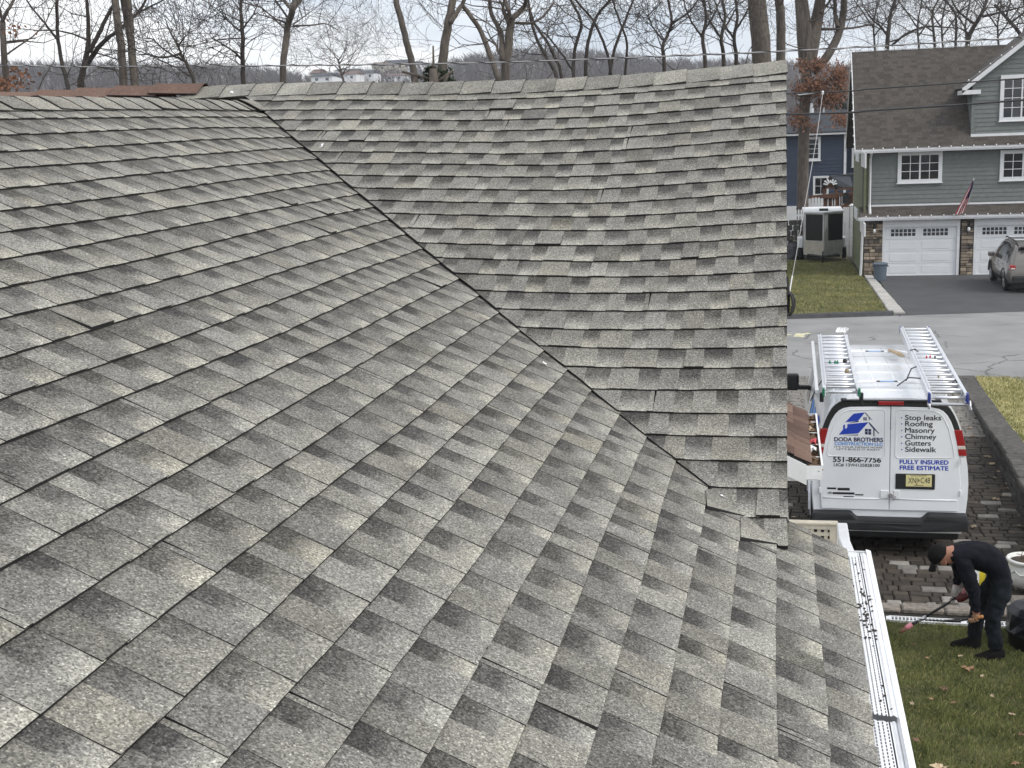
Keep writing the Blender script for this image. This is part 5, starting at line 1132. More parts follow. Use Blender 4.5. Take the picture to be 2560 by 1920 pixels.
# garage: stone piers, jambs, header, doors
zHd, zDt, zDb = Z4(535), Z4(598), Z4(1030)
def pier(x0, x1):
    pr_ = MB().bb((x0, YG - .02, g0), (x1, YG + .1, zHd + .02)).build('stone_pier', 'mortar', nh); z = g0 + .04; r = random.Random(int(x0 * 100))
    while z < zHd - .03:
        h = r.choice((.07, .10, .13, .16)); x = x0
        while x < x1 - .02:
            w = min(r.uniform(.16, .42), x1 - x)
            if x1 - x - w < .1: w = x1 - x
            MB().box((x + w / 2, YG - .05 - r.uniform(0, .02), z + h / 2), (w - .018, .09, h - .016), rz=r.uniform(-.02, .02)).build('stone', 'stone_tan' if r.random() < .5 + .35 * (z < g0 + .9) else 'stone_dark', pr_, bevel=.012); x += w
        z += h
pier(X4(785), X4(948)); pier(X4(1648), X4(1756)); pier(X4(2420), X4(2530))
def gdoor(x0, x1):
    j = .10
    fr = MB(); fr.bb((x0 - j, YG - .07, g0), (x0, YG + .05, zHd)); fr.bb((x1, YG - .07, g0), (x1 + j, YG + .05, zHd)); fr.bb((x0, YG - .072, zDt), (x1, YG + .05, zHd + .001)); fr.bb((x0 - j, YG - .09, zDt + .03), (x1 + j, YG - .0725, zDt + .09))
    fr.build('garage_frame', 'vinyl_white', nh)
    d = MB().bb((x0, YG + .04, g0), (x1, YG + .08, zDt)).build('garage_door', 'garage_white', nh); H = zDt - zDb; n = 4
    for k in range(n):
        z0, z1 = zDb + H * k / n, zDb + H * (k + 1) / n
        s_ = MB().bb((x0 + .004, YG + .015, z0 + .006), (x1 - .004, YG + .039, z1 - .004)).build('door_section', 'garage_white', d, bevel=.006)
        for q in (0, 1):
            a, b_ = lerp(x0, x1, .07 + q * .45), lerp(x0, x1, .45 + q * .45); hz = (z1 - z0)
            if k < n - 1:
                MB().bb((a, YG + .004, z0 + hz * .2), (b_, YG + .0148, z0 + hz * .82)).build('raised_panel', 'garage_white', s_, bevel=.01)
            else:
                pw = (b_ - a) * .93 / 6; ph = hz * .62 / 2
                for i in range(6):
                    for jx in (0, 1): MB().bb((a + .02 + i * pw + .018, YG + .006, z0 + hz * .25 + jx * ph + .014), (a + .02 + (i + 1) * pw - .018, YG + .0145, z0 + hz * .25 + (jx + 1) * ph - .014)).build('pane', 'window_glass', s_)
    MB().bb((x0, YG - .03, g0), (x1, YG + .014, zDb + .005)).build('threshold', 'vinyl_white', d)
gdoor(X4(972), X4(1612)); gdoor(X4(1786), X4(2420))
for zx in (873, 1710):
    x = X4(zx); z = Z4(605); lm_ = MB().bb((x - .05, YG - .14, z - .05), (x + .05, YG - .09, z + .2)).build('wall_lantern', 'plastic_black', nh, bevel=.01); MB().lathe((x, YG - .2, z - .16), [(.03, 0), (.055, .06), (.045, .16), (.0, .17)], 8).build('lamp_glass', 'bulb', lm_, smooth=True); MB().lathe((x, YG - .2, z + .012), [(.06, 0), (.07, .03), (.0, .1)], 8).build('hood', 'plastic_black', lm_)
# string lights along ridge, rakes and gutters
def lights(label, pts, n, seed):
    t = thing('string_lights', label, 'lights', pts[0], 0, 'string lights on the grey house'); r = random.Random(seed)
    MB().tube([tuple(p) for p in pts], .008, 4).build('cord', 'wire_pale', t)
    for i in range(n):
        q = (i + .5) / n * (len(pts) - 1); k = min(int(q), len(pts) - 2); p = lerp(np.array(pts[k]), np.array(pts[k + 1]), q - k); MB().lathe((p[0] + r.uniform(-.03, .03), p[1] - .03, p[2] - .01), [(.008, 0), (.026, .02), (.024, .05), (.0, .07)], 6).build('bulb', 'bulb', t, smooth=True)
lights('string of white bulbs along the ridge of the grey house', [(hx0 - .2, YRG - .05, zRidge + .02), (B_[0] - .6, YRG - .05, zRidge + .02)], 15, 1)
lights('string of white bulbs along the upper gutter of the grey house', [(hx0 - .3, YE - .1, zEave + .02), (XR2, YE - .1, zEave + .02)], 34, 2)
lights('string of white bulbs along the garage gutter of the grey house', [(hx0 - .1, YG - .4, zpent_b + .02), (XR2, YG - .4, zpent_b + .02)], 34, 3)
lights('string of white bulbs up the left rake of the grey house', [(hx0 - ov - .04, YE, zEave + .05), (hx0 - ov - .04, YRG, zRidge)], 12, 4)
lights('string of white bulbs up the dormer rake of the grey house', [(A_[0] - .1, YD - .34, A_[2] + .03), (xap, YD - .34, rz_at(xap) + .03)], 9, 5)
# flag
fy = YG - .55
def FP(zx, zy, y=0): return on_y(1940 + zx / 3.568, 400 + zy / 3.568, fy + y)
fg = thing('flag', 'striped red, white and blue flag hanging from a short pole over the garage', 'flag', FP(1715, 380))
MB().tube([FP(1715, 385, 1.0), FP(1765, 168)], .022, 6).build('pole', 'vinyl_white', fg)
lf_, rt_ = [(1752, 188), (1715, 260), (1668, 350), (1625, 425), (1600, 478)], [(1764, 190), (1750, 255), (1722, 330), (1700, 395), (1678, 458)]
for k in range(7):
    mb = MB(); u0, u1 = k / 7, (k + 1) / 7; col_ = 'flag_red' if k % 2 == 0 else 'flag_white'; rows = 5
    def fp_(i, u): a, b_ = lf_[i], rt_[i]; return FP(lerp(a[0], b_[0], u), lerp(a[1], b_[1], u) + 18 * math.sin(u * 3.1) * (i / 4), .07 * math.sin(u * 9 + i))
    mb.grid(lambda i, u: fp_(int(i), u), [2, 3, 4], [u0, u1]); mb.build('stripe', col_, fg, solid=.004)
    mb = MB(); mb.grid(lambda i, u: fp_(int(i), u), [0, 1, 2], [u0, u1]); mb.build('canton' if k > 2 else 'stripe', 'flag_blue' if k > 2 else col_, fg, solid=.004)
# bin by the garage
bp_ = ground(2200, 702); bn = thing('bin', 'blue-grey round plastic rubbish bin with lid beside the garage door', 'bin', bp_)
MB().lathe(bp_, [(.21, 0), (.22, .03), (.255, .62), (.285, .63), (.285, .66), (.26, .665)], 18).build('barrel', 'bin_grey', bn, smooth=False); MB().lathe((bp_[0], bp_[1], bp_[2] + .62), [(.275, 0), (.29, .02), (.29, .05), (.25, .075), (.0, .095)], 18).build('lid', 'bin_grey', bn)
for s in (-1, 1): MB().box((bp_[0] + s * .27, bp_[1], bp_[2] + .57), (.06, .12, .05)).build('handle', 'bin_grey', bn, bevel=.01)
# ================================================================== estate car (parked nose-in)
st_ = ground(2521, 727); CX, CY, CG = st_[0] + .74, st_[1] - .98, gz(st_[1]) + .012
suv = thing('car', 'silver-beige estate car parked nose-in before the second garage door', 'car', (CX, CY, CG))
cst = [(.0, .42, .80, .86, 1.02, .74), (.08, .36, .86, .92, 1.25, .70), (.30, .32, .92, .935, 1.55, .66), (.75, .30, .96, .94, 1.66, .65), (1.5, .28, .97, .94, 1.70, .65), (2.5, .28, .98, .94, 1.69, .65), (3.1, .28, .99, .94, 1.58, .62), (3.75, .30, 1.0, .92, 1.12, .74), (4.3, .32, .94, .90, 1.02, .72), (4.65, .36, .80, .84, .92, .66), (4.78, .42, .66, .7, .74, .6)]
def cprof(k):
    y, zb, zt, w, zr_, wr = cst[k]; P_ = [(.9 * w, zb), (w, zb + .18), (w * 1.0, lerp(zb, zt, .7)), (w * .965, zt), (lerp(w, wr, .6), lerp(zt, zr_, .62)), (wr, max(zt + .005, zr_ - .05)), (wr * .8, max(zt + .01, zr_)), (0, max(zt + .012, zr_ + .02))]
    return P_
def cpt(k, i):
    P_ = cprof(int(k)); n = len(P_); j = int(i); s = -1 if j < n else 1; a, z = P_[j if j < n else 2 * n - 2 - j]; return (CX + s * a, CY + cst[int(k)][0], CG + z)
mb = MB(); mb.grid(cpt, list(range(len(cst))), list(range(15))); mb.f.append(tuple(range(15))); mb.f.append(tuple(range((len(cst) - 1) * 15, len(cst) * 15))[::-1])
cb_ = mb.build('body', 'suv_paint', suv, smooth=True); es = cb_.modifiers.new('e', 'EDGE_SPLIT'); es.split_angle = R_(40)
def cside(ya, yb_, ta, tb_, m, nm, s=-1, off=.008, par=suv):
    def f(y, t):
        ks_ = [c[0] for c in cst]; k = max(0, min(len(cst) - 2, int(np.searchsorted(ks_, y)) - 1)); q = (y - ks_[k]) / (ks_[k + 1] - ks_[k]); pa, pb2 = cprof(k), cprof(k + 1)
        i = min(int(t), 6); u = t - i; a = lerp(lerp(pa[i][0], pa[i + 1][0], u), lerp(pb2[i][0], pb2[i + 1][0], u), q); z = lerp(lerp(pa[i][1], pa[i + 1][1], u), lerp(pb2[i][1], pb2[i + 1][1], u), q); return (CX + s * (a + off), CY + y, CG + z + off * .3)
    mb = MB(); mb.grid(f, list(np.linspace(ya, yb_, 6)), list(np.linspace(ta, tb_, 5)), s > 0); return mb.build(nm, m, par, smooth=True)
for s in (-1, 1):
    cside(.55, 1.05, 3.12, 4.6, 'window_glass', 'side_window', s); cside(1.1, 2.0, 3.1, 4.75, 'window_glass', 'side_window', s); cside(2.07, 3.0, 3.1, 4.7, 'window_glass', 'side_window', s)
    for y in (1.08, 2.04, 3.05): cside(y - .006, y + .006, 1.2, 3.05, 'plastic_black', 'door_seam', s, .004)
    for y in (1.28, 2.2): cside(y, y + .2, 2.55, 2.75, 'steel', 'door_handle', s, .02)
    cside(.35, 4.5, .05, .95, 'bumper_grey', 'sill_trim', s, .006)
    tl_ = MB().box((CX + s * .80, CY + .12, CG + .90), (.20, .26, .17)).build('tail_light', 'lamp_red', suv, bevel=.03, seg=2); MB().box((CX + s * .80, CY - .008, CG + .86), (.14, .03, .05)).build('lens', 'lamp_clear', tl_, bevel=.01)
    wheel(suv, CX + s * .80, CY + .98, CG + .36, .36, .22, cx=s); wheel(suv, CX + s * .80, CY + 3.72, CG + .36, .36, .22, cx=s)
    for yw in (.98, 3.72): MB().grid(lambda k, q: (CX + s * (.90, .955)[int(k)], CY + yw + .43 * math.cos(q), CG + .36 + .43 * math.sin(q)), [0, 1], list(np.linspace(.0, 3.1416, 13))).build('wheel_arch', 'bumper_grey', suv, solid=.03)
    MB().tube([(CX + s * .6, CY + .35, CG + 1.60), (CX + s * .62, CY + .6, CG + 1.71), (CX + s * .62, CY + 2.4, CG + 1.75), (CX + s * .6, CY + 2.7, CG + 1.69)], .022, 6).build('roof_rail', 'plastic_black', suv, smooth=True)
    MB().box((CX + s * 1.04, CY + 2.95, CG + 1.08), (.22, .12, .16)).build('mirror', 'suv_paint', suv, bevel=.04, seg=2)
mb = MB(); mb.grid(lambda u, v: (CX + u * lerp(.72, .60, v), CY + lerp(.055, .27, v) - .012, CG + lerp(1.04, 1.52, v)), [-1, -.5, 0, .5, 1], [0, .5, 1]); mb.build('rear_window', 'window_glass', suv, smooth=True)
MB().box((CX, CY + .02, CG + .48), (1.6, .16, .26)).build('rear_bumper', 'bumper_grey', suv, bevel=.05, seg=2); MB().box((CX, CY - .065, CG + .70), (.36, .02, .14)).build('licence_plate', 'plate_yellow', suv, bevel=.006); MB().box((CX, CY + .2, CG + 1.62), (1.15, .3, .03)).build('spoiler', 'suv_paint', suv, bevel=.01)
MB().bb((CX - .75, CY + .3, CG + .18), (CX + .75, CY + 4.4, CG + .4)).build('underbody', 'plastic_black', suv)
for y in (.9, 2.1): MB().bb((CX - .62, CY + y, CG + 1.735), (CX + .62, CY + y + .07, CG + 1.765)).build('roof_bar', 'aluminium', suv, bevel=.01)
# ================================================================== trailer
z5 = lambda x, y: (1960 + x / 7.54, 480 + y / 7.54)
jk = ground(*z5(730, 1358)); TY = jk[1] + .55; TG = gz(TY)
tr = thing('trailer', 'V-nosed enclosed cargo trailer with black upper panels on the lawn', 'trailer', (jk[0], TY + 1, TG))
def TP(x, y, Y): return on_y(*z5(x, y), Y)
xl, xr = TP(372, 900, TY + .6)[0], TP(1105, 900, TY + .6)[0]; xm = TP(752, 900, TY)[0]; zb0 = TP(560, 1192, TY + .3)[2]; zt0 = TP(600, 395, TY + .3)[2]; zm = TP(560, 915, TY + .3)[2]
mb = MB(); pl_ = [(xl, TY + .6), (xm, TY), (xr, TY + .6), (xr, TY + 3.6), (xl, TY + 3.6)]; mb.prism(pl_, lambda a, b, h: (a, b, zb0 + h), zt0 - zb0); bd = mb.build('body', 'trailer_metal', tr)
def vpanel(xa, ya, xb, yb_, z0, z1, m, nm, off):
    n_ = Vector((yb_ - ya, -(xb - xa), 0)).normalized(); n_ = n_ if n_.y < 0 else -n_
    P_ = [Vector((xa, ya, z0)), Vector((xb, yb_, z0)), Vector((xb, yb_, z1)), Vector((xa, ya, z1))]
    return MB().add([p + n_ * off for p in P_] + [p for p in P_], [(0, 1, 2, 3), (0, 4, 5, 1), (3, 2, 6, 7), (0, 3, 7, 4), (1, 5, 6, 2)]).build(nm, m, bd)
def vl(f): return lerp(xl, xm, f), lerp(TY + .6, TY, f)
def vr(f): return lerp(xm, xr, f), lerp(TY, TY + .6, f)
vpanel(*vl(.10), *vl(.93), zm, zt0 - .06, 'trailer_black', 'upper_panel', .012); vpanel(*vr(.22), *vr(.99), zm, zt0 - .06, 'trailer_black', 'upper_panel', .012)
vpanel(*vl(.02), *vl(.98), zb0 + .02, zm - .02, 'trailer_tan', 'stone_guard', .012); vpanel(*vr(.05), *vr(.98), zb0 + .02, zm - .02, 'trailer_metal', 'stone_guard', .012)
vpanel(*vr(.06), *vr(.18), zm + .55, zt0 - .1, 'vinyl_white', 'jack_cover', .03)
MB().prism([(a * 1.0 + (a - xm) * .04, b - .05) for a, b in pl_], lambda a, b, h: (a, b, zt0 - .02 + h), .09).build('roof_trim', 'white_paint', tr, bevel=.02)
MB().bb((xm - .2, TY + .5, zt0 + .07), (xm + .2, TY + .95, zt0 + .16)).build('roof_vent', 'plastic_black', tr, bevel=.02)
for s, xx in ((-1, xl), (1, xr)):
    wheel(tr, xx + s * .14, TY + 2.0, TG + .32, .32, .18, cx=s); MB().bb((xx + s * .02, TY + 1.55, TG + .55), (xx + s * .27, TY + 2.5, TG + 1.02) if s < 0 else (xx + s * .19, TY + 2.5, TG + 1.0)).build('fender', 'white_paint', tr, bevel=.03)
    MB().tube([(xx * .8 + xm * .2, TY + .5, zb0 + .02), (jk[0], TY - .5, zb0 + .02)], .045, 4).build('tongue', 'plastic_black', tr)
MB().tube([(jk[0], TY - .45, zb0 + .25), (jk[0], TY - .47, gz(TY) + .02)], .035, 6).build('jack', 'plastic_black', tr); MB().box((jk[0], TY - .47, gz(TY - .5) + .02), (.16, .16, .03)).build('jack_foot', 'plastic_black', tr)
MB().bb((xl + .1, TY + .4, zb0 - .1), (xr - .1, TY + 3.5, zb0 - .005)).build('chassis', 'plastic_black', tr)
# ================================================================== white fence, playhouse, blue house behind
FYD = TY + 5.2
def fence(label, pxs, ztop_px, Y, gap=.13, w=.09, scal=None, hgt=1.5):
    x0, x1 = on_y(pxs[0], 560, Y)[0], on_y(pxs[1], 560, Y)[0]; zt = on_y((pxs[0] + pxs[1]) / 2, ztop_px, Y)[2]; g = gz(60)
    t = thing('picket_fence', label, 'fence', ((x0 + x1) / 2, Y, g)); n = max(2, int((x1 - x0) / gap))
    for i in range(n):
        x = x0 + (i + .5) * (x1 - x0) / n; z = zt + (scal(i / (n - 1)) if scal else 0); MB().prism([(x - w / 2, g), (x + w / 2, g), (x + w / 2, z - .06), (x, z), (x - w / 2, z - .06)], lambda a, b, h: (a, Y + h, b), .02).build('picket', 'vinyl_white', t)
    for zz in (zt - .35, g + .4): MB().bb((x0, Y + .022, zz), (x1, Y + .06, zz + .09)).build('rail', 'vinyl_white', t)
    return t
fence('white picket fence running behind the parked trailer', (1965, 2120), 522, FYD)
fence('scalloped white picket panel beside the brown playhouse', (2020, 2058), 495, FYD + 3.2, .15, .13, lambda q: .05 * math.sin(q * 3.1))
yA = TY + 3.4; xa, xb_ = on_y(2107, 560, yA)[0], on_y(2133, 560, yA)[0]; gt = thing('fence_gate', 'tall white vinyl gate with capped post between trailer and grey house', 'gate', ((xa + xb_) / 2, yA, gz(yA)))
zt = on_y(2118, 518, yA)[2]
for i in range(3): MB().bb((lerp(xa, xb_, i * .22), yA, gz(yA)), (lerp(xa, xb_, (i + 1) * .22) - .012, yA + .03, zt)).build('board', 'vinyl_white', gt)
MB().bb((lerp(xa, xb_, .70), yA - .02, gz(yA)), (xb_, yA + .14, zt + .05)).build('post', 'vinyl_white', gt); MB().lathe((lerp(xa, xb_, .85), yA + .06, zt + .05), [(.14, 0), (.14, .03), (.0, .12)], 4).build('post_cap', 'vinyl_white', gt)
# playhouse
PY = FYD + 5.0
def PH(x, y, Y=None): return on_y(1940 + x / 3.568, 400 + y / 3.568, Y or PY)
ph = thing('playhouse', 'brown wooden playhouse with dark gable roof and white sunburst behind the fence', 'playhouse', PH(600, 420))
gl, gr_, ga_ = PH(420, 232), PH(548, 232), PH(483, 150); zf = PH(480, 440)[2]
for x in (430, 540, 690): p = PH(x, 240); MB().bb((p[0] - .07, PY, gz(60)), (p[0] + .07, PY + .14, p[2] + .05)).build('post', 'wood_brown', ph)
def beam(a, b_, h, m='wood_brown', nm='beam', Y=None, t=.08): pa, pb2 = PH(*a, Y), PH(*b_, Y); MB().add([(pa[0], pa[1], pa[2]), (pb2[0], pb2[1], pb2[2]), (pb2[0], pb2[1], pb2[2] - h), (pa[0], pa[1], pa[2] - h), (pa[0], pa[1] + t, pa[2]), (pb2[0], pb2[1] + t, pb2[2]), (pb2[0], pb2[1] + t, pb2[2] - h), (pa[0], pa[1] + t, pa[2] - h)], [(0, 1, 2, 3), (7, 6, 5, 4), (0, 4, 5, 1), (2, 6, 7, 3), (0, 3, 7, 4), (1, 5, 6, 2)]).build(nm, m, ph)
beam((420, 236), (550, 236), .12); beam((300, 318), (690, 285), .16, Y=PY - .05); beam((420, 322), (545, 322), .12, Y=PY - .1); beam((420, 412), (690, 400), .3, Y=PY - .06); beam((560, 250), (700, 250), .1)
for x in (445, 460, 500, 520, 565, 585, 600): beam((x, 300 if x > 550 else 345), (x + 9, 300 if x > 550 else 345), 1.2 if x < 550 else 1.3, 'vinyl_white' if x % 2 == 0 or x > 500 else 'wood_brown', 'baluster', PY - .02, .03)
MB().add([tuple(p) for p in (PH(440, 320, PY + .1), PH(690, 320, PY + .1), PH(690, 430, PY + .1), PH(440, 430, PY + .1))], [(0, 1, 2, 3)]).build('back_panel', 'wood_brown', ph, solid=.03)
MB().add([tuple(p) for p in (PH(600, 295, PY - .09), PH(625, 288, PY - .09), PH(650, 295, PY - .09), PH(655, 385, PY - .09), PH(595, 385, PY - .09))], [(0, 1, 2, 3, 4)]).build('doorway', 'plastic_black', ph, solid=.02)
rA, rB, rC = PH(405, 238), PH(483, 140), PH(560, 238); rb = PH(650, 145); 
mb = MB(); dY = 1.4
mb.add([tuple(rA), tuple(rB), (rB[0] + 1.3, PY + dY, rB[2] + .05), (rA[0] + 1.3, PY + dY, rA[2])], [(0, 1, 2, 3)]); mb.add([tuple(rB), tuple(rC), tuple(PH(690, 248, PY + .3)), tuple(PH(660, 142, PY + 1.2))], [(0, 1, 2, 3)]); mb.build('roof', 'dark_slate', ph, solid=.06)
MB().add([tuple(gl + np.array([.05, -.02, 0])), tuple(gr_ - np.array([.05, .02, 0])), tuple(ga_ + np.array([0, -.02, -.08]))], [(0, 1, 2)]).build('gable', 'wood_brown', ph, solid=.04)
for k in range(7):
    q = R_(12 + k * 26); c = lerp(gl, gr_, .5); r0, r1 = .13, .10 + .30 * (abs(math.cos(q)) * .75 + .55 * math.sin(q)); MB().tube([(c[0] + r0 * math.cos(q), PY - .06, c[2] + .04 + r0 * math.sin(q)), (c[0] + r1 * math.cos(q), PY - .06, c[2] + .04 + r1 * math.sin(q))], .045, 4).build('sunburst_ray', 'vinyl_white', ph)
for (a, b_) in (((405, 240), (483, 146)), ((483, 146), (550, 238))): beam(a, b_, .12, 'vinyl_white' if 0 else 'plastic_black', 'barge_board', PY - .04)
# blue house
BY = 76.0
def BP(x, y): return on_y(1940 + x / 3.568, y / 3.568, BY)
bh = thing('house', 'dark blue clapboard house with white window frames behind the trailer', 'house', (on_y(2050, 400, BY)[0], BY + 2, gz(60)))
bx0, bx1 = on_y(1900, 400, BY)[0], BP(610, 1300)[0]; bz1 = BP(400, 1195)[2]; bz0 = on_y(2000, 515, BY)[2]
bw = MB().bb((bx0, BY + .03, gz(60)), (bx1, BY + 6, bz1)).build('wall', 'blue_siding', bh); planks(bw, bx0, bx1, BY + .03, bz0, bz1, 'blue_siding', .2, .03)
MB().bb((bx0, BY - .1, gz(60)), (bx1, BY + .02, bz0)).build('foundation', 'vinyl_white', bh)
MB().bb((bx0 - .3, BY - .35, bz1 - .05), (bx1 + .3, BY + .02, bz1 + .12)).build('eave', 'vinyl_white', bh)
uvquad('roof', [(bx0 - .3, BY - .4, bz1 + .12), (bx1 + .3, BY - .4, bz1 + .12), (bx1 + .3, BY + 3.4, BP(600, 1010)[2] + .25), (bx0 - .3, BY + 3.4, BP(600, 1010)[2] + .25)], 'dark_slate', bh, [(0, 0), (1, 0), (1, 1), (0, 1)])
window(BP(262, 1300)[0], BP(398, 1300)[0], BP(300, 1435)[2], BP(300, 1222)[2], BY, 1, 4, 1, bh, .14); window(on_y(1940 + 330 / 3.568, 470, BY)[0], on_y(1940 + 470 / 3.568, 470, BY)[0], on_y(2050, 490, BY)[2], on_y(2050, 440, BY)[2], BY, 2, 2, 1, bh, .12)
MB().bb((bx1 - .02, BY - .05, bz0 - 1), (bx1 + .12, BY + .03, bz1)).build('corner_board', 'vinyl_white', bh)
wx0, wx1 = BP(612, 1300)[0] + .12, BP(760, 1300)[0]; w2z1 = BP(650, 1175)[2]
MB().bb((wx0, BY + 1.2, gz(60)), (wx1 + 2, BY + 6, w2z1)).build('wing', 'blue_siding', bh)
MB().bb((wx0 + .3, BY + 1.0, BP(650, 1290)[2]), (wx1 + 2, BY + 1.15, w2z1 + .1)).build('wing_fascia', 'vinyl_white', bh); window(wx0 + .35, wx0 + 2, on_y(2110, 420, BY)[2], BP(650, 1300)[2], BY + 1.1, 1, 2, 1, bh, .12)
for (a, b_) in (((330, 915), (330, 985)), ((443, 930), (443, 985))): p, q = BP(*a), BP(*b_); MB().tube([(p[0], BY + 3, q[2] - .5), (p[0], BY + 3, p[2])], .12 if a[0] < 400 else .06, 8).build('vent_pipe', 'vinyl_white', bh)
# low stone wall, black tarp and evergreen left of the trailer
sw = ground(1990, 640); swt = thing('stone_wall', 'grey rough stone wall left of the parked trailer', 'wall', (sw[0] - 1, TY + 3, gz(60))); r = random.Random(9)
for j in range(7):
    x = -3.0
    while x < sw[0] + .35:
        w = r.uniform(.25, .55); MB().box((x + w / 2, TY + 3.2 + r.uniform(0, .06), gz(60) + .16 + j * .25), (w - .03, .3, .23)).build('stone', 'wall_cap', swt, bevel=.04); x += w
tp = thing('tarp_pile', 'black tarpaulin heap against the stone wall beside the trailer', 'tarp', (sw[0] - .15, TY + 2.3, gz(60))); r = random.Random(11)
MB().grid(lambda a, q: (sw[0] - .15 + .55 * math.cos(a) * math.cos(q) * r.uniform(.9, 1.1), TY + 2.3 + .4 * math.cos(a) * math.sin(q) * r.uniform(.9, 1.1), gz(60) + .8 * math.sin(a)), list(np.linspace(0, 1.57, 6)), list(np.linspace(0, 6.283, 13))).build('tarp', 'bag_black', tp)
# paint marks and paper on the road
p = ground(2000, 838); mb = MB(); r = random.Random(3)
for pts in ([(-.18, -.15), (.1, -.2), (.12, .02), (.3, .12), (.22, .2), (.05, .1), (-.1, .15)], [(-1.0, .05), (-.25, -.03), (-.2, .03), (-.9, .12)]): mb.add([(p[0] + a, p[1] + b_ * 2.2, gz(p[1]) + .011 - GS * b_ * 2.2) for a, b_ in pts], [tuple(range(len(pts)))])
o = mb.build('road_marking', 'road_mark'); o['kind'] = 'structure'
# ================================================================== trees
def cat_pts(pts, n):
    P_ = [Vector(p) for p in pts]
    if len(P_) == 2: return [P_[0].lerp(P_[1], i / n) for i in range(n + 1)]
    out = []
    for k in range(len(P_) - 1):
        p0, p1, p2, p3 = P_[max(k - 1, 0)], P_[k], P_[k + 1], P_[min(k + 2, len(P_) - 1)]
        for i in range(n):
            t = i / n; out.append(.5 * ((2 * p1) + (p2 - p0) * t + (2 * p0 - 5 * p1 + 4 * p2 - p3) * t * t + (3 * p1 - p0 - 3 * p2 + p3) * t ** 3))
    out.append(P_[-1]); return out
def smooth_pts(pts, n):
    P_ = [Vector(p) for p in pts]; out = []
    for k in range(len(P_) - 1): out += [P_[k].lerp(P_[k + 1], i / n) for i in range(n)]
    out.append(P_[-1])
    for _ in range(3): out = [out[0]] + [(out[i - 1] + out[i] * 2 + out[i + 1]) / 4 for i in range(1, len(out) - 1)] + [out[-1]]
    return out
def grow(mb, tw, r, p, d, L0, r0, depth, curl=.22, up=.08, dens=1.0):
    """a wandering limb with side shoots; thin ones go to the twig mesh"""
    n = max(3, int(L0 / (.5 if depth > 1 else .35))); n = min(n, 9); pts = [p.copy()]; rad = [r0]; dd = d.normalized()
    for i in range(n):
        dd = (dd + Vector((r.gauss(0, curl), r.gauss(0, curl), r.gauss(up, curl)))).normalized(); pts.append(pts[-1] + dd * (L0 / n)); rad.append(max(.006, r0 * (1 - .8 * (i + 1) / n)))
    (mb if r0 > .035 else tw).tube(pts, rad, 6 if r0 > .06 else 4 if r0 > .02 else 3, False)
    if depth <= 0: return
    k = max(2, int((2.2 + L0 * .9) * dens))
    for i in range(k):
        q = r.uniform(.22, 1.0); j = min(n - 1, int(q * n)); a = pts[j].lerp(pts[j + 1], q * n - j); t = (pts[j + 1] - pts[j]).normalized(); o = t.orthogonal(); o.rotate(Matrix.Rotation(r.uniform(0, 6.28), 3, t))
        nd = (t * r.uniform(.35, .9) + o * r.uniform(.6, 1.0)).normalized(); grow(mb, tw, r, a, nd, L0 * r.uniform(.38, .62), max(.006, rad[j] * r.uniform(.4, .65)), depth - 1, curl, up, dens)
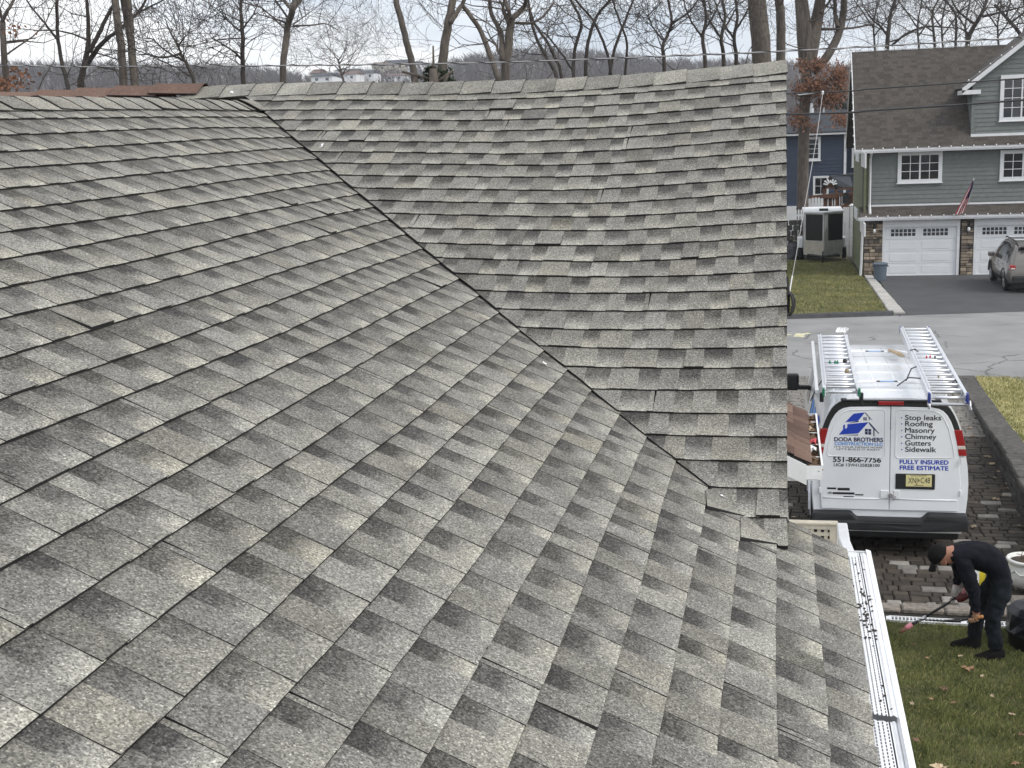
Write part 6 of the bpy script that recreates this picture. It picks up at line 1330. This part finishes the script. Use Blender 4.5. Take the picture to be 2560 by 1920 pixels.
def tree(label, D, limbs, seed, bark='bark', top=7.0, shoots=9, depth=2, sl_=3.2, leafy=None, group='bare trees behind the roofs', zfrom=0.15, dens=1.0, base=None):
    """limbs: [(pixel polyline bottom->top, width px bottom, width px top)], first = trunk; D = distance along Y"""
    r = random.Random(seed); mb, tw = MB(), MB(); first = True; root = None
    for pts, w0, w1 in limbs:
        P_ = [Vector(on_y(px, py, D)) for px, py in pts]
        for i, p in enumerate(P_): q_ = 1 + (r.uniform(-.3, .3) / D if i or not first else 0); P_[i] = Vector(CAM) + (p - Vector(CAM)) * q_
        s = (P_[-1] - P_[-2]).normalized() if len(P_) > 1 else Vector((0, 0, 1)); ppm = F / (proj(P_[0])[2]); r0, r1 = w0 / ppm / 2, w1 / ppm / 2
        if first:
            g = base if base is not None else gz(60) - 2.5; t0 = (P_[0] - P_[1]).normalized() if len(P_) > 1 else Vector((0, 0, -1)); dz = P_[0].z - g; foot = P_[0] + Vector((t0.x, t0.y, 0)) * min(dz * .12, .6); foot.z = g; P_ = [foot] + P_; root = foot; 
        over = pts[-1][1] <= 4
        if over:
            e_ = P_[-1]; q = s.copy()
            for _ in range(3): q = (q + Vector((r.gauss(0, .15), r.gauss(0, .15), .15))).normalized(); e_ = e_ + q * (top / 3); P_.append(e_.copy())
        C = smooth_pts(P_, 5); n = len(C); rad = []
        nb = n - (15 if over else 0)
        for i in range(n):
            if i < nb: rad.append(lerp(r0 * (1.25 if first and i < 3 else 1), r1, i / max(1, nb - 1)))
            else: rad.append(max(.02, r1 * (1 - .85 * (i - nb + 1) / (n - nb))))
        for i in range(n): C[i] = C[i] + Vector((r.gauss(0, .008), r.gauss(0, .008), 0)) * (1 if 0 < i < n - 1 else 0)
        mb.tube(C, rad, 9 if r0 > .15 else 7, True)
        k = int(shoots * (1.0 if first else .7) * (1.4 if over else 1))
        for i in range(k):
            q = r.uniform(zfrom if first else .15, 1); j = min(n - 2, int(q * (n - 1))); a = C[j]; 
            t = (C[j + 1] - C[j]).normalized(); o = t.orthogonal(); o.rotate(Matrix.Rotation(r.uniform(0, 6.28), 3, t)); nd = (t * r.uniform(.3, .9) + o).normalized()
            grow(mb, tw, r, a, nd, sl_ * r.uniform(.5, 1.2), max(.012, min(rad[j] * .45, .055) * r.uniform(.45, 1)), depth, dens=dens)
        first = False
    t = thing('bare_tree', label, 'tree', root, 0, group)
    mb.build('trunk', bark, t, smooth=True); tw.build('crown', 'twig' if bark == 'bark' else bark, t)
    if leafy:
        lm, npz, spread, lpx = leafy; lv = MB()
        for (px, py, rx, ry, nl) in lpx:
            c = Vector(on_y(px, py, D - .3)); ppm = F / proj(c)[2]
            nl = int(nl * .9); nc = max(3, nl // 16); cl = []
            for _ in range(nc):
                q = r.uniform(0, 6.28); rr = abs(r.gauss(0, .62)); cl.append(c + Vector((rr * math.cos(q) * rx / ppm, r.gauss(0, .5), rr * math.sin(q) * ry / ppm)))
            for i in range(nl):
                p = r.choice(cl) + Vector((r.gauss(0, .17), r.gauss(0, .2), r.gauss(0, .15))); s_ = r.uniform(.045, .095); a = Vector((r.gauss(0, 1), r.gauss(0, 1), r.gauss(0, 1))).normalized(); b_ = a.orthogonal().normalized() * s_ * .55; a = a * s_
                lv.add([p - a, p + b_, p + a, p - b_], [(0, 1, 2, 3)])
        lv.build('dead_leaves', lm, t)
    return t
z0 = lambda x, y: (x / 2.458, y / 2.458)
zc = lambda x, y: (850 + x / 1.9235, y / 1.9235)
zr3 = lambda x, y: (1940 + x / 3.568, y / 3.568)
def L_(f, *pts): return [f(*p) for p in pts]
# left group
tree('forked bare tree at the left end with rusty leaves at its foot', 34, [(L_(z0, (35, 520), (20, 300), (15, 130)), 18, 14), (L_(z0, (15, 130), (50, 60), (90, -4)), 10, 7), (L_(z0, (15, 130), (0, 60), (-40, -4)), 9, 6), (L_(z0, (20, 260), (90, 250), (220, 235)), 5, 2)], 1, leafy=('leaf_rust', 1, 1, [(28, 210, 26, 22, 260), (22, 70, 10, 8, 14), (66, 72, 6, 5, 8)]))
tree('slim bare tree leaning left with a long side branch', 38, [(L_(z0, (425, 540), (375, 380), (352, 220), (345, 0)), 12, 8), (L_(z0, (350, 240), (280, 150), (155, 0)), 7, 4)], 2, 'bark_dark', shoots=6)
tree('bare tree with wide right-hand forks left of the twin trunks', 36, [(L_(z0, (480, 540), (520, 400), (545, 260), (540, 0)), 22, 8), (L_(z0, (530, 400), (620, 270), (720, 190)), 14, 8), (L_(z0, (550, 320), (620, 180), (690, 40), (720, 0)), 12, 7), (L_(z0, (720, 190), (840, 90), (900, 0)), 9, 6), (L_(z0, (840, 85), (920, 40), (1010, 0)), 6, 3)], 3, 'bark_dark', shoots=7)
tree('straight thick grey trunk, left one of a close pair', 33, [(L_(z0, (760, 540), (745, 300), (725, 150), (705, 0)), 22, 18)], 4, shoots=4, zfrom=.6)
tree('straight thick grey trunk, right one of a close pair', 33, [(L_(z0, (825, 540), (805, 250), (770, 60), (760, 0)), 20, 19), (L_(z0, (805, 200), (795, 80), (790, 0)), 17, 14)], 5, shoots=4, zfrom=.6)
tree('gnarled spreading small tree with low crooked branches', 30, [(L_(z0, (1210, 520), (1150, 400), (1110, 330)), 11, 8), (L_(z0, (1110, 330), (1085, 260), (1040, 190), (1010, 100)), 7, 2), (L_(z0, (1110, 330), (1000, 360), (900, 330), (840, 340)), 6, 2), (L_(z0, (1120, 370), (1010, 310), (930, 230), (880, 240)), 5, 2), (L_(z0, (1090, 290), (1130, 230), (1180, 190)), 4, 2)], 6, 'bark_dark', shoots=9, sl_=2.0, depth=2, zfrom=.4)
tree('bushy-topped bare tree with dense twigs by the slender oak', 36, [(L_(z0, (1490, 520), (1492, 330), (1490, 170), (1475, 0)), 14, 8), (L_(z0, (1490, 370), (1420, 300), (1300, 235)), 6, 3), (L_(z0, (1490, 200), (1400, 130), (1340, 60)), 5, 2), (L_(z0, (1490, 180), (1560, 90), (1590, 10)), 5, 2)], 7, 'bark_dark', shoots=22, sl_=2.4, depth=2)
tree('tall bare oak leaning right with a forked head', 34, [(L_(z0, (1730, 540), (1745, 350), (1765, 170), (1800, 50), (1835, 0)), 17, 16), (L_(z0, (1790, 60), (1760, 25), (1745, 0)), 10, 8), (L_(z0, (1745, 170), (1690, 120), (1570, 80)), 5, 2), (L_(z0, (1800, 160), (1930, 155), (2000, 140), (2080, 185)), 5, 2), (L_(z0, (1800, 150), (1860, 110), (1900, 75)), 4, 2)], 8, shoots=7, zfrom=.35)
tree('small far bare tree before the hillside houses', 90, [(L_(z0, (2120, 520), (2090, 420), (2080, 370)), 7, 4), (L_(z0, (2080, 370), (2040, 320), (2010, 290)), 3, 1), (L_(z0, (2080, 370), (2120, 310), (2140, 270)), 3, 1)], 9, shoots=16, sl_=5, depth=2, zfrom=.5)
# centre group
tree('leaning single trunk rising left of the broken stub', 32, [(L_(zc, (370, 410), (340, 280), (305, 140), (268, 0)), 20, 15)], 10, shoots=3, zfrom=.7)
tree('thick trunk with a right-hand fork beside the leaning one', 32, [(L_(zc, (485, 420), (500, 250), (520, 110), (548, 0)), 28, 19), (L_(zc, (530, 110), (570, 50), (600, 0)), 14, 10), (L_(zc, (590, 30), (670, 130), (720, 260), (765, 390)), 11, 15)], 11, shoots=4, zfrom=.6)
tree('large forked bare tree with rounded upswept limbs', 35, [(L_(zc, (795, 400), (800, 270), (820, 130), (825, 90)), 26, 20), (L_(zc, (825, 90), (805, 40), (795, 0)), 11, 9), (L_(zc, (825, 90), (880, 40), (900, 0)), 14, 10), (L_(zc, (780, 290), (780, 160), (730, 80), (715, 0)), 15, 9), (L_(zc, (845, 110), (920, 115), (980, 80), (1030, 10)), 8, 5), (L_(zc, (690, 210), (620, 218), (570, 210)), 4, 1)], 12, shoots=7)
for i, (pts, w0, w1, lb) in enumerate((([(1060, 380), (1000, 290), (930, 160), (905, 0)], 12, 6, 'slim dark stem arching left in the thicket'), ([(1080, 380), (1010, 220), (930, 110), (905, 20)], 10, 5, 'second slim stem arching left in the thicket'), ([(1120, 370), (1130, 220), (1170, 110), (1110, 0)], 11, 6, 'upright stem with a crooked top in the thicket'), ([(1180, 370), (1190, 200), (1235, 70), (1300, 0)], 12, 6, 'stem leaning right across the thicket'), ([(1310, 360), (1280, 230), (1215, 90), (1130, 0)], 9, 5, 'thin stem leaning left across the thicket'), ([(1290, 350), (1330, 200), (1380, 80), (1410, 0)], 10, 5, 'straight thin stem at the right of the thicket'), ([(1370, 340), (1385, 200), (1340, 90), (1310, 0)], 8, 4, 'thin bowed stem at the right of the thicket'), ([(1150, 380), (1060, 250), (990, 160), (960, 155)], 7, 3, 'low crooked stem in the thicket'))):
    tree(lb, 40 + i, [(L_(zc, *pts), w0, w1)], 20 + i, 'bark_dark', shoots=10, sl_=2.6, depth=2, zfrom=.3)
tree('gnarled bare tree with many crooked limbs left of the big double trunk', 42, [(L_(zc, (1560, 300), (1550, 220), (1580, 160), (1600, 100), (1575, 0)), 11, 6), (L_(zc, (1600, 110), (1680, 60), (1720, 0)), 6, 3), (L_(zc, (1560, 200), (1500, 130), (1480, 60)), 5, 2)], 13, 'bark_dark', shoots=24, sl_=2.6, depth=2)
for i, x in enumerate((1740, 1830, 1890)): tree(('twiggy bare tree behind the right end of the ridge', 'dense twiggy tree beside the big double trunk', 'crooked twiggy tree tight against the big double trunk')[i], 46 + 2 * i, [(L_(zc, (x + 20, 290), (x, 180), (x + 25, 90), (x + 10, 0)), 12, 6), (L_(zc, (x, 180), (x - 60, 90), (x - 90, 0)), 6, 3), (L_(zc, (x + 10, 150), (x + 60, 70), (x + 90, 0)), 6, 3)], 30 + i, 'bark_dark', shoots=12, sl_=2.8, depth=2)
# right: big oak with clinging rust leaves, in front of the blue house
tree('thick furrowed trunk at the right end of the ridge', 52, [(L_(zc, (2030, 300), (2020, 150), (2000, 0)), 50, 46)], 40, shoots=3, zfrom=.7, sl_=4)
tree('slimmer pale trunk between the two thick oaks', 54, [(L_(zr3, (40, 520), (45, 300), (40, 100), (25, 0)), 24, 22)], 41, shoots=4, zfrom=.5, sl_=4)
tree('big furrowed oak with rust brown leaves still on its low branches', 66, [(L_(zr3, (240, 1560), (250, 1100), (270, 700), (290, 300), (240, 0)), 30, 22), (L_(zr3, (280, 600), (320, 400), (360, 200), (400, 0)), 42, 26), (L_(zr3, (260, 640), (235, 300), (215, 0)), 30, 26), (L_(zr3, (330, 640), (450, 520), (550, 340), (600, 150), (610, 0)), 24, 16), (L_(zr3, (550, 240), (525, 120), (525, 0)), 12, 9), (L_(zr3, (400, 260), (520, 260), (700, 250), (880, 210)), 8, 4), (L_(zr3, (400, 110), (450, 50), (490, 0)), 8, 5)], 42, shoots=8, sl_=4, zfrom=.5, base=gz(60),
     leafy=('leaf_rust', 1, 1, [(2010, 160, 30, 10, 260), (2045, 165, 26, 12, 300), (2095, 190, 38, 30, 1300), (2040, 215, 40, 26, 1200), (2085, 240, 40, 22, 900), (2000, 230, 24, 40, 500), (1995, 295, 20, 28, 420), (2035, 320, 12, 12, 160), (2100, 298, 28, 13, 420), (2060, 255, 26, 18, 500), (2058, 60, 8, 5, 20)]))
for i, (pts, w, br, lb) in enumerate((([(990, 420), (1000, 300), (1020, 120), (1060, 0)], 13, [[(1000, 320), (930, 230), (860, 180), (780, 60)], [(1030, 410), (1150, 300), (1330, 230), (1480, 240), (1600, 250)]], 'bare tree just behind the ridge of the grey house'), ([(1420, 420), (1400, 250), (1390, 100), (1450, 0)], 8, [[(1400, 280), (1250, 180), (1120, 60)]], 'thin bare tree behind the middle of the grey roof'), ([(1700, 400), (1740, 280), (1840, 120), (1880, 0)], 14, [[(1840, 150), (1960, 120), (2120, 80), (2212, 60)], [(1780, 220), (1640, 120), (1560, 0)]], 'sprawling bare tree behind the dormer'), ([(1600, 420), (1610, 250), (1600, 100), (1500, 0)], 8, [[(1600, 120), (1700, 60), (1780, 0)]], 'upright bare tree between the sprawling ones'), ([(2250, 420), (2150, 260), (2050, 150), (1950, 40)], 12, [[(2100, 200), (2200, 120), (2300, 60)], [(2050, 150), (2080, 60), (2100, 0)]], 'crooked bare tree at the right behind the dormer'), ([(2330, 420), (2280, 200), (2200, 0)], 10, [[(2280, 220), (2180, 200), (2060, 260)]], 'bare tree at the far right behind the dormer'))):
    tree(lb, 74 + 3 * i, [(L_(zr3, *pts), w, w * .55)] + [(L_(zr3, *b_), w * .5, w * .22) for b_ in br], 60 + i, 'bark_dark', shoots=13, sl_=4.2, depth=2)
for i, px in enumerate((2300, 2420, 2500, 2190, 2360)):
    tree(('slight bare tree far behind the grey house', 'twiggy far tree behind the grey ridge', 'pale far tree behind the dormer gable', 'slight far tree beside the rusty oak', 'low twiggy tree behind the grey ridge')[i], 95 + 4 * i, [([(px, 150), (px - 8, 60), (px + 6, 0)], 7, 3), ([(px - 4, 90), (px + 40, 30), (px + 60, 0)], 4, 2), ([(px - 6, 70), (px - 40, 20), (px - 55, 0)], 4, 2)], 80 + i, 'bark_dark', shoots=13, sl_=5, depth=2)
# evergreen behind the rusty oak, broken stub by the ridge
p = on_y(2098, 285, 84); ev = thing('evergreen', 'dark conifer behind the rusty oak and the blue roof', 'tree', (p[0], 84, gz(60))); r = random.Random(5); lv = MB()
for i in range(1500):
    z = r.uniform(0, 1); rr = (1 - z) * 2.2 * math.sqrt(r.random()); q = r.uniform(0, 6.28); a = Vector((p[0] + rr * math.cos(q), 84 + rr * math.sin(q), gz(60) + 2 + z * (p[2] - gz(60) + .8))); d = Vector((math.cos(q), math.sin(q), -.4)) * .35; s = Vector((-math.sin(q), math.cos(q), 0)) * .10; lv.add([a - s, a + s, a + d], [(0, 1, 2)])
lv.build('crown', 'evergreen', ev); MB().tube([(p[0], 84, gz(60)), (p[0], 84, p[2])], [.2, .04], 6).build('trunk', 'bark_dark', ev)
SY = 20.0; q0 = on_y(*zc(450, 330), SY)
stub = thing('pruned_tree', 'pruned stubby treetop with cut branches just behind the ridge', 'tree', (q0[0], SY, 0)); r = random.Random(4)
tk = MB(); tk.tube([(q0[0], SY, 0), (q0[0], SY, q0[2] - .6), q0], [.16, .12, .07], 8)
for a, b_, w in (((450, 330), (448, 220), .035), ((440, 380), (300, 345), .05), ((470, 390), (545, 340), .06), ((455, 400), (480, 350), .07), ((350, 410), (365, 375), .06), ((440, 400), (410, 400), .06), ((500, 400), (520, 360), .07)): 
    A2, B2 = on_y(*zc(*a), SY), on_y(*zc(*b_), SY); tk.tube([A2 - np.array([0, 0, .4]), A2, B2], [w * .6, w * .6, w * .4], 6)
tk.build('trunk', 'bark', stub, smooth=True); lv = MB()
for i in range(420): c = on_y(*zc(r.gauss(470, 32), r.gauss(372, 16)), SY); s = .035; a = Vector((r.gauss(0, 1), r.gauss(0, 1), r.gauss(0, 1))).normalized(); b_ = a.orthogonal() * s * .6; c = Vector(c); lv.add([c - a * s, c + b_, c + a * s, c - b_], [(0, 1, 2, 3)])
for i in range(160): c = on_y(*zc(r.gauss(437, 12), r.gauss(335, 6)), SY); s = .03; a = Vector((r.gauss(0, 1), r.gauss(0, 1), r.gauss(0, 1))).normalized(); b_ = a.orthogonal() * s * .6; c = Vector(c); lv.add([c - a * s, c + b_, c + a * s, c - b_], [(0, 1, 2, 3)])
lv.build('crown', 'evergreen', stub)
# ---- far thicket (one mass) and forest on the hills
def brush(name, label, n, dist, hgt, seed, m, spread=(-40, 16), lo=0.0, k=5, thin=.05):
    r = random.Random(seed); mb = MB()
    for i in range(n):
        a = R_(r.uniform(*spread)); d = r.uniform(*dist); x, y = d * math.sin(a), d * math.cos(a); z = (hill_h(x, y) if d > 100 else gz(60) - 2) - .3; h = hgt * r.uniform(.5, 1.15); lx, ly = r.gauss(0, .08) * h, r.gauss(0, .08) * h; w = thin * h
        mb.add([(x - w * .35, y, z), (x + w * .35, y, z), (x + lx, y + ly, z + h)], [(0, 1, 2)])
        for j in range(k):
            t = r.uniform(.25, .8); q = r.uniform(0, 6.28); l = h * r.uniform(.25, .5); bx, by, bz = x + lx * t, y + ly * t, z + h * t; ex_, ey_, ez_ = bx + l * .65 * math.cos(q), by + l * .65 * math.sin(q), bz + l * .8; u = w * .28
            mb.add([(bx - u, by, bz), (bx + u, by, bz + u), (ex_, ey_, ez_)], [(0, 1, 2)])
    o = mb.build(name, m); tag(o, label, 'woods', kind='stuff'); return o
brush('thicket', 'tangled bare brushwood behind the roofs', 1500, (60, 120), 7.0, 1, 'bark_dark', k=16, thin=.016, spread=(-40, -1.5))
brush('hill_woods', 'leafless woods covering the far hills', 11000, (330, 740), 9, 2, 'forest', k=15, thin=.05)
brush('near_hill_woods', 'leafless woods at the foot of the hills', 3500, (130, 340), 8, 3, 'forest', k=16, thin=.03)
# houses on the far hillside
for i, (px, py, w, h, d, c) in enumerate(((805, 205, 52, 22, 420, 0), (787, 200, 22, 26, 425, 1), (868, 200, 46, 22, 480, 0), (915, 196, 40, 20, 500, 0), (947, 176, 34, 20, 600, 1), (992, 172, 64, 22, 610, 2), (1035, 176, 30, 22, 605, 0), (880, 184, 24, 12, 560, 2), (985, 200, 50, 16, 520, 0), (848, 182, 20, 10, 600, 0))):
    a = ray(px, py); hd = math.hypot(a[0], a[1]); p = CAM + a * d / hd; mp_ = d / F * 1.02; W, H = w * mp_, h * mp_; zb = min(p[2], hill_h(p[0], p[1])) - 1
    t = thing('house', ('white gabled house with a low wing on the far hillside', 'brown-roofed white house beside the gabled one on the hillside', 'white house among trees below the hill crest', 'small white house beside a dark tree on the hillside', 'brown-fronted house at the hill crest', 'long pale building at the hill crest', 'white end block of the long building at the hill crest', 'tan house high on the hillside', 'low white house under the long building', 'tiny white house near the hill crest')[i], 'house', (p[0], p[1], zb), 0, 'houses on the far hillside')
    MB().bb((p[0] - W / 2, p[1], zb), (p[0] + W / 2, p[1] + 9, p[2] + H * .6)).build('wall', ('vinyl_white', 'trailer_tan', 'pale_beige')[c], t)
    MB().add([(p[0] - W * .54, p[1] - .4, p[2] + H * .6), (p[0] + W * .54, p[1] - .4, p[2] + H * .6), (p[0] + W * .54, p[1] + 4.5, p[2] + H), (p[0] - W * .54, p[1] + 4.5, p[2] + H), (p[0] - W * .54, p[1] + 9.4, p[2] + H * .6), (p[0] + W * .54, p[1] + 9.4, p[2] + H * .6)], [(0, 1, 2, 3), (3, 2, 5, 4), (0, 3, 4), (1, 5, 2)]).build('roof', ('old_brown_roof', 'old_brown_roof', 'dark_slate')[c] if i % 3 else 'dark_slate', t)
    for k in range(max(1, int(W / 3))):
        x = p[0] - W / 2 + (k + .5) * W / max(1, int(W / 3)); MB().bb((x - .5, p[1] - .06, p[2] + H * .15), (x + .5, p[1] - .01, p[2] + H * .42)).build('window', 'window_glass', t)
# shrub with dry seed heads at the right frame edge
p = on_z(2562, 800, .55); sh_ = thing('shrub', 'dry rusty shrub at the kerb of the near lawn', 'shrub', (p[0] + .1, YN - .6, .1)); r = random.Random(3); tw, lv = MB(), MB()
for i in range(40):
    e_ = Vector((p[0] + .15 + r.gauss(0, .22), YN - .6 + r.gauss(0, .2), .1 + r.uniform(.6, 1.5))); tw.tube([(p[0] + .15, YN - .6, .05), ((p[0] + .15 + e_.x) / 2, YN - .6, e_.z * .5), e_], [.012, .008, .004], 3, False)
    for j in range(9): c = e_ + Vector((r.gauss(0, .05), r.gauss(0, .05), r.gauss(-.05, .09))); s = .028; a = Vector((r.gauss(0, 1), r.gauss(0, 1), r.gauss(0, 1))).normalized(); b_ = a.orthogonal() * s * .7; lv.add([c - a * s, c + b_, c + a * s, c - b_], [(0, 1, 2, 3)])
tw.build('stems', 'bark_dark', sh_); lv.build('dead_leaves', 'leaf_brown', sh_)
# ================================================================== wires
WY = 31.0
def wire(label, pts, rad, m, Y, twist=None):
    P_ = [Vector(on_y(a, b_, Y)) for a, b_ in pts]; e0 = P_[0] + (P_[0] - P_[1]).normalized() * 12; e1 = P_[-1] + (P_[-1] - P_[-2]).normalized() * 12; e0.z += .3; C = cat_pts([e0] + P_ + [e1], 10)
    t = thing('cable', label, 'cable', C[0]); MB().tube(C, rad, 6).build('line', m, t, smooth=True)
    if twist:
        tw = []; 
        L0 = 0; 
        for a, b_ in zip(C[:-1], C[1:]):
            n = max(2, int((b_ - a).length / .09))
            for i in range(n): tw.append(a.lerp(b_, i / n) + Vector((0, math.cos(L0 * 9), math.sin(L0 * 9))) * rad * 1.35); L0 += (b_ - a).length / n
        MB().tube(tw, rad * .75, 4).build('twisted_line', twist, t, smooth=True)
    return t
wire('pale twisted service cable crossing in front of the trees', [(0, 163), (400, 166), (800, 163), (1200, 157), (1600, 143), (2000, 126), (2300, 109), (2560, 94)], .016, 'wire_pale', WY, 'wire')
wire('thin black cable crossing the rusty oak and the dormer', [(1975, 234), (2180, 222), (2400, 207), (2560, 196)], .017, 'wire', WY)
wire('thick black cable crossing the grey roof below the thin one', [(1975, 286), (2180, 276), (2400, 262), (2560, 250)], .024, 'wire', WY)
d0, d1, d2 = Vector(on_y(2057, 230, WY)), Vector(on_y(2020, 500, 18)), Vector(on_y(1974, 730, 7.0))
drop = thing('service_drop', 'pale service wire dropping from the street cable to the gable end', 'cable', d2)
MB().tube(cat_pts([d0, lerp(d0, d2, .5) + Vector((.0, 0, -.12)), d2], 12), list(np.linspace(.0075, .002, 25)), 5, True).build('line', 'wire_pale', drop)
MB().tube([d0, d0 + Vector((-.55, 0, -.04)), d0 + Vector((-.6, 0, .0))], .012, 5).build('tie', 'vinyl_white', drop); MB().lathe(tuple(d0 - Vector((0, 0, .06))), [(.012, 0), (.03, .02), (.03, .07), (.012, .09)], 8).build('insulator', 'vinyl_white', drop)
MB().tube([lerp(d2, d0, .02), d2], [.004, .0035], 6).build('end_clamp', 'vinyl_white', drop)
# coil of black cable hanging off the gable end
coil = thing('cable_coil', 'coil of black cable hanging from the gable rake', 'cable', on_y(1980, 760, 7.0))
for k, (w, dz) in enumerate(((15, 0), (12, 4), (9, 2))):
    pts = [on_y(1972 + w * math.sin(q), 758 + dz + 27 * math.cos(q) * -1, 7.0 - .01 * k) for q in np.linspace(0, math.pi * 2, 16)]; MB().tube(pts, .006, 5).build('loop', 'wire', coil, smooth=True)
MB().tube([on_y(1968, 690, 7.0), on_y(1972, 735, 7.0), on_y(1970, 790, 7.0)], .008, 5).build('lead', 'wire', coil)

# ================================================================== thin winter haze over the valley
hm = bpy.data.materials.new('haze'); hm.use_nodes = True; ht = hm.node_tree; ht.nodes.clear()
hv = N(ht, 'ShaderNodeVolumePrincipled'); hv.inputs['Color'].default_value = (.86, .90, .96, 1); hv.inputs['Density'].default_value = .00042; hv.inputs['Anisotropy'].default_value = .1
ho = N(ht, 'ShaderNodeOutputMaterial'); ht.links.new(hv.outputs[0], ho.inputs['Volume'])
M['haze'] = hm
hz = MB().bb((-1650, -1650, -12), (1650, 1650, 95)).build('haze', 'haze'); tag(hz, 'thin pale haze over the far hills', 'haze', kind='stuff')
